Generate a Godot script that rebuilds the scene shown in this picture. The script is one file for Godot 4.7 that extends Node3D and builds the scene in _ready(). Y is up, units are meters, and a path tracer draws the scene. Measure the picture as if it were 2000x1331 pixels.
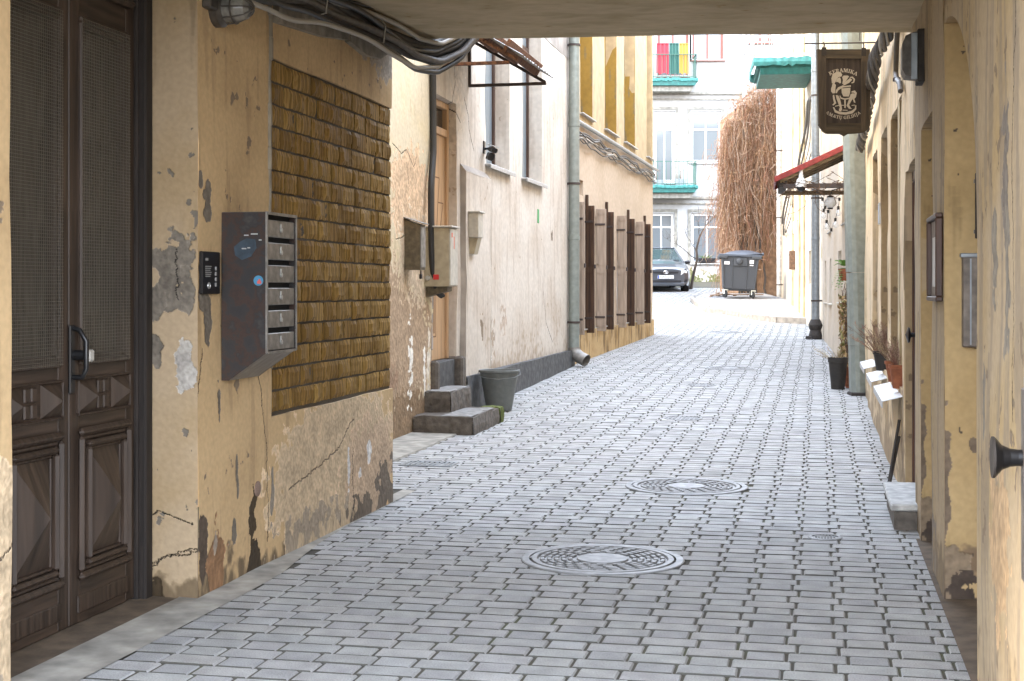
extends Node3D
# An old-town alley seen from inside a house passage. Depth d runs along -Z from the camera; walls are planes X = a + s*d.
const F := 2778.0
const EY := 1.24
const HY := 565.0
var M := {}
var T := {}
var names := {}
var rng := RandomNumberGenerator.new()
var wn := FastNoiseLite.new()

class MB:
	var v := PackedVector3Array()
	var n := PackedVector3Array()
	var uv := PackedVector2Array()
	var c := PackedColorArray()
	var col := Color.WHITE
	func vert(p: Vector3, nn: Vector3, u := Vector2.ZERO) -> void:
		v.append(p); n.append(nn); uv.append(u); c.append(col)
	func tri(a: Vector3, b: Vector3, d: Vector3) -> void:
		var nn := (b - a).cross(d - a).normalized()
		vert(a, nn); vert(d, nn); vert(b, nn)
	func quad(a: Vector3, b: Vector3, e: Vector3, d: Vector3, ua := Vector2.ZERO, ub := Vector2.ZERO, ue := Vector2.ZERO, ud := Vector2.ZERO) -> void:
		var nn := (e - a).cross(d - b).normalized()
		vert(a, nn, ua); vert(e, nn, ue); vert(b, nn, ub)
		vert(a, nn, ua); vert(d, nn, ud); vert(e, nn, ue)
	func quadn(a: Vector3, b: Vector3, e: Vector3, d: Vector3, na: Vector3, nb: Vector3, ne: Vector3, nd: Vector3) -> void:
		vert(a, na); vert(e, ne); vert(b, nb); vert(a, na); vert(d, nd); vert(e, ne)
	func qo(a: Vector3, b: Vector3, e: Vector3, d: Vector3, o: Vector3) -> void:
		if (e - a).cross(d - b).dot(o) < 0.0: quad(a, d, e, b)
		else: quad(a, b, e, d)
	func box(t: Transform3D, s: Vector3, bev := 0.0) -> void:
		var h := s * 0.5
		var bb: float = minf(bev, minf(h.x, minf(h.y, h.z)) * 0.9)
		var ax := [t.basis.x, t.basis.y, t.basis.z]
		var hh := [h.x, h.y, h.z]
		for i in 3:
			var j := (i + 1) % 3
			var k := (i + 2) % 3
			for sg in [-1.0, 1.0]:
				var ce: Vector3 = t.origin + ax[i] * hh[i] * sg
				var a: Vector3 = ax[j] * (hh[j] - bb)
				var b: Vector3 = ax[k] * (hh[k] - bb)
				qo(ce - a - b, ce + a - b, ce + a + b, ce - a + b, ax[i] * sg)
				if bb > 0.0:
					for s2 in [-1.0, 1.0]:
						var p: Vector3 = t.origin + ax[i] * sg * hh[i] + ax[j] * s2 * (hh[j] - bb)
						var q: Vector3 = t.origin + ax[i] * sg * (hh[i] - bb) + ax[j] * s2 * hh[j]
						qo(p - b, p + b, q + b, q - b, ax[i] * sg + ax[j] * s2)
		if bb > 0.0:
			for sx in [-1.0, 1.0]:
				for sy in [-1.0, 1.0]:
					for sz in [-1.0, 1.0]:
						var a: Vector3 = t * Vector3(sx * h.x, sy * (h.y - bb), sz * (h.z - bb))
						var b: Vector3 = t * Vector3(sx * (h.x - bb), sy * h.y, sz * (h.z - bb))
						var d: Vector3 = t * Vector3(sx * (h.x - bb), sy * (h.y - bb), sz * h.z)
						var o: Vector3 = t.basis * Vector3(sx, sy, sz)
						if (b - a).cross(d - a).dot(o) < 0.0: tri(a, d, b)
						else: tri(a, b, d)
	func bx(x0: float, x1: float, y0: float, y1: float, z0: float, z1: float, bev := 0.0) -> void:
		box(Transform3D(Basis(), Vector3((x0 + x1) * 0.5, (y0 + y1) * 0.5, (z0 + z1) * 0.5)), Vector3(absf(x1 - x0), absf(y1 - y0), absf(z1 - z0)), bev)
	func bar(a: Vector3, b: Vector3, w: float, h: float, bev := 0.0, up := Vector3.UP) -> void:
		var z := (b - a).normalized()
		if absf(z.dot(up)) > 0.98: up = Vector3.RIGHT
		var x := up.cross(z).normalized()
		box(Transform3D(Basis(x, z.cross(x), z), (a + b) * 0.5), Vector3(w, h, a.distance_to(b)), bev)
	func tube(path: Array, r0: float, sides := 8, r1 := -1.0, caps := true) -> void:
		if r1 < 0.0: r1 = r0
		var m := path.size()
		var prev: Array = []
		var pn: Array = []
		var x := Vector3.ZERO
		for i in m:
			var p: Vector3 = path[i]
			var p2: Vector3 = path[mini(i + 1, m - 1)]
			var p1: Vector3 = path[maxi(i - 1, 0)]
			var z: Vector3 = (p2 - p1).normalized()
			if x == Vector3.ZERO:
				x = z.cross(Vector3.UP if absf(z.y) < 0.9 else Vector3.RIGHT).normalized()
			else:
				x = (x - z * x.dot(z)).normalized()
			var y := z.cross(x)
			var r: float = lerpf(r0, r1, float(i) / maxf(1.0, m - 1))
			var ring: Array = []
			var rn: Array = []
			for k in sides:
				var an := TAU * k / sides
				var dd: Vector3 = x * cos(an) + y * sin(an)
				ring.append(p + dd * r); rn.append(dd)
			if i > 0:
				for k in sides:
					var k2 := (k + 1) % sides
					quadn(prev[k], prev[k2], ring[k2], ring[k], pn[k], pn[k2], rn[k2], rn[k])
			if caps and (i == 0 or i == m - 1):
				for k in range(1, sides - 1):
					if i == 0: tri(ring[0], ring[k + 1], ring[k])
					else: tri(ring[0], ring[k], ring[k + 1])
			prev = ring; pn = rn
	func lathe(t: Transform3D, prof: Array, sides := 20, sm := true) -> void:
		for i in prof.size() - 1:
			var a: Vector2 = prof[i]
			var b: Vector2 = prof[i + 1]
			var sl := Vector2(b.y - a.y, a.x - b.x).normalized()
			for k in sides:
				var a0 := TAU * k / sides
				var a1 := TAU * (k + 1) / sides
				var d0 := Vector3(cos(a0), 0, sin(a0))
				var d1 := Vector3(cos(a1), 0, sin(a1))
				var n0 := (t.basis * (d0 * sl.x + Vector3.UP * sl.y)).normalized()
				var n1 := (t.basis * (d1 * sl.x + Vector3.UP * sl.y)).normalized()
				if not sm:
					n0 = (n0 + n1).normalized(); n1 = n0
				quadn(t * (d0 * a.x + Vector3.UP * a.y), t * (d0 * b.x + Vector3.UP * b.y), t * (d1 * b.x + Vector3.UP * b.y), t * (d1 * a.x + Vector3.UP * a.y), n0, n0, n1, n1)
	func prism(t: Transform3D, poly: PackedVector2Array, z0: float, z1: float) -> void:
		if Geometry2D.is_polygon_clockwise(poly): poly.reverse()
		var ix := Geometry2D.triangulate_polygon(poly)
		var m := poly.size()
		for i in range(0, ix.size(), 3):
			var a := poly[ix[i]]
			var b := poly[ix[i + 1]]
			var d := poly[ix[i + 2]]
			if (b - a).cross(d - a) < 0.0:
				var s := b
				b = d; d = s
			tri(t * Vector3(a.x, a.y, z1), t * Vector3(b.x, b.y, z1), t * Vector3(d.x, d.y, z1))
			tri(t * Vector3(a.x, a.y, z0), t * Vector3(d.x, d.y, z0), t * Vector3(b.x, b.y, z0))
		for i in m:
			var a := poly[i]
			var b := poly[(i + 1) % m]
			qo(t * Vector3(a.x, a.y, z0), t * Vector3(b.x, b.y, z0), t * Vector3(b.x, b.y, z1), t * Vector3(a.x, a.y, z1), t.basis * Vector3(b.y - a.y, a.x - b.x, 0))
	func add(m: Mesh, t: Transform3D) -> void:
		var s := m.surface_get_arrays(0)
		var vv: PackedVector3Array = s[Mesh.ARRAY_VERTEX]
		var nn: PackedVector3Array = s[Mesh.ARRAY_NORMAL]
		var ii = s[Mesh.ARRAY_INDEX]
		if ii == null: ii = range(vv.size())
		for i in ii:
			vert(t * vv[i], (t.basis * nn[i]).normalized())
	func mesh() -> ArrayMesh:
		var a := []
		a.resize(Mesh.ARRAY_MAX)
		a[Mesh.ARRAY_VERTEX] = v; a[Mesh.ARRAY_NORMAL] = n; a[Mesh.ARRAY_TEX_UV] = uv; a[Mesh.ARRAY_COLOR] = c
		var m := ArrayMesh.new()
		m.add_surface_from_arrays(Mesh.PRIMITIVE_TRIANGLES, a)
		return m

func numbered(s: String) -> String:
	var k: int = names.get(s, 0)
	names[s] = k + 1
	return s if k == 0 else "%s_%03d" % [s, k]
func thing(called: String, label: String, category: String, t := Transform3D(), group := "") -> Node3D:
	var o := Node3D.new()
	o.name = numbered(called)
	add_child(o)
	o.transform = t
	tag(o, label, category, group)
	return o
func tag(o: Node3D, label: String, category: String, group := "") -> void:
	o.set_meta("label", label)
	if category: o.set_meta("category", category)
	if group: o.set_meta("group", group)
func part(mb: MB, called: String, m: Material, parent: Node3D) -> MeshInstance3D:
	return inst(mb.mesh(), called, m, parent)
func inst(me: Mesh, called: String, m: Material, parent: Node3D, t := Transform3D()) -> MeshInstance3D:
	var o := MeshInstance3D.new()
	o.name = called if parent != self else numbered(called)
	o.mesh = me
	o.material_override = m
	o.transform = t
	parent.add_child(o, true)
	return o
func hold(called: String, parent: Node3D, t := Transform3D()) -> Node3D:
	var o := Node3D.new()
	o.name = called
	o.transform = t
	parent.add_child(o, true)
	return o
func struct(o: Node3D, label := "") -> Node3D:
	o.set_meta("kind", "structure")
	if label: o.set_meta("label", label)
	return o
func tf(x: float, y: float, z: float, ry := 0.0) -> Transform3D:
	return Transform3D(Basis(Vector3.UP, ry), Vector3(x, y, z))
func at(px: float, py: float, d: float) -> Vector3:
	return Vector3((px - 1000.0) / F * d, EY - (py - HY) / F * d, -d)

# ground height along the alley
const GD := [-400.0, 10.0, 12.5, 16.0, 20.0, 28.0, 31.0, 37.0, 46.0, 53.0, 60.0, 70.0, 900.0]
const GH := [0.0, 0.0, 0.01, 0.09, 0.19, 0.345, 0.47, 0.78, 1.16, 1.52, 1.7, 1.75, 1.75]
func gy(d: float) -> float:
	for i in GD.size() - 1:
		if d <= GD[i + 1]:
			var t: float = (d - GD[i]) / (GD[i + 1] - GD[i])
			return lerpf(GH[i], GH[i + 1], clampf(t, 0, 1))
	return GH[-1]

# a wall frame: x along the wall, y up, z out of the wall towards the alley
class Wall:
	var a: float
	var s: float
	var left: bool
	var d0: float
	var k: float
	var t: Transform3D
	func _init(aa: float, ss: float, dd: float, is_left: bool) -> void:
		a = aa; s = ss; d0 = dd; left = is_left
		k = sqrt(1.0 + s * s)
		var x := Vector3(s, 0, -1) / k
		if not left: x = -x
		t = Transform3D(Basis(x, Vector3.UP, x.cross(Vector3.UP)), Vector3(a + s * d0, 0, -d0))
	func u(d: float) -> float:
		return (d - d0) * k * (1.0 if left else -1.0)
	func dpx(px: float) -> float:
		return a / ((px - 1000.0) / 2778.0 - s)
	func upx(px: float) -> float:
		return u(dpx(px))
	func vpx(px: float, py: float) -> float:
		return 1.24 - (py - 565.0) / 2778.0 * dpx(px)
	func at(uu: float, v: float, z := 0.0, ry := 0.0) -> Transform3D:
		return t * Transform3D(Basis(Vector3.UP, ry), Vector3(uu, v, z))

func wob(p: Vector3, am: float) -> Vector3:
	if am == 0.0: return p
	return p + Vector3(wn.get_noise_3d(p.x * 1.3, p.y * 0.7, p.z + 7.0), wn.get_noise_3d(p.x, p.y + 40.0, p.z), wn.get_noise_3d(p.x + 90.0, p.y, p.z)) * am
# wall panel with openings; holes: [u0, v0, u1, v1, depth]; texture covers tr_ = [u0, v0, w, h]
func panel(mb: MB, u0: float, u1: float, v0: float, v1: float, holes: Array, tx: Array, am := 0.0, step := 0.25) -> void:
	var us := [u0, u1]
	var vs := [v0, v1]
	for h in holes:
		for k in [0, 2]:
			if h[k] > u0 and h[k] < u1: us.append(h[k])
			if h[k + 1] > v0 and h[k + 1] < v1: vs.append(h[k + 1])
	var fine := func(l: Array) -> Array:
		l.sort()
		var o := [l[0]]
		for i in range(1, l.size()):
			if l[i] - l[i - 1] < 1e-4: continue
			var m := int(ceil((l[i] - l[i - 1]) / step))
			for j in m: o.append(lerpf(l[i - 1], l[i], (j + 1.0) / m))
		return o
	us = fine.call(us)
	vs = fine.call(vs)
	var pt := func(x: float, y: float, z: float) -> Vector3: return wob(Vector3(x, y, z), am)
	var tu := func(x: float, y: float) -> Vector2: return Vector2((x - tx[0]) / tx[2], clampf(1.0 - (y - tx[1]) / tx[3], 0.003, 0.997))
	for i in us.size() - 1:
		for j in vs.size() - 1:
			var cx: float = (us[i] + us[i + 1]) * 0.5
			var cy: float = (vs[j] + vs[j + 1]) * 0.5
			var open := false
			for h in holes:
				if cx > h[0] and cx < h[2] and cy > h[1] and cy < h[3]: open = true
			if open: continue
			mb.quad(pt.call(us[i], vs[j], 0), pt.call(us[i + 1], vs[j], 0), pt.call(us[i + 1], vs[j + 1], 0), pt.call(us[i], vs[j + 1], 0), tu.call(us[i], vs[j]), tu.call(us[i + 1], vs[j]), tu.call(us[i + 1], vs[j + 1]), tu.call(us[i], vs[j + 1]))
	for h in holes:
		var dz: float = -h[4]
		for j in vs.size() - 1:
			if vs[j] < h[1] - 1e-4 or vs[j + 1] > h[3] + 1e-4: continue
			for s in [[h[0], 1.0], [h[2], -1.0]]:
				if s[0] <= u0 + 1e-4 or s[0] >= u1 - 1e-4: continue
				var a: Vector3 = pt.call(s[0], vs[j], 0)
				var b: Vector3 = pt.call(s[0], vs[j + 1], 0)
				var c: Vector3 = pt.call(s[0], vs[j + 1], dz)
				var d: Vector3 = pt.call(s[0], vs[j], dz)
				var e: float = s[0] - dz * s[1]
				if s[1] > 0.0: mb.quad(a, b, c, d, tu.call(s[0], vs[j]), tu.call(s[0], vs[j + 1]), tu.call(e, vs[j + 1]), tu.call(e, vs[j]))
				else: mb.quad(d, c, b, a, tu.call(e, vs[j]), tu.call(e, vs[j + 1]), tu.call(s[0], vs[j + 1]), tu.call(s[0], vs[j]))
		for i in us.size() - 1:
			if us[i] < h[0] - 1e-4 or us[i + 1] > h[2] + 1e-4: continue
			for s in [[h[1], 1.0], [h[3], -1.0]]:
				if s[0] <= v0 + 1e-4 or s[0] >= v1 - 1e-4: continue
				var a: Vector3 = pt.call(us[i], s[0], 0)
				var b: Vector3 = pt.call(us[i + 1], s[0], 0)
				var c: Vector3 = pt.call(us[i + 1], s[0], dz)
				var d: Vector3 = pt.call(us[i], s[0], dz)
				var e: float = s[0] - dz * s[1]
				if s[1] > 0.0: mb.quad(a, b, c, d, tu.call(us[i], s[0]), tu.call(us[i + 1], s[0]), tu.call(us[i + 1], e), tu.call(us[i], e))
				else: mb.quad(d, c, b, a, tu.call(us[i], e), tu.call(us[i + 1], e), tu.call(us[i + 1], s[0]), tu.call(us[i], s[0]))

# ---------- materials ----------
func noise_bytes(w: int, h: int, freq: float, oct: int, sd: int, kind := 0) -> PackedByteArray:
	var f := FastNoiseLite.new()
	f.noise_type = [FastNoiseLite.TYPE_SIMPLEX_SMOOTH, FastNoiseLite.TYPE_CELLULAR][kind]
	f.frequency = freq
	f.fractal_octaves = oct
	f.seed = sd
	return f.get_image(w, h).get_data()
func tile(key: String, freq: float, oct: int, sd: int, lo: float, hi: float, sx := 1, sy := 1, gamma := 1.0) -> void:
	var f := FastNoiseLite.new()
	f.frequency = freq
	f.fractal_octaves = oct
	f.seed = sd
	var im := f.get_seamless_image(512 / sx, 512 / sy)
	if sx != 1 or sy != 1: im.resize(512, 512, Image.INTERPOLATE_CUBIC)
	var src := im.get_data()
	var a := PackedByteArray()
	a.resize(512 * 512 * 3)
	var lut := PackedByteArray()
	for i in 256: lut.append(int(255.0 * lerpf(lo, hi, pow(i / 255.0, gamma))))
	for i in 512 * 512:
		var q := lut[src[i]]
		a[i * 3] = q; a[i * 3 + 1] = q; a[i * 3 + 2] = q
	T[key] = ImageTexture.create_from_image(Image.create_from_data(512, 512, false, Image.FORMAT_RGB8, a))
	T[key + "_h"] = ImageTexture.create_from_image(im)
func two_tone(key: String, freq: float, oct: int, sd: int, cols: Array) -> void:
	var f := FastNoiseLite.new()
	f.frequency = freq
	f.fractal_octaves = oct
	f.seed = sd
	var im := f.get_seamless_image(512, 512)
	f.seed = sd + 9
	f.frequency = 0.12
	var fi := f.get_seamless_image(512, 512).get_data()
	var src := im.get_data()
	var a := PackedByteArray()
	a.resize(512 * 512 * 3)
	var g := Gradient.new()
	g.offsets = PackedFloat32Array()
	var offs := PackedFloat32Array()
	var cc := PackedColorArray()
	for c in cols:
		offs.append(c[0]); cc.append((c[1] as Color).linear_to_srgb())
	g.offsets = offs; g.colors = cc
	var lut: Array = []
	for i in 256: lut.append(g.sample(i / 255.0))
	for i in 512 * 512:
		var q: Color = lut[clampi(src[i] + (fi[i] - 128) / 4, 0, 255)]
		a[i * 3] = int(q.r * 255); a[i * 3 + 1] = int(q.g * 255); a[i * 3 + 2] = int(q.b * 255)
	T[key] = ImageTexture.create_from_image(Image.create_from_data(512, 512, false, Image.FORMAT_RGB8, a))
	T[key + "_h"] = ImageTexture.create_from_image(im)
# col is a linear base colour
func mt(key: String, col: Color, rough := 0.8, tex := "", sc := 1.0, relief := 0.0, metal := 0.0, spec := 0.5, vcol := false) -> StandardMaterial3D:
	var m := StandardMaterial3D.new()
	m.resource_name = key
	m.albedo_color = col.linear_to_srgb()
	m.roughness = rough
	m.metallic = metal
	m.metallic_specular = spec
	m.vertex_color_use_as_albedo = vcol
	if tex:
		m.albedo_texture = T[tex]
		m.uv1_triplanar = true
		m.uv1_scale = Vector3.ONE * sc
		if relief > 0.0:
			m.heightmap_enabled = true
			m.heightmap_texture = T[tex + "_h"]
			m.heightmap_scale = relief
	M[key] = m
	return m
func glass(key: String, col: Color, al: float) -> void:
	var m := StandardMaterial3D.new()
	m.resource_name = key
	m.albedo_color = Color(col.r, col.g, col.b, al)
	m.transparency = BaseMaterial3D.TRANSPARENCY_ALPHA
	m.roughness = 0.04
	M[key] = m
# plaster with its own picture of stains, flakes, patches and cracks, laid in metres of the wall
func plaster(key: String, wm: float, hm: float, ppm: float, base: Color, o: Dictionary) -> StandardMaterial3D:
	var w := int(wm * ppm)
	var h := int(hm * ppm)
	var sd: int = o.get("seed", 1)
	var nf := noise_bytes(w, h, 0.11, 3, sd)
	var nc := noise_bytes(w, h, o.get("cf", 1.6) / ppm, 5, sd + 1)
	var ns := noise_bytes(maxi(8, w), maxi(8, h / 10), 7.0 / ppm, 4, sd + 2)
	var nk := noise_bytes(w, h, o.get("kf", 7.0) / ppm, 5, sd + 3)
	var sh := maxi(8, h / 10)
	var a := PackedByteArray()
	a.resize(w * h * 3)
	var hb := PackedByteArray()
	hb.resize(w * h)
	var b: Color = base.linear_to_srgb()
	var t2: Color = (o.get("tone", base * 0.75) as Color).linear_to_srgb()
	var ta: float = o.get("tone_amount", 0.6)
	var stc: Color = (o.get("streak", base * 0.5) as Color).linear_to_srgb()
	var sthr: float = o.get("streak_at", 0.72)
	var sam: float = o.get("streak_amount", 0.5)
	var fla: Array = o.get("flakes", [])   # [colour, threshold]
	var gri: Array = o.get("grime", [])    # [colour, height, amount]
	var fc := Color.BLACK
	var fthr := 9.0
	if fla:
		fc = (fla[0] as Color).linear_to_srgb(); fthr = fla[1]
	var gc := Color.BLACK
	var gh := 0.0
	var gb: float = o.get("v0", 0.0)
	if gri:
		gc = (gri[0] as Color).linear_to_srgb(); gh = gri[1]
	var fine: float = o.get("fine", 0.045)
	for y in h:
		var v := hm - (y + 0.5) / ppm - gb
		var sy := mini(sh - 1, y / 10) * w
		for x in w:
			var i := y * w + x
			var f := nf[i] / 255.0
			var q := nc[i] / 255.0
			var k := nk[i] / 255.0
			var t := clampf((q - 0.42) * 2.2, 0.0, 1.0) * ta
			var r := lerpf(b.r, t2.r, t)
			var g := lerpf(b.g, t2.g, t)
			var bl := lerpf(b.b, t2.b, t)
			var s := ns[sy + x] / 255.0 * 0.75 + q * 0.25
			if s > sthr:
				var e := minf(1.0, (s - sthr) * 9.0) * sam
				r = lerpf(r, stc.r, e); g = lerpf(g, stc.g, e); bl = lerpf(bl, stc.b, e)
			var hh := 0.62 + (f - 0.5) * 0.06 + (k - 0.5) * 0.20
			if gh > 0.0 and v < gh:
				var gg: float = (k * 0.55 + q * 0.45) - 0.28 - 0.5 * v / gh
				if gg > 0.0:
					var e2: float = minf(1.0, gg * 7.0) * gri[2]
					r = lerpf(r, gc.r, e2); g = lerpf(g, gc.g, e2); bl = lerpf(bl, gc.b, e2)
			if k * 0.7 + q * 0.3 > fthr:
				r = fc.r; g = fc.g; bl = fc.b; hh -= 0.22
			var m := 1.0 + (f - 0.5) * fine * 2.0
			a[i * 3] = clampi(int(r * m * 255.0), 0, 255)
			a[i * 3 + 1] = clampi(int(g * m * 255.0), 0, 255)
			a[i * 3 + 2] = clampi(int(bl * m * 255.0), 0, 255)
			hb[i] = clampi(int(hh * 255.0), 0, 255)
	for p in o.get("patches", []):   # [u, v, ru, rv, colour, depth, ragged]
		var pc: Color = (p[4] as Color).linear_to_srgb()
		var rag: float = p[6] if p.size() > 6 else 1.0
		var x0 := clampi(int((p[0] - p[2] * 1.5) * ppm), 0, w)
		var x1 := clampi(int((p[0] + p[2] * 1.5) * ppm), 0, w)
		var y0 := clampi(int((hm - p[1] - p[3] * 1.5) * ppm), 0, h)
		var y1 := clampi(int((hm - p[1] + p[3] * 1.5) * ppm), 0, h)
		for y in range(y0, y1):
			var vv: float = (hm - (y + 0.5) / ppm - p[1]) / p[3]
			for x in range(x0, x1):
				var uu: float = ((x + 0.5) / ppm - p[0]) / p[2]
				var i := y * w + x
				var val := 1.0 - sqrt(uu * uu + vv * vv) + ((nk[i] / 255.0 - 0.5) * 2.2 + (nf[i] / 255.0 - 0.5) * 0.3) * rag
				if val > 0.0:
					var m := 0.88 + nf[i] / 255.0 * 0.24 + (nk[i] / 255.0 - 0.5) * 0.25
					if val < 0.05: m *= 1.12
					a[i * 3] = clampi(int(pc.r * m * 255.0), 0, 255)
					a[i * 3 + 1] = clampi(int(pc.g * m * 255.0), 0, 255)
					a[i * 3 + 2] = clampi(int(pc.b * m * 255.0), 0, 255)
					hb[i] = clampi(int((0.62 - p[5] + (nf[i] / 255.0 - 0.5) * 0.3) * 255.0), 0, 255)
	var rr := RandomNumberGenerator.new()
	rr.seed = sd
	for cr in o.get("cracks", []):
		for s in cr.size() - 1:
			var p0: Vector2 = cr[s]
			var p1: Vector2 = cr[s + 1]
			var steps := int(p0.distance_to(p1) * ppm * 1.5) + 1
			var off := 0.0
			for j in steps:
				off = off * 0.93 + rr.randf_range(-0.004, 0.004)
				var p := p0.lerp(p1, float(j) / steps)
				var x := int((p.x + off) * ppm)
				var y := int((hm - p.y + off * 0.6) * ppm)
				if x < 0 or y < 0 or x >= w or y >= h: continue
				var i := y * w + x
				for q in 3: a[i * 3 + q] = a[i * 3 + q] * 4 / 10
				hb[i] = 40
	var m := StandardMaterial3D.new()
	m.resource_name = key
	m.albedo_texture = ImageTexture.create_from_image(Image.create_from_data(w, h, false, Image.FORMAT_RGB8, a))
	m.roughness = 0.9
	m.metallic_specular = 0.3
	m.heightmap_enabled = true
	m.heightmap_texture = ImageTexture.create_from_image(Image.create_from_data(w, h, false, Image.FORMAT_L8, hb))
	m.heightmap_scale = o.get("relief", 1.2)
	M[key] = m
	return m

# ---------- camera, sky, sun ----------
func set_view() -> void:
	var cam := Camera3D.new()
	cam.name = "camera"
	cam.position = Vector3(0, EY, 0)
	cam.set_frustum(0.05 * 1331.0 / F, Vector2(0, -0.05 * (665.5 - HY) / F), 0.05, 1500.0)
	cam.current = true
	add_child(cam)
	var env := Environment.new()
	env.background_mode = Environment.BG_SKY
	var sm := ProceduralSkyMaterial.new()
	sm.sky_top_color = Color(0.75, 0.80, 0.88)
	sm.sky_horizon_color = Color(0.93, 0.94, 0.96)
	sm.sky_curve = 0.22
	sm.ground_horizon_color = Color(0.72, 0.70, 0.66)
	sm.ground_bottom_color = Color(0.4, 0.38, 0.35)
	sm.sky_energy_multiplier = 1.7
	var sky := Sky.new()
	sky.sky_material = sm
	env.sky = sky
	env.tonemap_mode = Environment.TONE_MAPPER_LINEAR
	env.tonemap_exposure = EXPOSURE
	env.sdfgi_enabled = true
	env.ssao_enabled = true
	env.ssil_enabled = true
	var we := WorldEnvironment.new()
	we.name = "environment"
	we.environment = env
	add_child(we)
	var sun := DirectionalLight3D.new()
	sun.name = "sun"
	sun.light_energy = 0.45
	sun.light_color = Color(1.0, 0.94, 0.85)
	sun.light_angular_distance = 10.0
	sun.shadow_enabled = true
	add_child(sun)
	sun.look_at_from_position(SUN, Vector3.ZERO)

# ---------- ground and paving ----------
const E := Vector3(0.21113, 0, -0.97746)   # along the alley
const R := Vector3(0.97746, 0, 0.21113)    # across it, to the right
func lay(w: float, t: float) -> Vector3:
	var p := E * w + R * t
	p.y = gy(-p.z)
	return p
const COVERS := [
	[1177.0, 1094.0, 0.375, "large round manhole cover with raised tread nearest the passage"],
	[1341.0, 951.0, 0.385, "second large round manhole cover, just beyond the nearest one"],
	[1426.0, 720.0, 0.34, "round manhole cover halfway up the alley in line with the far downpipe"],
	[1416.0, 649.0, 0.36, "farthest manhole cover near the sunlit end of the alley"],
	[1335.0, 818.0, 0.18, "small round cover between the second manhole and the alley's middle"],
	[1370.0, 753.0, 0.18, "small round cover just before the halfway manhole cover"],
	[1612.0, 1051.0, 0.085, "tiny round valve cover in the paving near the stone doorstep"]]
func ground_hit(px: float, py: float) -> Vector3:
	var d := 4.0
	while d < 60.0:
		var p := at(px, py, d)
		if p.y <= gy(d): return Vector3(p.x, gy(d), -d)
		d += 0.01
	return Vector3.ZERO
func paver(mb: MB, t: Transform3D, l: float, w: float, sides: bool) -> void:
	var c := 0.006
	var e := 0.0025
	var a := l * 0.5
	var b := w * 0.5
	var o := [t * Vector3(-a, -0.006, -b), t * Vector3(a, -0.006, -b), t * Vector3(a, -0.006, b), t * Vector3(-a, -0.006, b)]
	var i := [t * Vector3(c - a, 0, e - b), t * Vector3(a - c, 0, e - b), t * Vector3(a - c, 0, b - e), t * Vector3(c - a, 0, b - e)]
	var dn := t.basis.y * -0.03
	var up := t.basis.y
	var out := [-t.basis.z, t.basis.x, t.basis.z, -t.basis.x]
	mb.qo(i[0], i[1], i[2], i[3], up)
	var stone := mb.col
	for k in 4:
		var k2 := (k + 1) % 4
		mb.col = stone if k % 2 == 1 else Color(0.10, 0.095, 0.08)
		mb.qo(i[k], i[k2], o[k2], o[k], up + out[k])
		mb.col = Color(0.10, 0.095, 0.08)   # flanks and row edges dark, end edges stay in the stone tone
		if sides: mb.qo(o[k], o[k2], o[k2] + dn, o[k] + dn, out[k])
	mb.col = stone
func stone_tone(r: RandomNumberGenerator) -> Color:
	var g := r.randf_range(0.50, 0.60)
	if r.randf() < 0.12: g *= 0.86
	return Color(g * r.randf_range(1.0, 1.03), g, g * r.randf_range(0.945, 0.985))
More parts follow.
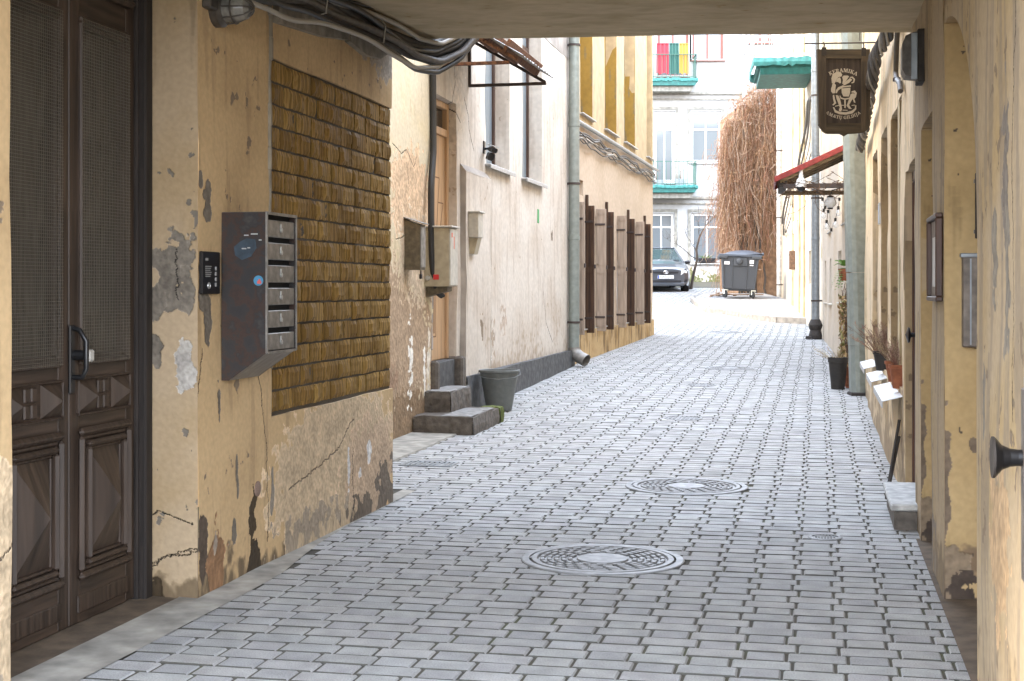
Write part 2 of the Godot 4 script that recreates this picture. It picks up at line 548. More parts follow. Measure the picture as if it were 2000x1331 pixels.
func setting() -> void:
	var g := MB.new()
	var ds := [-300.0, -20.0, 0.0, 5.0, 10.0, 12.5, 16.0, 20.0, 24.0, 28.0, 31.0, 37.0, 46.0, 53.0, 60.0, 70.0, 200.0, 900.0]
	for i in ds.size() - 1:
		for x in [[-500.0, -30.0], [-30.0, 30.0], [30.0, 500.0]]:
			var y0 := gy(ds[i]) - 0.0055
			var y1 := gy(ds[i + 1]) - 0.0055
			g.qo(Vector3(x[0], y0, -ds[i]), Vector3(x[1], y0, -ds[i]), Vector3(x[1], y1, -ds[i + 1]), Vector3(x[0], y1, -ds[i + 1]), Vector3.UP)
	struct(part(g, "ground", M.joint, self), "dark grit ground that shows in the paving joints")
	# setts: courses across the alley, 13 and 19.5 cm long in turn
	var pav: Node3D = struct(hold("pavement", self), "grey concrete sett paving laid in courses across the alley")
	var rg := RandomNumberGenerator.new()
	rg.seed = 5
	var holes := []
	for c in COVERS:
		var p := ground_hit(c[0], c[1])
		holes.append([p, c[2]])
	var all := []
	var rw := 0.1135
	for j in range(27, 428):
		var w := j * rw
		var t0 := -2.30
		if w > 5.9: t0 = lerpf(-2.30, -2.43, minf(1.0, (w - 5.9) / 0.9))
		if w > 8.45: t0 = -3.0
		if w > 12.6: t0 = -3.40
		if w > 28.3: t0 = -8.0
		if w < 4.0: t0 = -2.30
		var t1 := 0.52
		if w > 17.0: t1 = 0.52 - (w - 17.0) * 0.034
		if w > 33.0: t1 = -0.5
		if w > 44.0: t1 = 3.0
		var t := -8.6 + 0.1705 * (j % 2) + rg.randf_range(-0.012, 0.012)
		var long := false
		while t < t1:
			var l := 0.195 if long else 0.13
			long = not long
			if t + l < t0 + 0.05:
				t += l + 0.008
				continue
			if t < t0:
				l -= t0 - t
				t = t0
			if t + l > t1 + 0.12: l = maxf(0.06, t1 + 0.1 - t)
			var ctr := lay(w + rg.randf_range(-0.003, 0.003), t + l * 0.5)
			t += l + 0.008
			var hid := false
			for h in holes:
				if Vector2(ctr.x - h[0].x, ctr.z - h[0].z).length() < h[1] - 0.06: hid = true
			if not hid: all.append([ctr, l, stone_tone(rg), rg.randi() % 6])
	var vis := []
	for p in all:
		var q: Vector3 = p[0]
		var d := -q.z
		if d < 3.5: continue
		var px := 1000.0 + q.x / d * F
		var py := HY + (EY - q.y) / d * F
		if px > 30.0 and px < 1930.0 and py < 1345.0 and py > 0.0: vis.append([d - p[1] * 3.0, p])
	vis.sort_custom(func(a, b): return a[0] < b[0])
	var single := {}
	for i in mini(300, vis.size()): single[vis[i][1]] = true
	var shapes := []
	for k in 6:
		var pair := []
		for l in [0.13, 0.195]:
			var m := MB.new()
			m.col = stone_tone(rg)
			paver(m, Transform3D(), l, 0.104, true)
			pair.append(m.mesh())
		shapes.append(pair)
	var rest := MB.new()
	for p in all:
		var q: Vector3 = p[0]
		var d := -q.z
		var sl := (gy(d + 0.1) - gy(d - 0.1)) / 0.2
		var fw := Vector3(E.x, sl * 0.977, E.z).normalized()
		var bs := Basis(R, fw.cross(-R).normalized() * -1.0, -fw)
		bs.y = (-bs.z).cross(-R).normalized()
		if bs.y.y < 0.0: bs.y = -bs.y
		bs = bs * Basis.from_euler(Vector3(rg.randf_range(-0.006, 0.006), rg.randf_range(-0.007, 0.007), rg.randf_range(-0.008, 0.008)))
		var tt := Transform3D(bs, q + Vector3(0, rg.randf_range(-0.0015, 0.0015), 0))
		if single.has(p):
			var nl := 0.13 if p[1] < 0.163 else 0.195
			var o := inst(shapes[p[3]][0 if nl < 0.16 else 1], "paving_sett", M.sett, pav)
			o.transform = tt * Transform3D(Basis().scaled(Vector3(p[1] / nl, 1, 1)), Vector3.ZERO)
		else:
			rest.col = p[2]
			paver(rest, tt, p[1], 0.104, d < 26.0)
	part(rest, "paving_setts", M.sett, pav).set_meta("kind", "stuff")
	# covers
	for i in COVERS.size():
		manhole(holes[i][0], holes[i][1], COVERS[i][3])
	# concrete along the passage wall and the pier
	var k := MB.new()
	k.col = Color.WHITE
	var edge := [[-1.5, -2.5, -2.28], [4.0, -2.5, -2.28], [5.85, -2.5, -2.285], [6.8, -2.5, -2.405], [8.4, -2.5, -2.42]]
	for i in edge.size() - 1:
		var a: Array = edge[i]
		var b: Array = edge[i + 1]
		for s in 4:
			var fa := s / 4.0
			var fb := (s + 1) / 4.0
			var wa: float = lerpf(a[0], b[0], fa)
			var wb: float = lerpf(a[0], b[0], fb)
			k.qo(lay(wa, a[1]) + Vector3.UP * 0.009, lay(wa, lerpf(a[2], b[2], fa) + wn.get_noise_1d(wa * 9.0) * 0.02) + Vector3.UP * 0.003, lay(wb, lerpf(a[2], b[2], fb) + wn.get_noise_1d(wb * 9.0) * 0.02) + Vector3.UP * 0.003, lay(wb, a[1]) + Vector3.UP * 0.009, Vector3.UP)
	struct(part(k, "concrete_strip", M.concrete_pale, self), "narrow concrete strip between passage wall and setts")
	var ap := MB.new()
	for i in 10:
		var wa := 8.35 + i * 0.42
		var wb := wa + 0.42
		var ta := -2.98 + wn.get_noise_1d(wa * 40.0) * 0.04
		var tb := -2.98 + wn.get_noise_1d(wb * 40.0) * 0.04
		ap.qo(lay(wa, -3.6) + Vector3.UP * 0.02, lay(wa, ta) + Vector3.UP * 0.012, lay(wb, tb) + Vector3.UP * 0.012, lay(wb, -3.6) + Vector3.UP * 0.02, Vector3.UP)
		ap.qo(lay(wa, ta) + Vector3.UP * 0.012, lay(wa, ta + 0.012) - Vector3.UP * 0.03, lay(wb, tb + 0.012) - Vector3.UP * 0.03, lay(wb, tb) + Vector3.UP * 0.012, R)
	struct(part(ap, "concrete_apron", M.concrete_pale, self), "pale concrete apron at the foot of the flaking pier")
	var nf := MB.new()
	nf.qo(lay(4.0, -2.42) + Vector3.UP * 0.0, lay(5.9, -2.42) + Vector3.UP * 0.0, lay(5.9, -2.9) + Vector3.UP * 0.02, lay(4.0, -2.9) + Vector3.UP * 0.02, Vector3.UP)
	struct(part(nf, "doorway_floor", M.dirt, self), "brown dusty floor in front of the dark double door")
func manhole(p: Vector3, r: float, label: String) -> void:
	var d := -p.z
	var sl := (gy(d + 0.3) - gy(d - 0.3)) / 0.6
	var o := thing("manhole_cover", label, "manhole cover", Transform3D(Basis(Vector3.RIGHT, atan(sl)) * Basis(Vector3.UP, -0.21), p + Vector3.UP * 0.0015), "round iron covers in the alley paving")
	var f := MB.new()
	var fr := maxf(0.02, r * 0.1)
	f.lathe(Transform3D(), [Vector2(r, -0.03), Vector2(r, 0.002), Vector2(r - 0.006, 0.005), Vector2(r - fr, 0.005), Vector2(r - fr, -0.02)], 48)
	part(f, "frame", M.iron, o)
	var c := MB.new()
	var ri := r - fr - 0.008
	c.lathe(Transform3D(), [Vector2(ri, -0.03), Vector2(ri, -0.002), Vector2(0.0, -0.002)], 40)
	if r > 0.3:
		var core := 0.12
		c.lathe(Transform3D(), [Vector2(ri, -0.002), Vector2(ri - 0.004, 0.007), Vector2(ri - 0.028, 0.007), Vector2(ri - 0.034, -0.002)], 40)
		c.lathe(Transform3D(), [Vector2(core, -0.002), Vector2(core - 0.004, 0.006), Vector2(0, 0.006)], 28)
		var rr := core + 0.018
		var row := 0
		while rr < ri - 0.05:
			var n := int(TAU * rr / 0.062)
			for i in n:
				var an := TAU * (i + 0.5 * (row % 2)) / n
				var w := TAU * rr / n * 0.72
				c.box(Transform3D(Basis(Vector3.UP, -an), Vector3(cos(an) * (rr + 0.010), 0.001, sin(an) * (rr + 0.010))), Vector3(0.022, 0.012, w), 0.003)
			rr += 0.032
			row += 1
	else:
		for i in range(-3, 4):
			for j in range(-3, 4):
				if Vector2(i, j).length() < 3.2:
					c.box(tf(i * ri / 3.8, 0.002, j * ri / 3.8), Vector3(ri / 6.0, 0.008, ri / 6.0), 0.002)
	part(c, "cover", M.iron, o)

# ---------- the house with the covered passage ----------
var TL := Wall.new(-2.48, 0.216, 0.0, true)
var TR := Wall.new(0.5, 0.216, 0.0, false)
const OCHRE := Color(0.59, 0.42, 0.23)
const GREYPL := Color(0.17, 0.145, 0.115)
func passage_materials() -> void:
	plaster("tl", 2.68, 2.75, 270.0, OCHRE, {"seed": 21, "tone": Color(0.48, 0.335, 0.18), "tone_amount": 0.75, "streak": Color(0.36, 0.25, 0.14), "streak_at": 0.61, "streak_amount": 0.42, "cf": 1.3,
		"flakes": [Color(0.25, 0.19, 0.13), 0.745], "grime": [Color(0.10, 0.075, 0.05), 0.28, 0.75], "relief": 1.4,
		"patches": [[1.75, 0.30, 1.0, 0.42, Color(0.56, 0.43, 0.28), 0.0, 0.25], [2.25, 0.22, 0.46, 0.30, Color(0.50, 0.37, 0.25), 0.03, 0.4],
			[0.015, 1.68, 0.022, 0.045, GREYPL, 0.25], [0.095, 1.585, 0.032, 0.075, GREYPL, 0.25], [0.06, 1.62, 0.02, 0.02, GREYPL, 0.2], [0.11, 1.12, 0.04, 0.12, GREYPL, 0.25, 0.6], [0.05, 1.25, 0.03, 0.09, GREYPL, 0.2],
			[0.21, 0.76, 0.014, 0.07, GREYPL, 0.25], [0.38, 0.5, 0.012, 0.06, GREYPL, 0.25], [0.39, 0.40, 0.010, 0.05, GREYPL, 0.25], [0.36, 0.22, 0.02, 0.05, GREYPL, 0.2],
			[0.045, 0.20, 0.04, 0.16, Color(0.10, 0.075, 0.055), 0.35, 0.5], [0.175, 0.12, 0.085, 0.15, Color(0.26, 0.15, 0.08), 0.4, 0.5], [0.16, 0.21, 0.03, 0.05, Color(0.34, 0.28, 0.22), 0.3, 0.7],
			[0.56, 0.14, 0.035, 0.17, Color(0.07, 0.05, 0.03), 0.05, 1.5], [0.60, 0.07, 0.05, 0.07, Color(0.06, 0.045, 0.03), 0.05, 1.5],
			[0.79, 0.32, 0.022, 0.13, Color(0.27, 0.235, 0.19), 0.25, 0.6], [1.86, 0.30, 0.02, 0.10, Color(0.6, 0.58, 0.55), 0.2, 0.9], [2.2, 0.35, 0.035, 0.05, Color(0.62, 0.60, 0.57), 0.2, 0.9], [2.05, 0.25, 0.02, 0.03, Color(0.6, 0.58, 0.55), 0.2],
			[2.5, 0.10, 0.20, 0.14, Color(0.16, 0.13, 0.10), 0.02, 1.2], [2.05, 0.05, 0.3, 0.06, Color(0.15, 0.12, 0.09), 0.02, 1.3], [1.3, 0.10, 0.4, 0.06, Color(0.33, 0.27, 0.2), 0.02, 1.4],
			[2.6, 2.55, 0.5, 0.10, Color(0.36, 0.30, 0.23), 0.05, 0.6]],
		"cracks": [[Vector2(0.05, 1.0), Vector2(0.03, 0.9), Vector2(0.0, 0.8)], [Vector2(1.0, 0.30), Vector2(1.4, 0.36), Vector2(1.7, 0.42), Vector2(1.95, 0.55)], [Vector2(1.93, 0.4), Vector2(1.92, 0.2), Vector2(1.95, 0.0)], [Vector2(0.6, 0.9), Vector2(0.72, 0.5), Vector2(0.75, 0.1)]]})
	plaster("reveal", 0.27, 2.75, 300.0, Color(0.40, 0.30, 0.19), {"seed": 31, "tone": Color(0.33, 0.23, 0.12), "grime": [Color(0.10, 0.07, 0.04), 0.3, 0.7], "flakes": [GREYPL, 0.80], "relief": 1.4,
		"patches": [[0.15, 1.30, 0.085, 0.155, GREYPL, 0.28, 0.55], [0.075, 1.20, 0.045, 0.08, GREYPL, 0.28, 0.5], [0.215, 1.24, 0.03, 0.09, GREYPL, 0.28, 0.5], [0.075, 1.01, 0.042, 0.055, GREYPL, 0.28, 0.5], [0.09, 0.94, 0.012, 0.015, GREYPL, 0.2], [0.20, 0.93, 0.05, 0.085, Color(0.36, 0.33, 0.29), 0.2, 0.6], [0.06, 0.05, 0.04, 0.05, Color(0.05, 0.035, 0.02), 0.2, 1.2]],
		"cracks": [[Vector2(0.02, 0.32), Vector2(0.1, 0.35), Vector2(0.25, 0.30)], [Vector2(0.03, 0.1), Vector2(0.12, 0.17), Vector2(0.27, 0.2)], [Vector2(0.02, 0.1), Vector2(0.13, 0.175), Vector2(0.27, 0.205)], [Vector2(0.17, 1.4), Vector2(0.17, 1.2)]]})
	plaster("tr", 4.2, 2.75, 200.0, Color(0.43, 0.33, 0.21), {"seed": 41, "tone": Color(0.41, 0.29, 0.14), "tone_amount": 0.8, "cf": 1.1, "streak": Color(0.25, 0.20, 0.15), "streak_at": 0.56, "streak_amount": 0.6, "flakes": [Color(0.24, 0.18, 0.12), 0.75], "grime": [Color(0.16, 0.12, 0.08), 0.5, 0.6], "relief": 1.6,
		"patches": [[3.66, 1.55, 0.06, 0.2, Color(0.20, 0.17, 0.14), 0.15, 1.2], [3.7, 1.25, 0.05, 0.16, Color(0.22, 0.19, 0.15), 0.15, 1.3], [3.45, 1.35, 0.04, 0.12, Color(0.22, 0.19, 0.15), 0.15, 1.3], [3.6, 0.55, 0.18, 0.22, Color(0.44, 0.30, 0.17), 0.12, 0.8], [3.2, 0.9, 0.03, 0.10, Color(0.22, 0.19, 0.15), 0.15, 1.2], [1.0, 0.12, 0.25, 0.2, Color(0.22, 0.18, 0.14), 0.1, 1.1], [3.0, 1.8, 0.05, 0.16, Color(0.30, 0.24, 0.17), 0.15, 1.3]],
		"cracks": [[Vector2(0.85, 2.7), Vector2(0.87, 2.0), Vector2(0.84, 1.2)], [Vector2(3.9, 2.2), Vector2(3.8, 1.6), Vector2(3.85, 0.9)]]})
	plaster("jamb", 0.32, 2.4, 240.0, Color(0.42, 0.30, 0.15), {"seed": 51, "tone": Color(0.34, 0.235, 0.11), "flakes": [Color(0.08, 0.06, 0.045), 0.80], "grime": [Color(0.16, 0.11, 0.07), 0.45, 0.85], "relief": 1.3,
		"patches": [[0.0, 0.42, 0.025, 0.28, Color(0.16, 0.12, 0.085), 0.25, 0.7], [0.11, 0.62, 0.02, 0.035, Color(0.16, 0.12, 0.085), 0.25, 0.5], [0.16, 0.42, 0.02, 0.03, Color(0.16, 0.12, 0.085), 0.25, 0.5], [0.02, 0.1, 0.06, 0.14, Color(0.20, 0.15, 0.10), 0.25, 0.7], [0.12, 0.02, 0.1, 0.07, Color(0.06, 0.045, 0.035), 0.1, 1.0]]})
	plaster("ceil", 4.0, 10.0, 70.0, Color(0.52, 0.42, 0.28), {"seed": 61, "tone": Color(0.34, 0.27, 0.16), "streak_at": 0.9, "flakes": [Color(0.30, 0.20, 0.08), 0.80], "relief": 0.8, "cracks": [[Vector2(0.5, 1.2), Vector2(1.6, 1.0)], [Vector2(2.6, 0.1), Vector2(2.62, 0.9), Vector2(2.6, 2.0)], [Vector2(1.0, 0.5), Vector2(2.3, 0.42), Vector2(3.4, 0.5)]]})
	mt("wallplain", OCHRE, 0.9, "soft", 0.8, 0.2)
	mt("mortar", Color(0.13, 0.105, 0.075), 0.95, "grain", 3.0, 0.5)
	for i in 4:
		mt("brick%d" % i, [Color(0.49, 0.295, 0.085), Color(0.44, 0.255, 0.068), Color(0.54, 0.335, 0.105), Color(0.40, 0.235, 0.068)][i], 0.7, "woodv", 2.2, 0.15, 0.0, 0.25)
	mt("doorwood", Color(0.078, 0.051, 0.035), 0.5, "woodv", 1.6, 0.12)
	mt("doorwood_h", Color(0.078, 0.051, 0.035), 0.5, "woodh", 1.6, 0.12)
	mt("doordark", Color(0.030, 0.021, 0.016), 0.8, "woodv", 2.0, 0.1)
	mt("wire", Color(0.20, 0.175, 0.14), 0.5, "", 1.0, 0.0, 0.6)
	mt("doorpane", Color(0.13, 0.115, 0.09), 0.25, "woodv", 3.0, 0.3)
	mt("black", Color(0.012, 0.012, 0.013), 0.35)
	mt("cap", Color(0.42, 0.40, 0.36), 0.4)
	mt("strip", Color(0.43, 0.37, 0.28), 0.9, "mottle", 1.2, 0.4)
func strip_mesh(t: Transform3D, m: MB, poly: PackedVector2Array, z0: float, z1: float) -> void:
	m.prism(t, poly, z0, z1)
func rock(seed_: int) -> ArrayMesh:
	var m := MB.new()
	var r := RandomNumberGenerator.new()
	r.seed = seed_
	var nx := 6
	var ny := 4
	var g := []
	var tilt := r.randf_range(-0.006, 0.006)
	for i in nx + 1:
		var col := []
		var ridge := r.randf_range(0.0, 0.006)
		for j in ny + 1:
			var e := i == 0 or j == 0 or i == nx or j == ny
			var x := (float(i) / nx - 0.5) * 0.2 + (0.0 if i == 0 or i == nx else r.randf_range(-0.005, 0.005))
			var y := (float(j) / ny - 0.5) * 0.090 + (0.0 if j == 0 or j == ny else r.randf_range(-0.004, 0.004))
			if e:
				x += r.randf_range(-0.003, 0.003); y += r.randf_range(-0.0025, 0.0025)
			var z := r.randf_range(0.010, 0.014) if e else 0.013 + ridge * 0.7 + r.randf_range(0.0, 0.005) + tilt * x * 20.0
			col.append(Vector3(x, y, z))
		g.append(col)
	for i in nx:
		for j in ny:
			m.tri(g[i][j], g[i + 1][j], g[i + 1][j + 1])
			m.tri(g[i][j], g[i + 1][j + 1], g[i][j + 1])
	for i in nx:
		m.qo(g[i][0], g[i + 1][0], g[i + 1][0] * Vector3(1, 1, 0) + Vector3(0, 0, -0.02), g[i][0] * Vector3(1, 1, 0) + Vector3(0, 0, -0.02), Vector3.DOWN)
		m.qo(g[i][ny], g[i + 1][ny], g[i + 1][ny] * Vector3(1, 1, 0) + Vector3(0, 0, -0.02), g[i][ny] * Vector3(1, 1, 0) + Vector3(0, 0, -0.02), Vector3.UP)
	for j in ny:
		m.qo(g[0][j], g[0][j + 1], g[0][j + 1] * Vector3(1, 1, 0) + Vector3(0, 0, -0.02), g[0][j] * Vector3(1, 1, 0) + Vector3(0, 0, -0.02), Vector3.LEFT)
		m.qo(g[nx][j], g[nx][j + 1], g[nx][j + 1] * Vector3(1, 1, 0) + Vector3(0, 0, -0.02), g[nx][j] * Vector3(1, 1, 0) + Vector3(0, 0, -0.02), Vector3.RIGHT)
	return m.mesh()
func passage() -> void:
	passage_materials()
	var o := thing("passage_house", "ochre plastered house with the low covered passage through it", "house")
	var w := MB.new()
	var tlx := [5.80, 0.0, 2.68, 2.75]
	panel(w, 5.80, 8.46, -0.05, 2.75, [[6.57, 0.66, 9.0, 2.29, 0.03]], tlx, 0.012, 0.12)
	inst(w.mesh(), "wall", M.tl, o, TL.t)
	w = MB.new()
	panel(w, TL.u(2.95), TL.u(4.36), -0.05, 2.75, [], [0, 0, 2.68, 2.75], 0.012)
	inst(w.mesh(), "wall", M.tl, o, TL.t)
	w = MB.new()
	w.bx(TL.u(4.36) - 0.02, TL.u(4.36), -0.05, 2.75, -0.3, -0.012)
	inst(w.mesh(), "reveal", M.wallplain, o, TL.t)
	w = MB.new()
	panel(w, 0.0, 0.262, -0.05, 2.75, [], [0, 0, 0.27, 2.75], 0.004, 0.1)
	var rt := TL.t * Transform3D(Basis(Vector3(0, 0, 1), Vector3(0, 1, 0), Vector3(-1, 0, 0)), Vector3(5.80, 0, -0.26))
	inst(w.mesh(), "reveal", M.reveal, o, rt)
	# split-faced brick panel
	var bp := hold("brick_panel", o, TL.t)
	w = MB.new()
	w.bx(6.55, 8.455, 0.655, 2.30, -0.06, -0.0195)
	part(w, "mortar_bed", M.mortar, bp)
	var shapes := []
	for i in 8: shapes.append(rock(100 + i))
	var rg := RandomNumberGenerator.new()
	rg.seed = 77
	var rowh := 0.1008
	var v := 0.674
	var row := 0
	while v + rowh < 2.31:
		var u := 6.59 + (0.0 if row % 2 == 0 else -0.0)
		var first := rg.randf_range(0.09, 0.21)
		while u < 8.45:
			var l: float = first if first > 0.0 else [0.125, 0.2, 0.25, 0.2, 0.17][rg.randi() % 5]
			first = -1.0
			if u + l > 8.37: l = 8.455 - u
			var b := inst(shapes[rg.randi() % 8], "brick", M["brick%d" % (rg.randi() % 4)], bp)
			b.transform = Transform3D(Basis.from_euler(Vector3(rg.randf_range(-0.012, 0.012), rg.randf_range(-0.025, 0.025), (PI if rg.randf() < 0.5 else 0.0) + rg.randf_range(-0.008, 0.008))).scaled_local(Vector3((l - 0.008) / 0.2, 1.0, 1.0)), Vector3(u + l * 0.5, v + rowh * 0.5, -0.026 + rg.randf_range(-0.004, 0.004)))
			u += l
		v += rowh
		row += 1
	# rough joint strip on the near side of the panel
	w = MB.new()
	var yy := 0.68
	while yy < 2.5:
		w.box(tf(6.575 + rg.randf_range(-0.006, 0.006), yy + 0.05, -0.012 + rg.randf_range(-0.004, 0.004)) * Transform3D(Basis(Vector3(0, 0, 1), rg.randf_range(-0.1, 0.1)), Vector3.ZERO), Vector3(0.034, 0.115, 0.034), 0.01)
		yy += 0.1
	inst(w.mesh(), "mortar_strip", M.strip, o, TL.t)
	# board-like plaster strips under the cables
	for p in [[[6.60, 2.45], [6.62, 2.56], [7.10, 2.66], [7.62, 2.69], [7.60, 2.54], [7.2, 2.49]], [[7.615, 2.535], [7.63, 2.69], [8.38, 2.70], [8.34, 2.60], [8.15, 2.53], [7.9, 2.51]]]:
		w = MB.new()
		var poly := PackedVector2Array()
		for q in p: poly.append(Vector2(q[0], q[1]))
		w.prism(Transform3D(), poly, -0.02, 0.028)
		inst(w.mesh(), "plaster_strip", M.strip, o, TL.t)
	# round plaster plug near the foot of the wall
	w = MB.new()
	w.lathe(TL.t * Transform3D(Basis(Vector3.RIGHT, PI / 2), Vector3(6.41, 0.36, 0.0)), [Vector2(0.035, -0.01), Vector2(0.034, 0.008), Vector2(0.0, 0.012)], 16)
	mt("plug", Color(0.36, 0.24, 0.18), 0.9, "grain", 4.0, 0.3)
	part(w, "plaster_plug", M.plug, o)
	# right-hand wall: near stretch, arched niche, stretch to the alley
	var trx := [-7.6, 0.0, 4.2, 2.75]
	w = MB.new()
	panel(w, -7.56, -5.80, -0.05, 2.75, [[-7.14, -1.0, -6.45, 2.03, 0.24]], trx, 0.012, 0.15)
	panel(w, -4.60, -2.62, -0.05, 2.75, [], trx, 0.012, 0.2)
	var n := 24
	for i in n:
		var ua := -4.60 - 1.2 * i / n
		var ub := -4.60 - 1.2 * (i + 1) / n
		var fa := float(i) / n
		var fb := (i + 1.0) / n
		var ha := 1.45 + 0.85 * sqrt(1.0 - pow(1.0 - fa, 2.0))
		var hb := 1.45 + 0.85 * sqrt(1.0 - pow(1.0 - fb, 2.0))
		var q := func(x: float, y: float) -> Vector2: return Vector2((x + 7.6) / 4.2, 1.0 - y / 2.75)
		w.quad(Vector3(ub, hb, 0), Vector3(ua, ha, 0), Vector3(ua, 2.75, 0), Vector3(ub, 2.75, 0), q.call(ub, hb), q.call(ua, ha), q.call(ua, 2.75), q.call(ub, 2.75))
		w.quad(Vector3(ub, hb, -0.3), Vector3(ua, ha, -0.3), Vector3(ua, ha, 0), Vector3(ub, hb, 0), q.call(ub, hb - 0.3), q.call(ua, ha - 0.3), q.call(ua, ha), q.call(ub, hb))
	inst(w.mesh(), "wall", M.tr, o, TR.t)
	w = MB.new()
	w.bx(-5.85, -4.55, -0.05, 2.5, -0.34, -0.3)
	w.bx(-4.60, -4.58, -0.05, 1.5, -0.3, -0.001)
	w.bx(-7.2, -6.3, -0.05, 2.2, -0.27, -0.24)
	inst(w.mesh(), "niche_wall", M.wallplain, o, TR.t)
	for k in [[-5.80, 0.3, 2.36], [-7.14, 0.24, 2.02]]:
		w = MB.new()
		panel(w, 0.0, k[1], -0.05, k[2], [], [0, 0, 0.32, 2.4], 0.005, 0.1)
		# faces the camera side: x runs from the corner into the niche
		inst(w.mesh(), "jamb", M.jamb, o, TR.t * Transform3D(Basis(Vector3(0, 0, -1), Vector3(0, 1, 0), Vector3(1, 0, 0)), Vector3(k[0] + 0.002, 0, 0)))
	w = MB.new()
	w.qo(Vector3(-7.2, 0.004, 0.02), Vector3(-4.5, 0.004, 0.02), Vector3(-4.5, 0.02, -0.34), Vector3(-7.2, 0.02, -0.34), Vector3.UP)
	inst(w.mesh(), "niche_floor", M.dirt, o, TR.t)
	# ceiling slab, outer walls and roof
	w = MB.new()
	for i in 20:
		for j in 8:
			var q := func(a: float, b: float) -> Vector3:
				var t := -2.46 + 2.99 * b / 8.0
				var p := E * (7.94 - 5.4 * a / 20.0) + R * t
				p.y = 2.69 - 0.065 * b / 8.0 + wn.get_noise_2d(a * 0.8, b * 0.8) * 0.012
				return p
			var uvf := func(a: float, b: float) -> Vector2: return Vector2(b / 8.0 * 0.75, a / 20.0)
			w.quad(q.call(i, j), q.call(i, j + 1), q.call(i + 1, j + 1), q.call(i + 1, j), uvf.call(i, j), uvf.call(i, j + 1), uvf.call(i + 1, j + 1), uvf.call(i + 1, j))
	part(w, "ceiling", M.ceil, o)
	w = MB.new()
	for e in [[7.755, 8.125], [2.65, 3.02]]:
		for b in [[-9.0, -2.50, -0.1, 9.0], [-2.50, 0.56, 2.72, 9.0], [0.56, 8.0, -0.1, 9.0]]:
			if e[0] > 5.0 and b[0] > 0.0: b = [0.56, 8.0, 2.72, 9.0]
			w = MB.new()
			var c: Vector3 = E * ((e[0] + e[1]) * 0.5 - 0.19) + R * ((b[0] + b[1]) * 0.5)
			c.y = (b[2] + b[3]) * 0.5
			w.box(Transform3D(Basis(R, Vector3.UP, -E), c), Vector3(b[1] - b[0], b[3] - b[2], 0.37))
			part(w, "outer_wall", M.wallplain, o)
	w = MB.new()
	w.box(Transform3D(Basis(R, Vector3.UP, -E), E * 5.2 + R * -0.5 + Vector3.UP * 9.1), Vector3(17.4, 0.2, 6.0))
	mt("rooftin", Color(0.16, 0.09, 0.07), 0.6)
	part(w, "roof", M.rooftin, o)
	entrance(o)
func frame4(m: MB, x0: float, x1: float, y0: float, y1: float, t: float, z0: float, z1: float, bev := 0.004) -> void:
	m.bx(x0, x1, y1 - t, y1, z0, z1, bev); m.bx(x0, x1, y0, y0 + t, z0, z1, bev)
	m.bx(x0, x0 + t, y0 + t, y1 - t, z0, z1, bev); m.bx(x1 - t, x1, y0 + t, y1 - t, z0, z1, bev)
func pyramid(m: MB, x0: float, x1: float, y0: float, y1: float, z: float, h: float) -> void:
	var p := Vector3((x0 + x1) * 0.5, (y0 + y1) * 0.5, z + h)
	if y1 - y0 > (x1 - x0) * 9.0:
		var e := (x1 - x0) * 0.35
		var a := p - Vector3(0, (y1 - y0) * 0.5 - (x1 - x0) * 0.5 - e * 0.3, 0) * 0.4
		var b := p + Vector3(0, (y1 - y0) * 0.5 - (x1 - x0) * 0.5 - e * 0.3, 0) * 0.4
		m.tri(Vector3(x0, y0, z), Vector3(x1, y0, z), a); m.tri(Vector3(x1, y1, z), Vector3(x0, y1, z), b)
		m.quad(Vector3(x1, y0, z), Vector3(x1, y1, z), b, a); m.quad(Vector3(x0, y1, z), Vector3(x0, y0, z), a, b)
		return
	var c := [Vector3(x0, y0, z), Vector3(x1, y0, z), Vector3(x1, y1, z), Vector3(x0, y1, z)]
	for k in 4: m.tri(c[k], c[(k + 1) % 4], p)
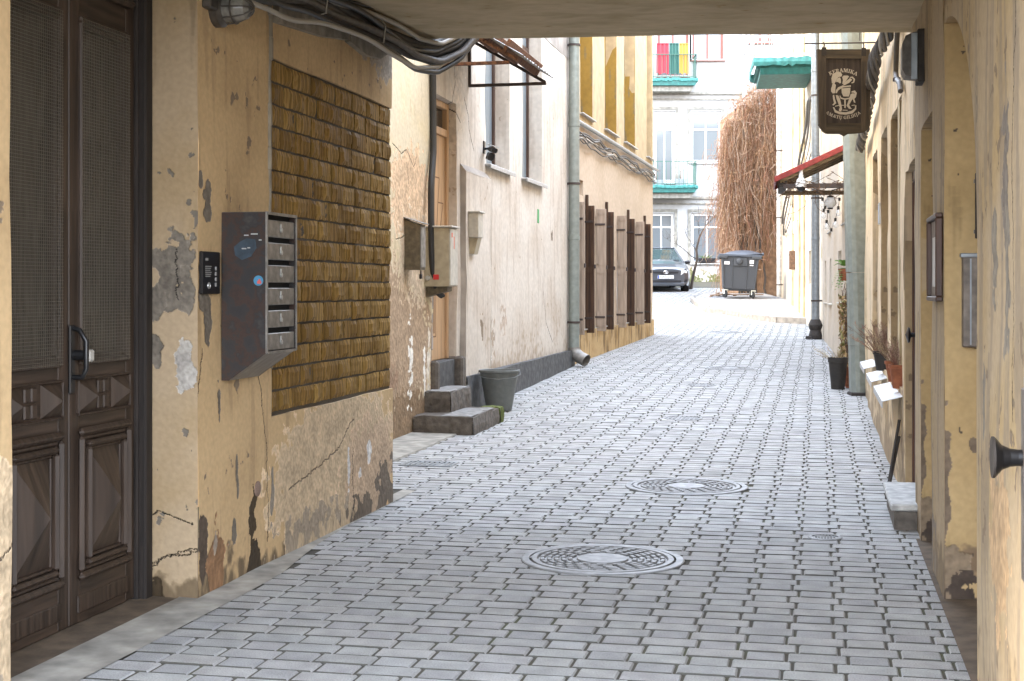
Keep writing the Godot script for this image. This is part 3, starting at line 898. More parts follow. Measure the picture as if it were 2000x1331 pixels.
func entrance(o: Node3D) -> void:
	var d := hold("entrance_door", o, TL.at(0, 0, -0.245))
	d.set_meta("label", "dark brown carved double door with wire mesh over its glass")
	var m := MB.new()
	m.bx(5.735, 5.80, 0.0, 2.75, -0.06, 0.055, 0.008); m.bx(5.718, 5.738, 0.0, 2.75, -0.05, 0.028, 0.006)
	m.bx(4.48, 4.70, 0.0, 2.75, -0.06, 0.05, 0.008)
	part(m, "frame", M.doordark, d)
	m = MB.new()
	m.bx(4.4, 5.9, -0.05, 2.75, -0.1, -0.07)
	part(m, "backing", M.black, d)
	for leaf in [[5.22, 1.0], [4.703, -1.0]]:
		var x0: float = leaf[0]
		var sg: float = leaf[1]
		var x1 := x0 + 0.515
		var ga := x0 + (0.075 if sg > 0 else 0.085)
		var gb := x1 - (0.085 if sg > 0 else 0.075)
		m = MB.new()
		m.bx(x0, ga, 0.015, 2.7, -0.03, 0.012, 0.004)
		part(m, "stile", M.doorwood, d)
		m = MB.new()
		m.bx(gb, x1, 0.015, 2.7, -0.03, 0.012, 0.004)
		part(m, "stile", M.doorwood, d)
		m = MB.new()
		m.bx(ga, gb, 0.015, 0.985, -0.03, 0.011)
		part(m, "rail", M.doorwood_h, d)
		m = MB.new()
		m.bx(ga, gb, 2.22, 2.7, -0.03, 0.011)
		part(m, "rail", M.doorwood_h, d)
		m = MB.new()
		frame4(m, ga - 0.012, gb + 0.012, 0.96, 2.245, 0.022, -0.01, 0.026, 0.006)
		frame4(m, ga + 0.01, gb - 0.01, 0.985, 2.22, 0.016, -0.02, 0.016, 0.004)
		m.bx(ga - 0.02, gb + 0.02, 2.34, 2.37, 0.0, 0.05, 0.012); m.bx(ga, gb, 2.37, 2.42, 0.0, 0.03, 0.01)
		part(m, "glazing_bead", M.doorwood, d)
		m = MB.new()
		m.bx(ga, gb, 0.98, 2.23, -0.028, -0.018)
		part(m, "pane", M.doorpane, d)
		m = MB.new()
		var x := ga - 0.005
		while x < gb + 0.008:
			m.bx(x, x + 0.0018, 0.965, 2.235, 0.0265, 0.0283); x += 0.0125
		var y := 0.97
		while y < 2.235:
			m.bx(ga - 0.008, gb + 0.008, y, y + 0.0018, 0.0283, 0.030); y += 0.0125
		part(m, "wire_mesh", M.wire, d)
		# carved lower panel
		m = MB.new()
		var c0 := ga - 0.02
		var c1 := gb + 0.02
		frame4(m, c0, c1, 0.17, 0.73, 0.030, 0.009, 0.036, 0.012)
		frame4(m, c0 + 0.030, c1 - 0.030, 0.20, 0.70, 0.018, 0.009, 0.020, 0.005)
		frame4(m, c0 + 0.050, c1 - 0.050, 0.22, 0.68, 0.022, 0.009, 0.042, 0.012)
		frame4(m, c0 + 0.074, c1 - 0.074, 0.244, 0.656, 0.012, 0.009, 0.022, 0.004)
		m.bx(c0, c1, 0.05, 0.115, 0.009, 0.018, 0.006)
		part(m, "panel_moulding", M.doorwood, d)
		m = MB.new()
		pyramid(m, c0 + 0.087, c1 - 0.087, 0.257, 0.643, 0.012, 0.075)
		part(m, "raised_panel", M.doorwood, d)
		for q in [[c0 + 0.004, c0 + 0.135], [c1 - 0.135, c1 - 0.004]]:
			m = MB.new()
			pyramid(m, q[0], q[1], 0.785, 0.905, 0.011, 0.05)
			part(m, "diamond_boss", M.doorwood, d)
		m = MB.new()
		for i in 2:
			for j in 2:
				m.bx(c0 + 0.145 + i * 0.045, c0 + 0.183 + i * 0.045, 0.79 + j * 0.058, 0.842 + j * 0.058, 0.009, 0.020, 0.005)
		frame4(m, c0 - 0.004, c1 + 0.004, 0.775, 0.915, 0.008, 0.009, 0.024, 0.003)
		part(m, "carved_band", M.doorwood, d)
	m = MB.new()
	m.bx(5.212, 5.248, 0.86, 1.11, 0.012, 0.022, 0.004)
	m.tube([Vector3(5.23, 0.92, 0.02), Vector3(5.23, 0.92, 0.06), Vector3(5.23, 0.95, 0.075), Vector3(5.23, 1.05, 0.075), Vector3(5.23, 1.09, 0.05), Vector3(5.23, 1.10, 0.02)], 0.010, 8)
	m.lathe(Transform3D(Basis(Vector3.RIGHT, PI / 2), Vector3(5.245, 1.0, 0.02)), [Vector2(0.02, 0), Vector2(0.018, 0.045), Vector2(0.0, 0.05)], 12)
	part(m, "handle", M.black, d)
	m = MB.new()
	m.bx(5.238, 5.275, 0.975, 1.02, 0.06, 0.085, 0.006)
	part(m, "handle_cap", M.cap, d)

func textures() -> void:
	tile("grain", 0.09, 4, 1, 0.72, 1.0)
	tile("mottle", 0.012, 5, 2, 0.66, 1.0)
	tile("soft", 0.014, 5, 12, 0.84, 1.0)
	tile("woodsoft", 0.03, 4, 14, 0.80, 1.0, 1, 16)
	tile("speck", 0.20, 3, 3, 0.62, 1.0, 1, 1, 0.6)
	tile("woodv", 0.03, 4, 4, 0.55, 1.0, 1, 16)
	tile("woodh", 0.03, 4, 5, 0.55, 1.0, 16, 1)
	two_tone("rust", 0.02, 5, 6, [[0.0, Color(0.035, 0.02, 0.014)], [0.45, Color(0.12, 0.05, 0.025)], [0.62, Color(0.22, 0.10, 0.05)], [0.8, Color(0.10, 0.045, 0.025)], [1.0, Color(0.30, 0.16, 0.09)]])
	two_tone("jointmix", 0.016, 4, 33, [[0.0, Color(0.05, 0.045, 0.035)], [0.55, Color(0.075, 0.065, 0.045)], [0.75, Color(0.07, 0.07, 0.035)], [1.0, Color(0.085, 0.095, 0.04)]])
	mt("joint", Color(0.9, 0.9, 0.9), 0.95, "jointmix", 0.22, 0.2)
	mt("sett", Color(1, 1, 1), 0.75, "speck", 1.3, 0.12, 0.0, 0.4, true)
	M.sett.uv1_world_triplanar = true
	M.sett.detail_enabled = true
	M.sett.detail_blend_mode = BaseMaterial3D.BLEND_MODE_MUL
	M.sett.detail_albedo = T.soft
	M.sett.detail_uv_layer = BaseMaterial3D.DETAIL_UV_2
	M.sett.uv2_triplanar = true
	M.sett.uv2_world_triplanar = true
	M.sett.uv2_scale = Vector3.ONE * 0.9
	mt("iron", Color(0.31, 0.31, 0.305), 0.5, "mottle", 2.0, 0.05, 0.15)
	mt("concrete_pale", Color(0.46, 0.43, 0.37), 0.9, "mottle", 0.9, 0.3)
	mt("dirt", Color(0.18, 0.13, 0.085), 0.95, "mottle", 1.1, 0.5)

# ---------- left side of the alley ----------
var DW := Wall.new(-3.45, 0.216, 0.0, true)
var FL := Wall.new(-3.865, 0.237, 0.0, true)
func mass(o: Node3D, w: Wall, u0: float, u1: float, depth: float, h: float, m: Material) -> void:
	var b := MB.new()
	b.bx(u0 + 0.01, u1 - 0.01, -1.0, h, -depth, -0.5)
	b.bx(u0 + 0.01, u1 - 0.01, h - 0.02, h + 0.15, -depth - 0.3, 0.12)
	b.bx(u0, u0 + 0.2, -1.0, h - 0.03, -0.5, -0.004)
	b.bx(u1 - 0.2, u1, -1.0, h - 0.03, -0.5, -0.004)
	inst(b.mesh(), "house_body", m, o, w.t)
# a casement set in an opening: x0..x1, y0..y1 at depth z (negative); panes mirrors the panes across and up
func window(o: Node3D, t: Transform3D, x0: float, x1: float, y0: float, y1: float, z: float, fm: Material, gm: Material, cols := 2, transom := 0.0, fw := 0.06) -> void:
	var w := hold("window", o, t)
	var m := MB.new()
	frame4(m, x0, x1, y0, y1, fw, z - 0.05, z, 0.006)
	var top := y1 - fw
	if transom > 0.0:
		m.bx(x0 + fw, x1 - fw, transom - 0.03, transom + 0.03, z - 0.05, z - 0.003, 0.006)
		top = transom - 0.03
	for i in cols - 1:
		var x := lerpf(x0 + fw, x1 - fw, (i + 1.0) / cols)
		m.bx(x - 0.03, x + 0.03, y0 + fw, top, z - 0.05, z - 0.004, 0.006)
		if transom > 0.0: m.bx(x - 0.02, x + 0.02, transom + 0.03, y1 - fw, z - 0.05, z - 0.006, 0.004)
	part(m, "frame", fm, w)
	for i in cols:
		var a := lerpf(x0 + fw, x1 - fw, float(i) / cols)
		var b := lerpf(x0 + fw, x1 - fw, (i + 1.0) / cols)
		m = MB.new()
		m.bx(a, b, y0 + fw, top, z - 0.035, z - 0.028)
		part(m, "pane", gm, w)
		if transom > 0.0:
			m = MB.new()
			m.bx(a, b, transom + 0.03, y1 - fw, z - 0.035, z - 0.028)
			part(m, "pane", gm, w)
func left_materials() -> void:
	plaster("pier", 1.45, 3.9, 170.0, Color(0.62, 0.52, 0.36), {"seed": 71, "tone": Color(0.62, 0.50, 0.30), "relief": 1.6, "streak": Color(0.40, 0.30, 0.20), "streak_at": 0.72,
		"patches": [[0.75, 2.0, 0.62, 0.42, Color(0.58, 0.41, 0.26), 0.22, 0.35], [0.5, 0.75, 1.0, 0.72, Color(0.38, 0.275, 0.18), 0.04, 0.55], [0.9, 1.5, 0.5, 0.35, Color(0.50, 0.39, 0.27), 0.03, 0.7],
			[0.7, 0.10, 1.0, 0.27, Color(0.24, 0.165, 0.10), 0.28, 0.4], [0.72, 0.62, 0.05, 0.28, Color(0.72, 0.69, 0.62), 0.1, 1.5], [1.15, 0.5, 0.03, 0.20, Color(0.72, 0.69, 0.62), 0.1, 1.5], [1.3, 0.55, 0.05, 0.3, Color(0.62, 0.56, 0.46), 0.1, 1.2], [0.2, 0.5, 0.14, 0.1, Color(0.30, 0.2, 0.13), 0.1, 1.0]],
		"cracks": [[Vector2(0.2, 2.42), Vector2(0.45, 2.36), Vector2(0.6, 2.40), Vector2(0.8, 2.28), Vector2(0.9, 2.38)], [Vector2(0.6, 2.3), Vector2(0.7, 2.1)], [Vector2(0.3, 1.65), Vector2(0.7, 1.7), Vector2(1.0, 1.62)]]})
	plaster("whitewall", 7.4, 4.4, 110.0, Color(0.58, 0.52, 0.445), {"seed": 81, "tone": Color(0.47, 0.385, 0.30), "tone_amount": 0.55, "cf": 0.8, "streak": Color(0.40, 0.33, 0.265), "streak_at": 0.58, "streak_amount": 0.45, "flakes": [Color(0.34, 0.27, 0.2), 0.80], "relief": 1.0, "fine": 0.05,
		"grime": [Color(0.37, 0.29, 0.21), 1.1, 0.6],
		"patches": [[5.85, 1.92, 0.05, 0.06, Color(0.14, 0.10, 0.07), 0.25, 1.2], [2.35, 0.55, 0.08, 0.12, Color(0.72, 0.71, 0.70), 0.06, 1.3], [3.0, 0.9, 0.12, 0.12, Color(0.42, 0.34, 0.27), 0.05, 1.8], [2.5, 0.72, 0.07, 0.16, Color(0.36, 0.29, 0.22), 0.08, 1.8], [1.0, 3.3, 0.2, 0.4, Color(0.52, 0.45, 0.37), 0.1, 1.3], [0.85, 2.75, 0.12, 0.15, Color(0.46, 0.40, 0.34), 0.15, 1.2], [1.75, 0.85, 0.05, 0.12, Color(0.22, 0.17, 0.12), 0.15, 1.4]],
		"cracks": [[Vector2(1.25, 3.1), Vector2(1.4, 2.95), Vector2(1.45, 2.8), Vector2(1.65, 2.62)], [Vector2(0.75, 3.6), Vector2(0.9, 3.2), Vector2(0.8, 3.0), Vector2(1.1, 2.85)], [Vector2(5.3, 1.2), Vector2(5.5, 0.8), Vector2(5.9, 0.55)]]})
	plaster("flwall", 8.8, 3.9, 90.0, Color(0.55, 0.435, 0.32), {"seed": 91, "tone": Color(0.49, 0.38, 0.27), "cf": 0.7, "streak": Color(0.50, 0.39, 0.28), "streak_at": 0.68, "streak_amount": 0.3, "fine": 0.05, "relief": 0.8, "grime": [Color(0.45, 0.33, 0.2), 1.0, 0.5]})
	plaster("flplinth", 8.8, 0.9, 110.0, Color(0.52, 0.36, 0.18), {"seed": 95, "tone": Color(0.36, 0.22, 0.09), "tone_amount": 1.0, "streak": Color(0.16, 0.11, 0.06), "streak_at": 0.60, "streak_amount": 0.7, "relief": 1.5, "grime": [Color(0.14, 0.10, 0.06), 0.5, 0.7]})
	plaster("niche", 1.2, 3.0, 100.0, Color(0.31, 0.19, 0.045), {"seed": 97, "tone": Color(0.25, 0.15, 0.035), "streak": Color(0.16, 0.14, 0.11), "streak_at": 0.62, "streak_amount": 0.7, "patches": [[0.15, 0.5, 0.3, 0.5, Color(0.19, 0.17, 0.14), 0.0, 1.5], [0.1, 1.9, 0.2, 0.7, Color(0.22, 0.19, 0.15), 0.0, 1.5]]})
	mt("cream", Color(0.70, 0.60, 0.45), 0.9, "mottle", 0.35, 0.3)
	mt("palewall", Color(0.53, 0.47, 0.41), 0.9, "mottle", 0.3, 0.3)
	mt("uppochre", Color(0.56, 0.415, 0.235), 0.9, "soft", 0.5, 0.3)
	mt("plinthgrey", Color(0.115, 0.115, 0.115), 0.85, "mottle", 1.3, 0.4)
	mt("stepstone", Color(0.17, 0.145, 0.12), 0.9, "mottle", 1.8, 0.6)
	mt("steptop", Color(0.34, 0.33, 0.315), 0.85, "mottle", 1.8, 0.5)
	mt("moss", Color(0.15, 0.18, 0.045), 0.95, "grain", 3.0, 0.6)
	mt("beigewood", Color(0.58, 0.36, 0.19), 0.45, "woodsoft", 0.8, 0.03)
	mt("groove", Color(0.16, 0.075, 0.03), 0.6)
	mt("pane_dark", Color(0.03, 0.035, 0.04), 0.06, "", 1.0, 0.0, 0.0, 0.8)
	mt("pane_grey", Color(0.22, 0.26, 0.28), 0.08, "", 1.0, 0.0, 0.0, 0.8)
	mt("pane_pale", Color(0.60, 0.62, 0.64), 0.10, "", 1.0, 0.0, 0.0, 0.8)
	mt("frame_brown", Color(0.10, 0.048, 0.028), 0.5, "woodv", 2.0)
	mt("frame_white", Color(0.78, 0.77, 0.75), 0.4)
	mt("sill", Color(0.50, 0.50, 0.49), 0.4, "soft", 2.0, 0.0, 0.3)
	mt("zinc", Color(0.29, 0.32, 0.29), 0.42, "soft", 1.4, 0.05, 0.35)
	mt("zincgrey", Color(0.32, 0.35, 0.37), 0.4, "soft", 1.4, 0.05, 0.5)
	mt("rusty", Color(1, 1, 1), 0.85, "rust", 1.4, 0.15)
	mt("bracket_iron", Color(0.05, 0.035, 0.03), 0.6)
	mt("shutter_pale", Color(0.42, 0.325, 0.245), 0.7, "woodsoft", 1.5, 0.06)
	mt("shutter_brown", Color(0.105, 0.05, 0.024), 0.6, "woodv", 1.5, 0.08)
	mt("cable_black", Color(0.018, 0.017, 0.016), 0.5)
	mt("cable_dusty", Color(0.075, 0.068, 0.06), 0.7, "mottle", 3.0)
	mt("cable_grey", Color(0.16, 0.14, 0.12), 0.6, "mottle", 3.0)
	mt("cable_pale", Color(0.36, 0.33, 0.28), 0.6)
	mt("bucket", Color(0.155, 0.165, 0.155), 0.55, "soft", 2.0, 0.05)
	mt("cabinet", Color(0.42, 0.355, 0.24), 0.45, "soft", 1.5, 0.03)
	mt("cabinet_front", Color(0.56, 0.52, 0.44), 0.45, "soft", 1.5, 0.03)
	mt("boxbrown", Color(0.16, 0.125, 0.075), 0.6, "mottle", 2.5, 0.1)
	mt("red", Color(0.50, 0.02, 0.02), 0.5)
	mt("steel", Color(0.5, 0.5, 0.48), 0.35, "", 1.0, 0.0, 0.7)
	mt("tin", Color(0.40, 0.37, 0.33), 0.55, "mottle", 2.0, 0.1, 0.4)
	mt("tagred", Color(0.62, 0.10, 0.04), 0.5)
	mt("tag", Color(0.03, 0.30, 0.09), 0.5)
func left_house() -> void:
	var o := thing("plastered_house", "pale plastered house with a raised wooden door and two recessed windows", "house")
	var w := MB.new()
	panel(w, 11.55, 12.98, -0.1, 3.9, [], [11.55, 0.0, 1.45, 3.9], 0.014, 0.12)
	inst(w.mesh(), "pier", M.pier, o, DW.t)
	w = MB.new()
	panel(w, 8.4, 11.55, -0.1, 5.4, [], [0, 0, 1, 1], 0.0, 2.0)
	panel(w, 11.55, 12.98, 3.9, 5.4, [], [0, 0, 1, 1], 0.0, 2.0)
	inst(w.mesh(), "wall", M.cream, o, DW.t)
	w = MB.new()
	panel(w, 12.98, 20.22, -0.1, 4.4, [[12.0, -1.0, 13.86, 3.0, 0.12], [15.04, 2.54, 16.2, 5.0, 0.2], [16.92, 2.54, 18.1, 5.0, 0.2]], [12.9, 0.0, 7.4, 4.4], 0.014, 0.2)
	# lower wall stands out a little beyond the door
	var tx := [12.9, 0.0, 7.4, 4.4]
	var b := MB.new()
	panel(b, 13.99, 15.06, -0.1, 2.38, [], tx, 0.014, 0.15)
	inst(b.mesh(), "wall_thickening", M.whitewall, o, DW.at(0, 0, 0.055))
	b = MB.new()
	b.quad(Vector3(13.99, 2.37, 0.055), Vector3(15.06, 2.37, 0.055), Vector3(15.06, 2.46, -0.01), Vector3(13.99, 2.46, -0.01))
	b.quad(Vector3(15.06, -0.1, 0.056), Vector3(15.06, -0.1, -0.02), Vector3(15.06, 2.46, -0.01), Vector3(15.06, 2.375, 0.056))
	b.quad(Vector3(13.99, -0.1, -0.02), Vector3(13.99, -0.1, 0.056), Vector3(13.99, 2.375, 0.056), Vector3(13.99, 2.46, -0.01))
	inst(b.mesh(), "wall_ledge", M.palewall, o, DW.t)
	inst(w.mesh(), "wall", M.whitewall, o, DW.t)
	w = MB.new()
	panel(w, 12.98, 20.22, 4.4, 5.4, [[15.04, 4.0, 16.2, 5.0, 0.2], [16.92, 4.0, 18.1, 5.0, 0.2]], [0, 0, 1, 1], 0.0, 2.0)
	inst(w.mesh(), "wall", M.palewall, o, DW.t)
	mass(o, DW, 8.45, 20.2, 7.0, 5.4, M.palewall)
	for u in [[15.04, 16.2], [16.92, 18.1]]:
		window(o, DW.t, u[0], u[1], 2.54, 5.0, -0.16, M.frame_brown, M.pane_grey, 2, 4.2)
		b = MB.new()
		b.bx(u[0] - 0.05, u[1] + 0.04, 2.515, 2.535, -0.18, 0.07, 0.004)
		b.bx(u[0] - 0.05, u[1] + 0.04, 2.49, 2.52, 0.062, 0.072)
		inst(b.mesh(), "sill", M.sill, o, DW.t)
	b = MB.new()
	panel(b, 13.99, 20.1, -0.2, 0.40, [], [0, 0, 1, 1], 0.02, 0.2)
	inst(b.mesh(), "plinth", M.plinthgrey, o, DW.at(0, 0.0, 0.078))
	b = MB.new()
	b.bx(13.99, 20.1, 0.36, 0.399, -0.01, 0.07, 0.01)
	inst(b.mesh(), "plinth_ledge", M.plinthgrey, o, DW.t)
	# door in its recess
	var d := hold("house_door", o, DW.at(0, 0, -0.11))
	d.set_meta("label", "light wood front door with a fan of carved lines and a transom")
	b = MB.new()
	b.bx(12.98, 13.04, 0.58, 3.0, -0.05, 0.03, 0.006); b.bx(13.80, 13.86, 0.58, 3.0, -0.05, 0.03, 0.006)
	b.bx(13.04, 13.80, 2.94, 3.0, -0.05, 0.03, 0.006); b.bx(13.04, 13.80, 2.68, 2.75, -0.05, 0.03, 0.006)
	part(b, "frame", M.beigewood, d)
	b = MB.new()
	b.bx(13.04, 13.80, 0.58, 2.68, -0.05, 0.004, 0.004)
	part(b, "leaf", M.beigewood, d)
	b = MB.new()
	b.bx(13.04, 13.80, 2.75, 2.94, -0.03, -0.02)
	part(b, "transom_pane", M.pane_dark, d)
	b = MB.new()
	for q in [[13.42, 1.35, 13.10, 2.05], [13.42, 1.35, 13.24, 2.28], [13.42, 1.35, 13.60, 2.28], [13.42, 1.35, 13.74, 2.05], [13.24, 2.28, 13.60, 2.28], [13.10, 2.05, 13.29, 2.05], [13.55, 2.05, 13.74, 2.05], [13.36, 0.80, 13.36, 1.45], [13.48, 0.80, 13.48, 1.45], [13.36, 0.80, 13.48, 0.80], [13.40, 0.83, 13.40, 1.42], [13.44, 0.83, 13.44, 1.42]]:
		b.bar(Vector3(q[0], q[1], 0.0035), Vector3(q[2], q[3], 0.0035), 0.012, 0.004, 0.0, Vector3(0, 0, 1))
	part(b, "carved_line", M.groove, d)
	b = MB.new()
	b.bx(13.70, 13.73, 1.5, 1.66, 0.004, 0.012, 0.003); b.tube([Vector3(13.715, 1.58, 0.01), Vector3(13.715, 1.58, 0.05), Vector3(13.62, 1.58, 0.055)], 0.009, 8)
	part(b, "handle", M.bracket_iron, d)
	# threshold block in the recess
	b = MB.new()
	b.bx(12.99, 13.85, -0.1, 0.575, -0.12, -0.02, 0.01)
	inst(b.mesh(), "threshold", M.plinthgrey, o, DW.t)
	b = MB.new()
	b.bx(12.93, 13.03, -0.1, 0.60, -0.10, 0.06, 0.02)
	inst(b.mesh(), "threshold_cheek", M.stepstone, o, DW.t)
	b = MB.new()
	b.bx(13.84, 13.96, -0.1, 0.60, -0.10, 0.06, 0.02)
	inst(b.mesh(), "threshold_cheek", M.stepstone, o, DW.t)
	# lime strip along the pier edge
	b = MB.new()
	var y := 0.7
	while y < 3.9:
		b.box(tf(12.955 + rng.randf_range(-0.008, 0.008), y + 0.06, -0.008 + rng.randf_range(-0.004, 0.004)), Vector3(0.05, 0.13, 0.03), 0.008)
		y += 0.12
	inst(b.mesh(), "edge_strip", M.palewall, o, DW.t)
	steps()
	left_fittings()
func rough_block(m: MB, x0: float, x1: float, y0: float, y1: float, z0: float, z1: float, am: float) -> void:
	# a block with worn, uneven edges
	var nx := 7
	var nz := 5
	var top := []
	for i in nx + 1:
		var r := []
		for k in nz + 1:
			var p := Vector3(lerpf(x0, x1, float(i) / nx), y1, lerpf(z0, z1, float(k) / nz))
			var e := i == 0 or i == nx or k == nz
			p += Vector3(rng.randf_range(-am, am) * 0.5, rng.randf_range(-am, am * 0.3) * (1.6 if e else 0.5), rng.randf_range(-am, am) * 0.5)
			r.append(p)
		top.append(r)
	for i in nx:
		for k in nz: m.qo(top[i][k], top[i + 1][k], top[i + 1][k + 1], top[i][k + 1], Vector3.UP)
	var side := func(l: Array, out: Vector3) -> void:
		var prev := l
		for s in 3:
			var nl := []
			for j in l.size():
				var p: Vector3 = l[j]
				p.y = lerpf(y1, y0, (s + 1) / 3.0)
				p += out * (am * 0.6 + (0.0 if j == 0 or j == l.size() - 1 else rng.randf_range(-am, am) * 0.6))
				nl.append(p)
			for j in l.size() - 1: m.qo(prev[j], prev[j + 1], nl[j + 1], nl[j], out)
			prev = nl
	side.call(top[0], Vector3.LEFT)
	side.call(top[nx], Vector3.RIGHT)
	var fr := []
	for i in nx + 1: fr.append(top[i][nz])
	side.call(fr, Vector3.BACK)
func steps() -> void:
	var o := thing("door_steps", "two worn concrete steps, mossy at one corner, below the light wood door", "steps", DW.at(12.9, 0.0, 0.0))
	var b := MB.new()
	rough_block(b, -0.55, 0.58, -0.08, 0.165, 0.0, 0.52, 0.012)
	part(b, "step", M.stepstone, o).set_meta("label", "lower step with green moss on its far corner")
	b = MB.new()
	rough_block(b, -0.18, 0.58, 0.16, 0.345, 0.0, 0.23, 0.010)
	part(b, "step", M.stepstone, o)
	b = MB.new()
	rough_block(b, 0.44, 0.587, 0.02, 0.169, 0.36, 0.533, 0.012)
	part(b, "moss", M.moss, o)
	b = MB.new()
	rough_block(b, -0.53, 0.34, 0.16, 0.1685, 0.245, 0.50, 0.004)
	part(b, "worn_tread", M.steptop, o)
	b = MB.new()
	rough_block(b, -0.165, 0.56, 0.34, 0.3495, 0.01, 0.218, 0.003)
	part(b, "worn_tread", M.steptop, o)
func left_fittings() -> void:
	# bucket
	var bp := ground_hit(975, 803)
	var o := thing("bucket", "grey tapered plastic bucket standing beside the concrete steps", "bucket", Transform3D(Basis(), bp))
	var b := MB.new()
	b.lathe(Transform3D(), [Vector2(0, 0.004), Vector2(0.118, 0.004), Vector2(0.125, 0.012), Vector2(0.188, 0.375), Vector2(0.198, 0.378), Vector2(0.203, 0.385), Vector2(0.203, 0.402), Vector2(0.196, 0.405), Vector2(0.186, 0.40), Vector2(0.122, 0.03), Vector2(0, 0.025)], 32)
	part(b, "pail", M.bucket, o)
	b = MB.new()
	b.tube([Vector3(-0.2, 0.39, 0), Vector3(-0.21, 0.36, 0.05), Vector3(-0.15, 0.335, 0.17), Vector3(0, 0.32, 0.206), Vector3(0.15, 0.335, 0.17), Vector3(0.21, 0.36, 0.05), Vector3(0.2, 0.39, 0)], 0.004, 6)
	part(b, "rim_wire", M.bucket, o)
	# small brown meter box with a padlock
	o = thing("meter_box", "small brown metal meter box with sloping lid and padlock on the flaking pier", "meter box", DW.at(12.10, 1.40, 0.0))
	b = MB.new()
	b.prism(Transform3D(Basis(Vector3(0, 0, 1), Vector3(0, 1, 0), Vector3(-1, 0, 0)), Vector3(0.16, 0, 0)), PackedVector2Array([Vector2(0, 0), Vector2(0.135, 0), Vector2(0.135, 0.375), Vector2(0, 0.42)]), 0.0, 0.16)
	part(b, "casing", M.boxbrown, o)
	b = MB.new()
	b.bx(0.012, 0.148, 0.02, 0.36, 0.135, 0.142, 0.003)
	part(b, "door", M.tin, o)
	b = MB.new()
	b.bar(Vector3(0.08, 0.437, -0.005), Vector3(0.08, 0.383, 0.165), 0.19, 0.008)
	part(b, "lid", M.tin, o)
	b = MB.new()
	b.bx(0.06, 0.095, -0.075, -0.035, 0.11, 0.13, 0.004)
	b.tube([Vector3(0.067, -0.036, 0.12), Vector3(0.067, -0.01, 0.12), Vector3(0.077, 0.004, 0.12), Vector3(0.088, -0.01, 0.12), Vector3(0.088, -0.036, 0.12)], 0.003, 6)
	part(b, "padlock", M.black, o)
	# electrical cabinet
	o = thing("electrical_cabinet", "beige electrical cabinet with small red plate, fixed beside the wooden door", "cabinet", DW.at(12.70, 1.262, 0.0))
	b = MB.new()
	b.bx(0.0, 0.27, 0.0, 0.515, 0.0, 0.225, 0.004)
	part(b, "casing", M.cabinet, o)
	b = MB.new()
	b.bx(0.008, 0.262, 0.01, 0.505, 0.225, 0.238, 0.003)
	part(b, "door", M.cabinet_front, o)
	b = MB.new()
	b.bx(-0.015, 0.285, 0.516, 0.530, -0.005, 0.255, 0.003)
	part(b, "lid", M.cabinet_front, o)
	b = MB.new()
	b.bx(-0.004, 0.002, 0.06, 0.105, 0.085, 0.135)
	part(b, "red_plate", M.red, o)
	b = MB.new()
	b.lathe(Transform3D(Basis(Vector3(0, 0, 1), PI / 2), Vector3(0.001, 0.075, 0.035)), [Vector2(0.022, 0), Vector2(0.02, 0.012), Vector2(0, 0.014)], 14)
	part(b, "lock", M.steel, o)
	b = MB.new()
	b.prism(Transform3D(Basis(Vector3(0, 0, 1), Vector3(0, 1, 0), Vector3(-1, 0, 0)), Vector3(0.2, 0, 0)), PackedVector2Array([Vector2(0.01, 0.0), Vector2(0.2, 0.0), Vector2(0.2, -0.04), Vector2(0.01, -0.09)]), 0.0, 0.16)
	part(b, "cable_shroud", M.boxbrown, o)
	b = MB.new()
	b.bx(0.04, 0.075, 0.43, 0.47, 0.2375, 0.2395); b.bx(0.12, 0.14, 0.33, 0.44, 0.2375, 0.2393)
	part(b, "sticker", M.tagred, o)
	# pale junction box beyond the door
	o = thing("junction_box", "pale wall box with a hooded top on the wall beyond the wooden door", "junction box", DW.at(14.08, 1.58, 0.055))
	b = MB.new()
	b.bx(0.0, 0.20, 0.16, 0.40, 0.0, 0.10, 0.005); b.bx(-0.015, 0.215, 0.40, 0.415, -0.005, 0.12, 0.004)
	part(b, "casing", M.cabinet_front, o)
	b = MB.new()
	b.prism(Transform3D(Basis(Vector3(0, 0, 1), Vector3(0, 1, 0), Vector3(-1, 0, 0)), Vector3(0.18, 0, 0)), PackedVector2Array([Vector2(0, 0.0), Vector2(0.05, 0.0), Vector2(0.09, 0.158), Vector2(0, 0.158)]), 0.0, 0.15)
	part(b, "cable_hood", M.cabinet, o)
	# thick cables down the pier
	o = thing("pier_cable", "thick black cable running down the pier edge into the beige cabinet", "cable", DW.at(12.85, 0, 0.03))
	for k in 3:
		b = MB.new()
		var pts := []
		var c := Curve3D.new()
		for p in [[0.0, 4.4, 0.0], [0.02, 3.3, 0.0], [0.03, 2.75, 0.0], [0.0, 2.45, 0.01], [-0.11, 2.15, 0.02], [-0.15, 1.85, 0.03], [-0.15, 1.5, 0.04], [-0.12, 1.3, 0.05], [-0.05, 1.2, 0.07], [0.0, 1.18, 0.09]]:
			c.add_point(Vector3(p[0] + k * 0.022, p[1], p[2] + 0.012 * (k % 2)), Vector3(0, 0.12, 0), Vector3(0, -0.12, 0))
		for q in 50: pts.append(c.sample_baked(c.get_baked_length() * q / 49.0))
		b.tube(pts, [0.026, 0.016, 0.010][k], 8)
		part(b, "cable", [M.cable_black, M.cable_black, M.cable_pale][k], o)
	# rusty canopy over the door
	o = thing("door_canopy", "rusty tin canopy on an iron frame above the light wood door", "canopy", DW.at(12.98, 3.24, 0.0))
	b = MB.new()
	b.bar(Vector3(0.0, 0, 0.0), Vector3(0.0, 0.0, 0.70), 0.03, 0.03, 0.004)
	b.bar(Vector3(0.0, 0.47, 0.0), Vector3(0.0, 0.02, 0.78), 0.03, 0.03, 0.004)
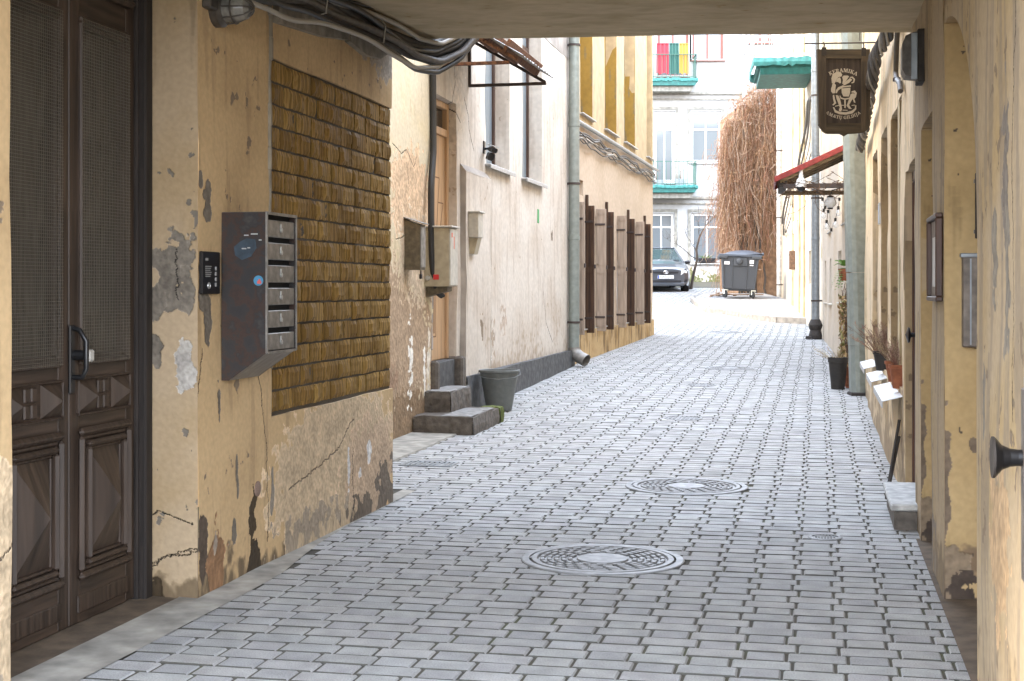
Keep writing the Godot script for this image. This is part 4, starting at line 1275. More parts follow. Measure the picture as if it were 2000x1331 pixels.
	part(b, "bracket", M.rusty, o)
	b = MB.new()
	b.bar(Vector3(1.33, 0, 0.0), Vector3(1.33, 0.0, 0.78), 0.03, 0.03, 0.004); b.bar(Vector3(1.33, 0, 0.012), Vector3(1.33, 0.47, 0.012), 0.03, 0.03, 0.004); b.bar(Vector3(1.33, 0.45, 0.02), Vector3(1.33, 0.012, 0.77), 0.03, 0.03, 0.004)
	part(b, "bracket", M.bracket_iron, o)
	for k in 4:
		b = MB.new()
		var zz := 0.02 + k * 0.2
		b.bar(Vector3(-0.05, 0.50 - zz * 0.58, zz + 0.07), Vector3(1.4, 0.50 - zz * 0.58, zz + 0.07), 0.035, 0.13, 0.004, Vector3(0, 0.866, 0.5))
		part(b, "batten", M.rusty, o)
	for k in 3:
		b = MB.new()
		var xa := -0.09 + k * 0.51
		var n := 12
		for i in n:
			for j in 2:
				var f := func(q: float, z: float) -> Vector3: return Vector3(xa + 0.51 * q / n, 0.535 + 0.008 * sin(q * 2.2) - z * 0.58 + 0.006 * k, z)
				b.qo(f.call(i, j * 0.42), f.call(i + 1, j * 0.42), f.call(i + 1, j * 0.42 + 0.42), f.call(i, j * 0.42 + 0.42), Vector3.UP)
		part(b, "tin_sheet", M.tin, o)
	# small floodlight/camera on an arm
	o = thing("security_camera", "small black security camera on a bracket below the first recessed window", "camera", DW.at(14.92, 2.68, 0.0))
	b = MB.new()
	b.bx(-0.02, 0.05, -0.05, 0.08, 0.0, 0.02, 0.004); b.tube([Vector3(0.015, 0.0, 0.02), Vector3(0.0, 0.0, 0.08), Vector3(-0.04, -0.01, 0.10)], 0.012, 8)
	part(b, "bracket", M.black, o)
	b = MB.new()
	b.box(Transform3D(Basis.from_euler(Vector3(0.3, 0.6, 0.2)), Vector3(-0.06, -0.02, 0.12)), Vector3(0.16, 0.05, 0.06), 0.012)
	b.box(Transform3D(Basis.from_euler(Vector3(0.3, 0.6, 0.2)), Vector3(-0.08, -0.09, 0.10)), Vector3(0.09, 0.08, 0.07), 0.012)
	part(b, "housing", M.black, o)
	b = MB.new()
	b.box(Transform3D(Basis.from_euler(Vector3(0.3, 0.6, 0.2)), Vector3(-0.055, 0.02, 0.125)), Vector3(0.19, 0.008, 0.075), 0.003)
	part(b, "hood", M.cap, o)
	# little green plate on the wall
	o = thing("wall_tag", "tiny green plate high on the pale wall before the green-grey downpipe", "plate", DW.at(17.85, 2.05, 0.0))
	b = MB.new()
	b.bx(-0.05, 0.05, 0.0, 0.17, 0.0, 0.006, 0.002)
	part(b, "plate", M.tag, o)
	b = MB.new()
	for x in [-0.04, 0.04]:
		b.bx(x - 0.005, x + 0.005, 0.015, 0.025, 0.006, 0.009)
	part(b, "screw", M.steel, o)
	downpipe("downpipe", "green-grey round downpipe with an angled spout between pale house and ochre house", DW.at(19.95, 0, 0.09), 0.075, 0.42, 6.0, M.zinc, true)
func downpipe(called: String, label: String, t: Transform3D, r: float, y0: float, y1: float, m: Material, spout: bool) -> Node3D:
	var o := thing(called, label, "downpipe", t)
	var y := y0
	var k := 0
	while y < y1:
		var b := MB.new()
		var e := minf(y + 1.55, y1)
		b.lathe(Transform3D(), [Vector2(r, y), Vector2(r, e - 0.06), Vector2(r + 0.006, e - 0.05), Vector2(r + 0.006, e)], 18)
		part(b, "pipe_section", m, o)
		y = e
		k += 1
	y = y0 + 0.35
	while y < y1:
		var b := MB.new()
		b.lathe(Transform3D(), [Vector2(r + 0.002, y), Vector2(r + 0.012, y + 0.002), Vector2(r + 0.012, y + 0.028), Vector2(r + 0.002, y + 0.03)], 18)
		b.bx(-0.015, 0.015, y, y + 0.03, -r - 0.05, -r)
		part(b, "clamp", M.bracket_iron, o)
		y += 1.9
	if spout:
		var b := MB.new()
		var pts := []
		for i in 8:
			var a := i / 7.0 * 0.9
			pts.append(Vector3(-0.10 * (1.0 - cos(a)), y0 + 0.02 - 0.16 * sin(a), 0.20 * (1.0 - cos(a))))
		pts.append(pts[-1] + Vector3(-0.05, -0.05, 0.11))
		b.tube(pts, r + 0.006, 16, r + 0.012, false)
		part(b, "spout", M.tin, o)
	return o
func ochre_house() -> void:
	var o := thing("ochre_house", "ochre house with blind upper windows and brown shutters at street level", "house")
	var u0 := FL.u(19.82)
	var u1 := FL.u(28.0)
	var wins := []
	for d in [[19.95, 20.8], [21.7, 22.5], [23.7, 24.7], [25.75, 26.7]]: wins.append([FL.u(d[0]), 0.66, FL.u(d[1]), 2.36, 0.25])
	var ups := []
	for p in [[1133.0, 1157.0], [1181.0, 1204.0], [1219.0, 1240.0], [1263.0, 1273.0]]: ups.append([FL.upx(p[0]), 3.78, FL.upx(p[1]), 6.3, 0.22])
	var vent := [FL.u(20.35), 2.6, FL.u(20.7), 2.82, 0.2]
	var w := MB.new()
	panel(w, u0, u1, -0.1, 3.6, wins + [vent], [u0, 0.0, 8.8, 3.9], 0.012, 0.3)
	inst(w.mesh(), "wall", M.flwall, o, FL.t)
	w = MB.new()
	panel(w, u0, u1, 3.6, 6.7, ups, [0, 0, 1, 1], 0.012, 0.4)
	inst(w.mesh(), "upper_wall", M.uppochre, o, FL.t)
	w = MB.new()
	panel(w, u0, u1 + 0.01, -0.1, 0.64, [], [u0, -0.1, 8.8, 0.9], 0.012, 0.2)
	inst(w.mesh(), "plinth", M.flplinth, o, FL.at(0, 0, 0.03))
	w = MB.new()
	w.bx(u0, u1 + 0.01, 0.62, 0.645, -0.02, 0.028)
	inst(w.mesh(), "plinth_ledge", M.uppochre, o, FL.t)
	mass(o, FL, u0, u1, 7.0, 6.7, M.uppochre)
	w = MB.new()
	w.bx(vent[0] - 0.1, vent[2] + 0.1, 2.5, 2.9, -0.24, -0.2)
	inst(w.mesh(), "vent_back", M.groove, o, FL.t)
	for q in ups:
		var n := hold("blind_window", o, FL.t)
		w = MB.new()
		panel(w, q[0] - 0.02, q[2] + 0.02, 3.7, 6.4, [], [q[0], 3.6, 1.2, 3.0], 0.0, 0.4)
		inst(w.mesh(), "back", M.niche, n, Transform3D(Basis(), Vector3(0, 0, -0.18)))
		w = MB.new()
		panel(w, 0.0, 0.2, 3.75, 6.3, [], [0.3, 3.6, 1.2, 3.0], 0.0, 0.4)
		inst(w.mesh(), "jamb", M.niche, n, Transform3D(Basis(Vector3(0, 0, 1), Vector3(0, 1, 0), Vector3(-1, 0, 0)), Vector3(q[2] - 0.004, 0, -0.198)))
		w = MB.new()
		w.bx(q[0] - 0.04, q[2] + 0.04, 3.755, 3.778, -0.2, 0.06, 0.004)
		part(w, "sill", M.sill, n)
	for k in wins.size():
		var q: Array = wins[k]
		window(o, FL.t, q[0], q[2], q[1], q[3], -0.16, M.frame_white, M.pane_dark, 2, 0.0, 0.05)
		w = MB.new()
		w.bx(q[0] - 0.04, q[2] + 0.04, 0.645, 0.662, -0.2, 0.05, 0.004)
		inst(w.mesh(), "sill", M.cabinet_front, o, FL.t)
		for s in 2:
			var sh := hold("shutter", o, FL.at(q[0] - 0.02 if s == 0 else q[2] + 0.02, 0.60, 0.01, rng.randf_range(-0.22, 0.15)))
			var ln := 0.155 if s == 0 else 0.135
			var hh := 1.86
			w = MB.new()
			var pale := -1.0 if s == 0 else 1.0
			# leaf stands out from the wall: z is its width, x its thickness
			w.bx(-0.016, 0.016, 0.0, hh, 0.0, ln, 0.004)
			part(w, "leaf", M.shutter_brown if s == 1 else M.shutter_pale, sh)
			w = MB.new()
			for y in [[0.06, 0.9], [1.0, hh - 0.06]]:
				w.bx(-0.022 if s == 0 else -0.021, 0.0, y[0], y[0] + 0.03, 0.02, ln - 0.02); w.bx(-0.022, 0.0, y[1] - 0.03, y[1], 0.02, ln - 0.02)
				w.bx(-0.022, 0.0, y[0], y[1], 0.02, 0.04); w.bx(-0.022, 0.0, y[0], y[1], ln - 0.04, ln - 0.02)
			part(w, "panel_frame", M.shutter_brown if s == 1 else M.shutter_pale, sh)
			w = MB.new()
			w.bx(0.0165, 0.020, 0.02, hh - 0.02, 0.005, ln - 0.005)
			part(w, "inner_face", M.shutter_brown, sh)
			for y in [0.2, hh - 0.25]:
				w = MB.new()
				w.bx(-0.03, 0.03, y, y + 0.03, -0.02, ln * 0.9, 0.003)
				part(w, "hinge_strap", M.bracket_iron, sh)
			w = MB.new()
			w.bx(-0.02, 0.02, 0.94, 1.0, ln, ln + 0.02, 0.003)
			part(w, "latch", M.bracket_iron, sh)
			if s == 1:
				w = MB.new()
				w.bx(-0.02, 0.02, hh, hh + 0.16, 0.0, 0.04, 0.003)
				part(w, "post_end", M.shutter_brown, sh)
	var c := thing("wall_conduit", "metal conduit with drooping cables along the ochre house front", "conduit", FL.at(u0, 3.60, 0.05))
	w = MB.new()
	w.tube([Vector3(-0.1, 0, 0), Vector3(4.0, 0.01, 0), Vector3(u1 - u0 + 0.3, 0, 0)], 0.032, 10)
	part(w, "conduit", M.zincgrey, c)
	for k in 6:
		w = MB.new()
		var pts := []
		var ph := rng.randf() * 6.0
		for i in 60:
			var x := (u1 - u0) * i / 59.0
			pts.append(Vector3(x, -0.09 - 0.03 * k - 0.05 * absf(sin(x * 1.1 + ph)) + 0.02 * sin(x * 5.0 + ph), 0.01 + 0.02 * sin(x * 3.0 + ph)))
		w.tube(pts, [0.012, 0.016, 0.009, 0.012, 0.008, 0.010][k], 6)
		part(w, "cable", [M.cable_grey, M.cable_grey, M.cable_black, M.cable_pale, M.cable_black, M.cable_grey][k], c)

# ---------- things fixed in the passage ----------
func passage_fittings() -> void:
	two_tone("mailside", 0.018, 5, 16, [[0.0, Color(0.035, 0.032, 0.032)], [0.40, Color(0.048, 0.043, 0.042)], [0.52, Color(0.085, 0.040, 0.024)], [0.66, Color(0.060, 0.032, 0.022)], [0.72, Color(0.040, 0.037, 0.037)], [1.0, Color(0.10, 0.085, 0.075)]])
	mt("mailside", Color(0.48, 0.48, 0.48), 0.7, "mailside", 0.8, 0.08)
	mt("maildoor", Color(0.36, 0.335, 0.30), 0.42, "mottle", 2.5, 0.06, 0.45)
	mt("maildark", Color(0.008, 0.008, 0.008), 0.8)
	mt("stickerblue", Color(0.05, 0.22, 0.36), 0.5)
	mt("stickerred", Color(0.55, 0.10, 0.08), 0.5)
	mt("paintblue", Color(0.035, 0.06, 0.085), 0.6, "mottle", 3.0)
	mt("lampglass", Color(0.34, 0.32, 0.28), 0.25, "mottle", 4.0)
	mt("lampmetal", Color(0.14, 0.12, 0.10), 0.5, "mottle", 4.0, 0.05, 0.4)
	mt("printgrey", Color(0.35, 0.35, 0.34), 0.5)
	# bank of six letterboxes
	var o := thing("letterbox_bank", "rusty dark metal bank of six stacked letterboxes with a round sticker", "letterboxes", TL.at(6.036, 0.86, 0.0))
	var side := Transform3D(Basis(Vector3(0, 0, 1), Vector3(0, 1, 0), Vector3(-1, 0, 0)), Vector3(0, 0, 0))
	var m := MB.new()
	var prof := PackedVector2Array([Vector2(0.0, 0.0), Vector2(0.03, 0.0), Vector2(0.20, 0.118), Vector2(0.20, 0.698), Vector2(0.0, 0.698)])
	m.prism(side, prof, -0.004, 0.0)
	m.prism(side, prof, -0.332, -0.328)
	part(m, "side_panel", M.mailside, o)
	m = MB.new()
	m.bx(0.004, 0.328, 0.694, 0.700, 0.0, 0.205, 0.002)
	part(m, "top_panel", M.maildoor, o)
	m = MB.new()
	m.bx(0.004, 0.328, 0.12, 0.694, 0.02, 0.170)
	part(m, "inner_box", M.maildark, o)
	m = MB.new()
	m.bar(Vector3(0.166, 0.002, 0.028), Vector3(0.166, 0.118, 0.197), 0.324, 0.005)
	part(m, "sloping_base", M.maildoor, o)
	m = MB.new()
	m.bx(-0.006, 0.004, 0.116, 0.70, 0.196, 0.204); m.bx(0.328, 0.338, 0.116, 0.70, 0.196, 0.204); m.bx(0.004, 0.328, 0.688, 0.700, 0.2, 0.206); m.bx(0.004, 0.328, 0.112, 0.122, 0.196, 0.204)
	part(m, "front_frame", M.maildoor, o)
	for i in 6:
		var y := 0.124 + i * 0.0945
		var dr := hold("letterbox_door", o, tf(0, y, 0))
		m = MB.new()
		m.bx(0.008, 0.324, 0.0, 0.072, 0.180, 0.196, 0.003)
		part(m, "leaf", M.maildoor, dr)
		m = MB.new()
		m.lathe(Transform3D(Basis(Vector3.RIGHT, PI / 2), Vector3(0.166, 0.032, 0.196)), [Vector2(0.010, 0), Vector2(0.010, 0.006), Vector2(0.0, 0.008)], 12)
		m.bx(0.162, 0.170, 0.035, 0.058, 0.196, 0.199)
		part(m, "lock", M.steel, dr)
	m = MB.new()
	m.lathe(Transform3D(Basis(Vector3(0, 0, 1), PI / 2), Vector3(-0.0005, 0.415, 0.163)), [Vector2(0.021, 0.0), Vector2(0.021, 0.0012), Vector2(0.0, 0.0012)], 24)
	part(m, "sticker", M.stickerblue, o)
	m = MB.new()
	m.bx(-0.0028, -0.0018, 0.402, 0.414, 0.158, 0.176); m.bx(-0.0028, -0.0018, 0.414, 0.422, 0.164, 0.172)
	part(m, "sticker_print", M.stickerred, o)
	m = MB.new()
	m.prism(side, PackedVector2Array([Vector2(0.06, 0.52), Vector2(0.09, 0.50), Vector2(0.13, 0.515), Vector2(0.155, 0.55), Vector2(0.15, 0.585), Vector2(0.11, 0.59), Vector2(0.08, 0.575), Vector2(0.055, 0.555)]), 0.0, 0.0008)
	part(m, "paint_blotch", M.paintblue, o)
	for q in [[0.10, 0.60, 0.02], [0.13, 0.605, 0.03], [0.09, 0.545, 0.02], [0.115, 0.548, 0.012], [0.165, 0.58, 0.012]]:
		m = MB.new()
		m.bx(-0.0022, -0.0008, q[1], q[1] + 0.005, q[0], q[0] + q[2])
		part(m, "paint_chip", M.printgrey, o)
	# intercom
	o = thing("intercom", "black door intercom panel with buttons beside the letterboxes", "intercom", TL.at(5.818, 1.22, 0.0))
	m = MB.new()
	m.bx(0.0, 0.175, 0.0, 0.172, -0.004, 0.014, 0.004)
	part(m, "panel", M.black, o)
	for i in 4:
		m = MB.new()
		m.bx(0.118, 0.132, 0.03 + i * 0.022, 0.046 + i * 0.022, 0.014, 0.018, 0.002)
		part(m, "button", M.printgrey, o)
	m = MB.new()
	for i in 6: m.bx(0.028, 0.075 + 0.006 * (i % 3), 0.07 + i * 0.008, 0.0735 + i * 0.008, 0.014, 0.0146)
	m.bx(0.03, 0.055, 0.135, 0.145, 0.014, 0.0146)
	part(m, "printed_text", M.printgrey, o)
	m = MB.new()
	m.lathe(Transform3D(Basis(Vector3.RIGHT, PI / 2), Vector3(0.062, 0.034, 0.014)), [Vector2(0.014, 0), Vector2(0.013, 0.003), Vector2(0.009, 0.003), Vector2(0.008, 0.001), Vector2(0, 0.001)], 16)
	part(m, "key_reader", M.steel, o)
	# bulkhead lamp, unlit
	o = thing("bulkhead_lamp", "unlit caged bulkhead lamp high on the wall above the intercom", "lamp", TL.at(5.90, 2.39, 0.0))
	m = MB.new()
	m.lathe(Transform3D(Basis(Vector3.RIGHT, PI / 2), Vector3(0.08, 0, 0)), [Vector2(0.075, -0.01), Vector2(0.075, 0.03), Vector2(0.06, 0.045), Vector2(0.0, 0.045)], 20)
	m.bx(-0.06, 0.02, -0.02, 0.03, 0.0, 0.04, 0.006)
	part(m, "base", M.lampmetal, o)
	m = MB.new()
	m.lathe(Transform3D(Basis(Vector3.RIGHT, PI / 2), Vector3(0.08, 0, 0)), [Vector2(0.055, 0.045), Vector2(0.055, 0.10), Vector2(0.045, 0.135), Vector2(0.02, 0.15), Vector2(0.0, 0.152)], 20)
	part(m, "glass", M.lampglass, o)
	m = MB.new()
	for k in 4:
		var a := PI * k / 4.0
		var pts := []
		for i in 13:
			var t := PI * i / 12.0
			pts.append(Vector3(0.08 + cos(a) * cos(t) * 0.062, sin(a) * cos(t) * 0.062, 0.05 + sin(t) * 0.115))
		m.tube(pts, 0.004, 5)
	var ring := []
	for i in 21: ring.append(Vector3(0.08 + cos(TAU * i / 20.0) * 0.062, sin(TAU * i / 20.0) * 0.062, 0.085))
	m.tube(ring, 0.004, 5, -1.0, false)
	part(m, "cage", M.lampmetal, o)
	# cable bundle along the top of the wall
	o = thing("sagging_cables", "thick sagging bundle of dusty black cables under the passage ceiling", "cables", TL.t)
	var r := RandomNumberGenerator.new()
	r.seed = 17
	var c := Curve3D.new()
	for q in [[5.2, 2.55, 0.06], [5.95, 2.50, 0.06], [6.35, 2.535, 0.07], [6.85, 2.60, 0.09], [7.35, 2.605, 0.11], [7.80, 2.59, 0.14], [8.20, 2.575, 0.17], [8.50, 2.60, 0.22], [8.72, 2.69, 0.30], [8.95, 2.85, 0.36]]:
		c.add_point(Vector3(q[0], q[1], q[2]), Vector3(-0.17, 0, -0.01), Vector3(0.17, 0, 0.01))
	var spread := [[0, 0], [0.032, 0.01], [-0.034, 0.005], [0.012, 0.035], [-0.016, 0.04], [0.04, 0.042], [-0.05, 0.03], [0.062, 0.02], [0.02, -0.02], [-0.02, -0.02], [0.055, -0.01], [-0.062, 0.055], [0.08, 0.05]]
	for k in spread.size():
		m = MB.new()
		var pts := []
		var ph := r.randf() * 6.0
		for i in 60:
			var s := i / 59.0
			var p := c.sample_baked(c.get_baked_length() * s)
			var open := 1.0 + 0.5 * sin(s * 5.0 + ph)
			pts.append(p + Vector3(0, spread[k][0] * 1.25 * open + 0.012 * sin(s * 16.0 + ph), spread[k][1] * open + 0.006 * cos(s * 13.0 + ph)))
		m.tube(pts, [0.024, 0.02, 0.018, 0.012, 0.014, 0.01, 0.012, 0.016, 0.02, 0.014, 0.01, 0.009, 0.007][k] * 1.35, 8)
		part(m, "cable", [M.cable_black, M.cable_dusty, M.cable_dusty, M.cable_black, M.cable_grey, M.cable_pale, M.cable_black, M.cable_dusty, M.cable_black, M.cable_grey, M.cable_dusty, M.cable_pale, M.cable_black][k], o)
	m = MB.new()
	for k in [12, 26, 38]:
		var p := c.sample_baked(c.get_baked_length() * k / 59.0)
		m.tube([p + Vector3(0, -0.07, 0.0), p + Vector3(0, -0.06, 0.06), p + Vector3(0, 0.03, 0.07), p + Vector3(0, 0.08, 0.03)], 0.004, 5)
	part(m, "tie", M.cable_pale, o)
	# drain grate by the apron
	var gp := ground_hit(838, 908)
	o = thing("drain_grate", "small blue-grey drain grating beside the pale concrete apron", "drain grate", Transform3D(Basis(Vector3.UP, -0.21), gp + Vector3.UP * 0.002))
	m = MB.new()
	frame4(m, -0.19, 0.19, -0.13, 0.13, 0.025, 0.0, 0.006)
	inst(m.mesh(), "frame", M.zincgrey, o, Transform3D(Basis(Vector3.RIGHT, -PI / 2), Vector3.ZERO))
	for i in 9:
		m = MB.new()
		m.bx(-0.155 + i * 0.036, -0.137 + i * 0.036, -0.004, 0.004, -0.105, 0.105, 0.002)
		part(m, "grate_bar", M.zincgrey, o)

# ---------- right side of the alley ----------
var RA := Wall.new(0.5, 0.216, 0.0, false)
var RB := Wall.new(1.142, 0.1755, 0.0, false)
var RC := Wall.new(2.235, 0.135, 0.0, false)
func right_materials() -> void:
	plaster("rawall", 9.2, 4.4, 95.0, Color(0.60, 0.47, 0.31), {"seed": 111, "tone": Color(0.55, 0.39, 0.20), "tone_amount": 0.7, "cf": 0.9, "streak": Color(0.28, 0.22, 0.16), "streak_at": 0.56, "streak_amount": 0.6, "flakes": [Color(0.28, 0.2, 0.13), 0.755], "grime": [Color(0.24, 0.18, 0.12), 0.7, 0.7], "relief": 1.6})
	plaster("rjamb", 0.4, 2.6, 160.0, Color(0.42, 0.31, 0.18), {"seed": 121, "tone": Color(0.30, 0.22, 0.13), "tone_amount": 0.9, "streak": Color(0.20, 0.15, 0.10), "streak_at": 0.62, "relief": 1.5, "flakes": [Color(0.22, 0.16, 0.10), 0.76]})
	plaster("rbwall", 11.6, 4.4, 80.0, Color(0.56, 0.48, 0.385), {"seed": 131, "tone": Color(0.52, 0.41, 0.28), "cf": 0.7, "streak": Color(0.58, 0.46, 0.32), "streak_at": 0.66, "streak_amount": 0.4, "relief": 1.0, "grime": [Color(0.45, 0.40, 0.33), 0.9, 0.6], "v0": 0.1})
	mt("yellowwall", Color(0.60, 0.47, 0.27), 0.9, "mottle", 0.4, 0.3)
	mt("reddoor", Color(0.105, 0.038, 0.018), 0.45, "woodv", 1.5, 0.05)
	mt("sillwhite", Color(0.72, 0.72, 0.72), 0.45, "mottle", 2.0)
	mt("terracotta", Color(0.40, 0.13, 0.055), 0.8, "mottle", 3.0, 0.1)
	mt("potblack", Color(0.035, 0.030, 0.026), 0.6, "mottle", 2.0)
	mt("heather", Color(0.26, 0.15, 0.12), 0.9)
	mt("straw", Color(0.50, 0.40, 0.26), 0.9)
	mt("leaf", Color(0.09, 0.17, 0.035), 0.6)
	mt("leafmix", Color(1, 1, 1), 0.8, "", 1.0, 0.0, 0.0, 0.4, true)
	M.leaf.backlight_enabled = true
	M.leaf.backlight = Color(0.25, 0.35, 0.1)
	mt("signwood", Color(0.10, 0.072, 0.045), 0.7, "woodv", 1.8, 0.15)
	mt("signwood_h", Color(0.11, 0.08, 0.046), 0.7, "woodh", 1.8, 0.15)
	mt("signpanel", Color(0.066, 0.046, 0.036), 0.65, "woodv", 1.5, 0.08)
	mt("signpaint", Color(0.70, 0.62, 0.50), 0.7, "grain", 4.0)
	mt("lampgrey", Color(0.17, 0.15, 0.13), 0.5, "mottle", 2.5, 0.04, 0.3)
	mt("conduitbox", Color(0.25, 0.21, 0.175), 0.45, "mottle", 2.0, 0.03, 0.4)
	mt("paper", Color(0.62, 0.62, 0.60), 0.6)
	mt("teal", Color(0.018, 0.16, 0.135), 0.6, "mottle", 1.0, 0.1)
	mt("teal_light", Color(0.05, 0.26, 0.235), 0.6, "mottle", 1.2, 0.1)
	mt("awning_red", Color(0.36, 0.045, 0.035), 0.5, "mottle", 1.5, 0.03)
	mt("timber", Color(0.44, 0.33, 0.19), 0.8, "woodh", 1.2, 0.05)
	mt("white_plastic", Color(0.78, 0.78, 0.77), 0.35)
	mt("doorsheet", Color(0.52, 0.53, 0.55), 0.4)
	mt("stonewhite", Color(0.62, 0.61, 0.58), 0.8, "mottle", 1.6, 0.2)
	mt("castiron", Color(0.055, 0.045, 0.038), 0.8, "mottle", 2.0, 0.3)
	glass("bulbglass", Color(0.9, 0.92, 0.92), 0.25)
	mt("globe", Color(0.82, 0.82, 0.80), 0.3)
	mt("brownbox", Color(0.20, 0.11, 0.06), 0.6, "mottle", 2.0)
	mt("blueplate", Color(0.42, 0.50, 0.64), 0.5)
	mt("pipewhite", Color(0.76, 0.74, 0.69), 0.5, "mottle", 1.0)
	mt("vine", Color(0.17, 0.095, 0.05), 0.9, "woodv", 3.0)
func jambs(o: Node3D, w: Wall, holes: Array, m: Material) -> void:
	for h in holes:
		var b := MB.new()
		panel(b, 0.0, h[4], h[1], h[3], [], [0, h[1], 0.4, 2.6], 0.006, 0.12)
		inst(b.mesh(), "jamb", m, o, w.t * Transform3D(Basis(Vector3(0, 0, -1), Vector3(0, 1, 0), Vector3(1, 0, 0)), Vector3(h[0] + 0.004, 0, 0)))
func sprigs(m: MB, c: Vector3, n: int, h: float, sp: float, r: float, cols: Array, seed_: int) -> void:
	var g := RandomNumberGenerator.new()
	g.seed = seed_
	for i in n:
		m.col = cols[g.randi() % cols.size()]
		var a := g.randf() * TAU
		var l := h * g.randf_range(0.5, 1.1)
		var s := sp * g.randf()
		var p0 := c + Vector3(cos(a), 0, sin(a)) * s * 0.3
		var p2 := c + Vector3(cos(a) * s * 1.3, l, sin(a) * s * 1.3)
		var p1 := (p0 + p2) * 0.5 + Vector3(0, l * 0.12, 0)
		m.tube([p0, p1, p2], r, 3, r * 0.4, false)
		for k in 5:
			var q := p0.lerp(p2, g.randf_range(0.3, 1.0))
			var e := q + Vector3(g.randf_range(-1, 1), g.randf_range(0.0, 1.2), g.randf_range(-1, 1)).normalized() * h * 0.14
			m.tube([q, e], r * 0.7, 3, r * 0.5, false)
func pot(called: String, label: String, t: Transform3D, r0: float, r1: float, h: float, m: Material) -> Node3D:
	var o := thing(called, label, "flower pot", t, "potted plants along the right-hand wall")
	var b := MB.new()
	b.lathe(Transform3D(), [Vector2(0, 0), Vector2(r0, 0), Vector2(r1, h * 0.84), Vector2(r1 * 1.08, h * 0.85), Vector2(r1 * 1.1, h), Vector2(r1 * 0.98, h), Vector2(r1 * 0.95, h * 0.9), Vector2(0, h * 0.88)], 20)
	part(b, "pot", m, o)
	return o
func right_near() -> void:
	var o := thing("weathered_house", "weathered ochre house with a brown door and three deep windows", "house")
	var hs := [[RA.u(8.25), 0.12, RA.u(7.2), 1.92, 0.1], [RA.u(9.9), 0.63, RA.u(8.6), 2.42, 0.24], [RA.u(11.4), 0.63, RA.u(10.4), 2.44, 0.24], [RA.u(13.2), 0.63, RA.u(12.1), 2.44, 0.24]]
	var w := MB.new()
	panel(w, RA.u(16.0), RA.u(7.36) , -0.1, 4.4, hs, [RA.u(16.0), 0.0, 9.2, 4.4], 0.02, 0.2)
	inst(w.mesh(), "wall", M.rawall, o, RA.t)
	w = MB.new()
	panel(w, RA.u(16.0), RA.u(7.36), 4.4, 4.9, [], [0, 0, 1, 1], 0.0, 2.0)
	inst(w.mesh(), "wall", M.yellowwall, o, RA.t)
	mass(o, RA, RA.u(16.0), RA.u(8.9), 7.0, 4.9, M.yellowwall)
	w = MB.new()
	w.bx(RA.u(8.9), RA.u(7.2), -0.5, 4.9, -7.0, -0.5)
	inst(w.mesh(), "house_body", M.yellowwall, o, RA.t)
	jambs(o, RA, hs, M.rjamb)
	# brown door set in the first opening
	var d := hold("house_door", o, RA.at(0, 0, -0.06))
	d.set_meta("label", "dark red-brown door with a round knob in the weathered wall")
	var x0: float = hs[0][0]
	var x1: float = hs[0][2]
	w = MB.new()
	frame4(w, x0, x1, 0.0, 1.92, 0.06, -0.05, 0.022, 0.006)
	part(w, "frame", M.reddoor, d)
	w = MB.new()
	w.bx(x0 + 0.06, x1 - 0.06, 0.06, 1.86, -0.05, 0.01)
	part(w, "leaf", M.reddoor, d)
	w = MB.new()
	w.lathe(Transform3D(Basis(Vector3.RIGHT, PI / 2), Vector3(x0 + 0.2, 0.98, 0.01)), [Vector2(0.012, 0), Vector2(0.014, 0.03), Vector2(0.042, 0.036), Vector2(0.046, 0.046), Vector2(0, 0.062)], 18)
	part(w, "knob", M.black, d)
	for k in [1, 2, 3]:
		window(o, RA.t, hs[k][0], hs[k][2], hs[k][1], hs[k][3], -0.2, M.frame_brown, M.pane_dark, 2, 1.9)
	# white metal sills, tilted outward
	for k in [1, 2, 3]:
		var a: float = hs[k][0]
		var b: float = hs[k][2]
		w = MB.new()
		w.bar(Vector3((a + b) * 0.5, 0.640, -0.2), Vector3((a + b) * 0.5, 0.560, 0.115), b - a + 0.06, 0.004)
		w.bx(a - 0.03, b + 0.03, 0.52, 0.562, 0.112, 0.117)
		inst(w.mesh(), "sill", M.sillwhite, o, RA.t)
	# doorstep
	var st := thing("doorstep", "pale stone doorstep in front of the red-brown door", "doorstep", RA.at((x0 + x1) * 0.5 + 0.02, 0, 0))
	w = MB.new()
	w.bx(-0.42, 0.42, -0.05, 0.10, -0.1, 0.11, 0.008)
	part(w, "block", M.stepstone, st)
	w = MB.new()
	w.bx(-0.44, 0.44, 0.10, 0.135, -0.1, 0.13, 0.008)
	part(w, "slab", M.stonewhite, st)
	# leaning stick
	var sk := thing("wooden_stick", "two thin dark sticks leaning on the wall beside the doorstep", "stick", RA.at(RA.u(8.5), 0, 0))
	for k in 2:
		w = MB.new()
		w.tube([Vector3(0.12 + 0.03 * k, 0.0, 0.10), Vector3(-0.08, 0.45 - 0.1 * k, 0.015)], 0.009, 6)
		part(w, "stick", M.castiron, sk)
	# pots on the sills
	var cols := [Color(0.26, 0.13, 0.11), Color(0.33, 0.20, 0.14), Color(0.20, 0.12, 0.08), Color(0.36, 0.25, 0.17)]
	var p := pot("flower_pot", "square-cut terracotta pot with dry heather on the nearest white sill", RA.at(RA.u(8.95), 0.615, -0.02), 0.055, 0.075, 0.15, M.terracotta)
	w = MB.new()
	sprigs(w, Vector3(0, 0.12, 0), 60, 0.17, 0.13, 0.0022, cols, 3)
	part(w, "plant", M.leafmix, p)
	p = pot("flower_pot", "terracotta pot with wispy dry stems at the far end of the nearest sill", RA.at(RA.u(9.6), 0.615, -0.02), 0.05, 0.07, 0.14, M.terracotta)
	w = MB.new()
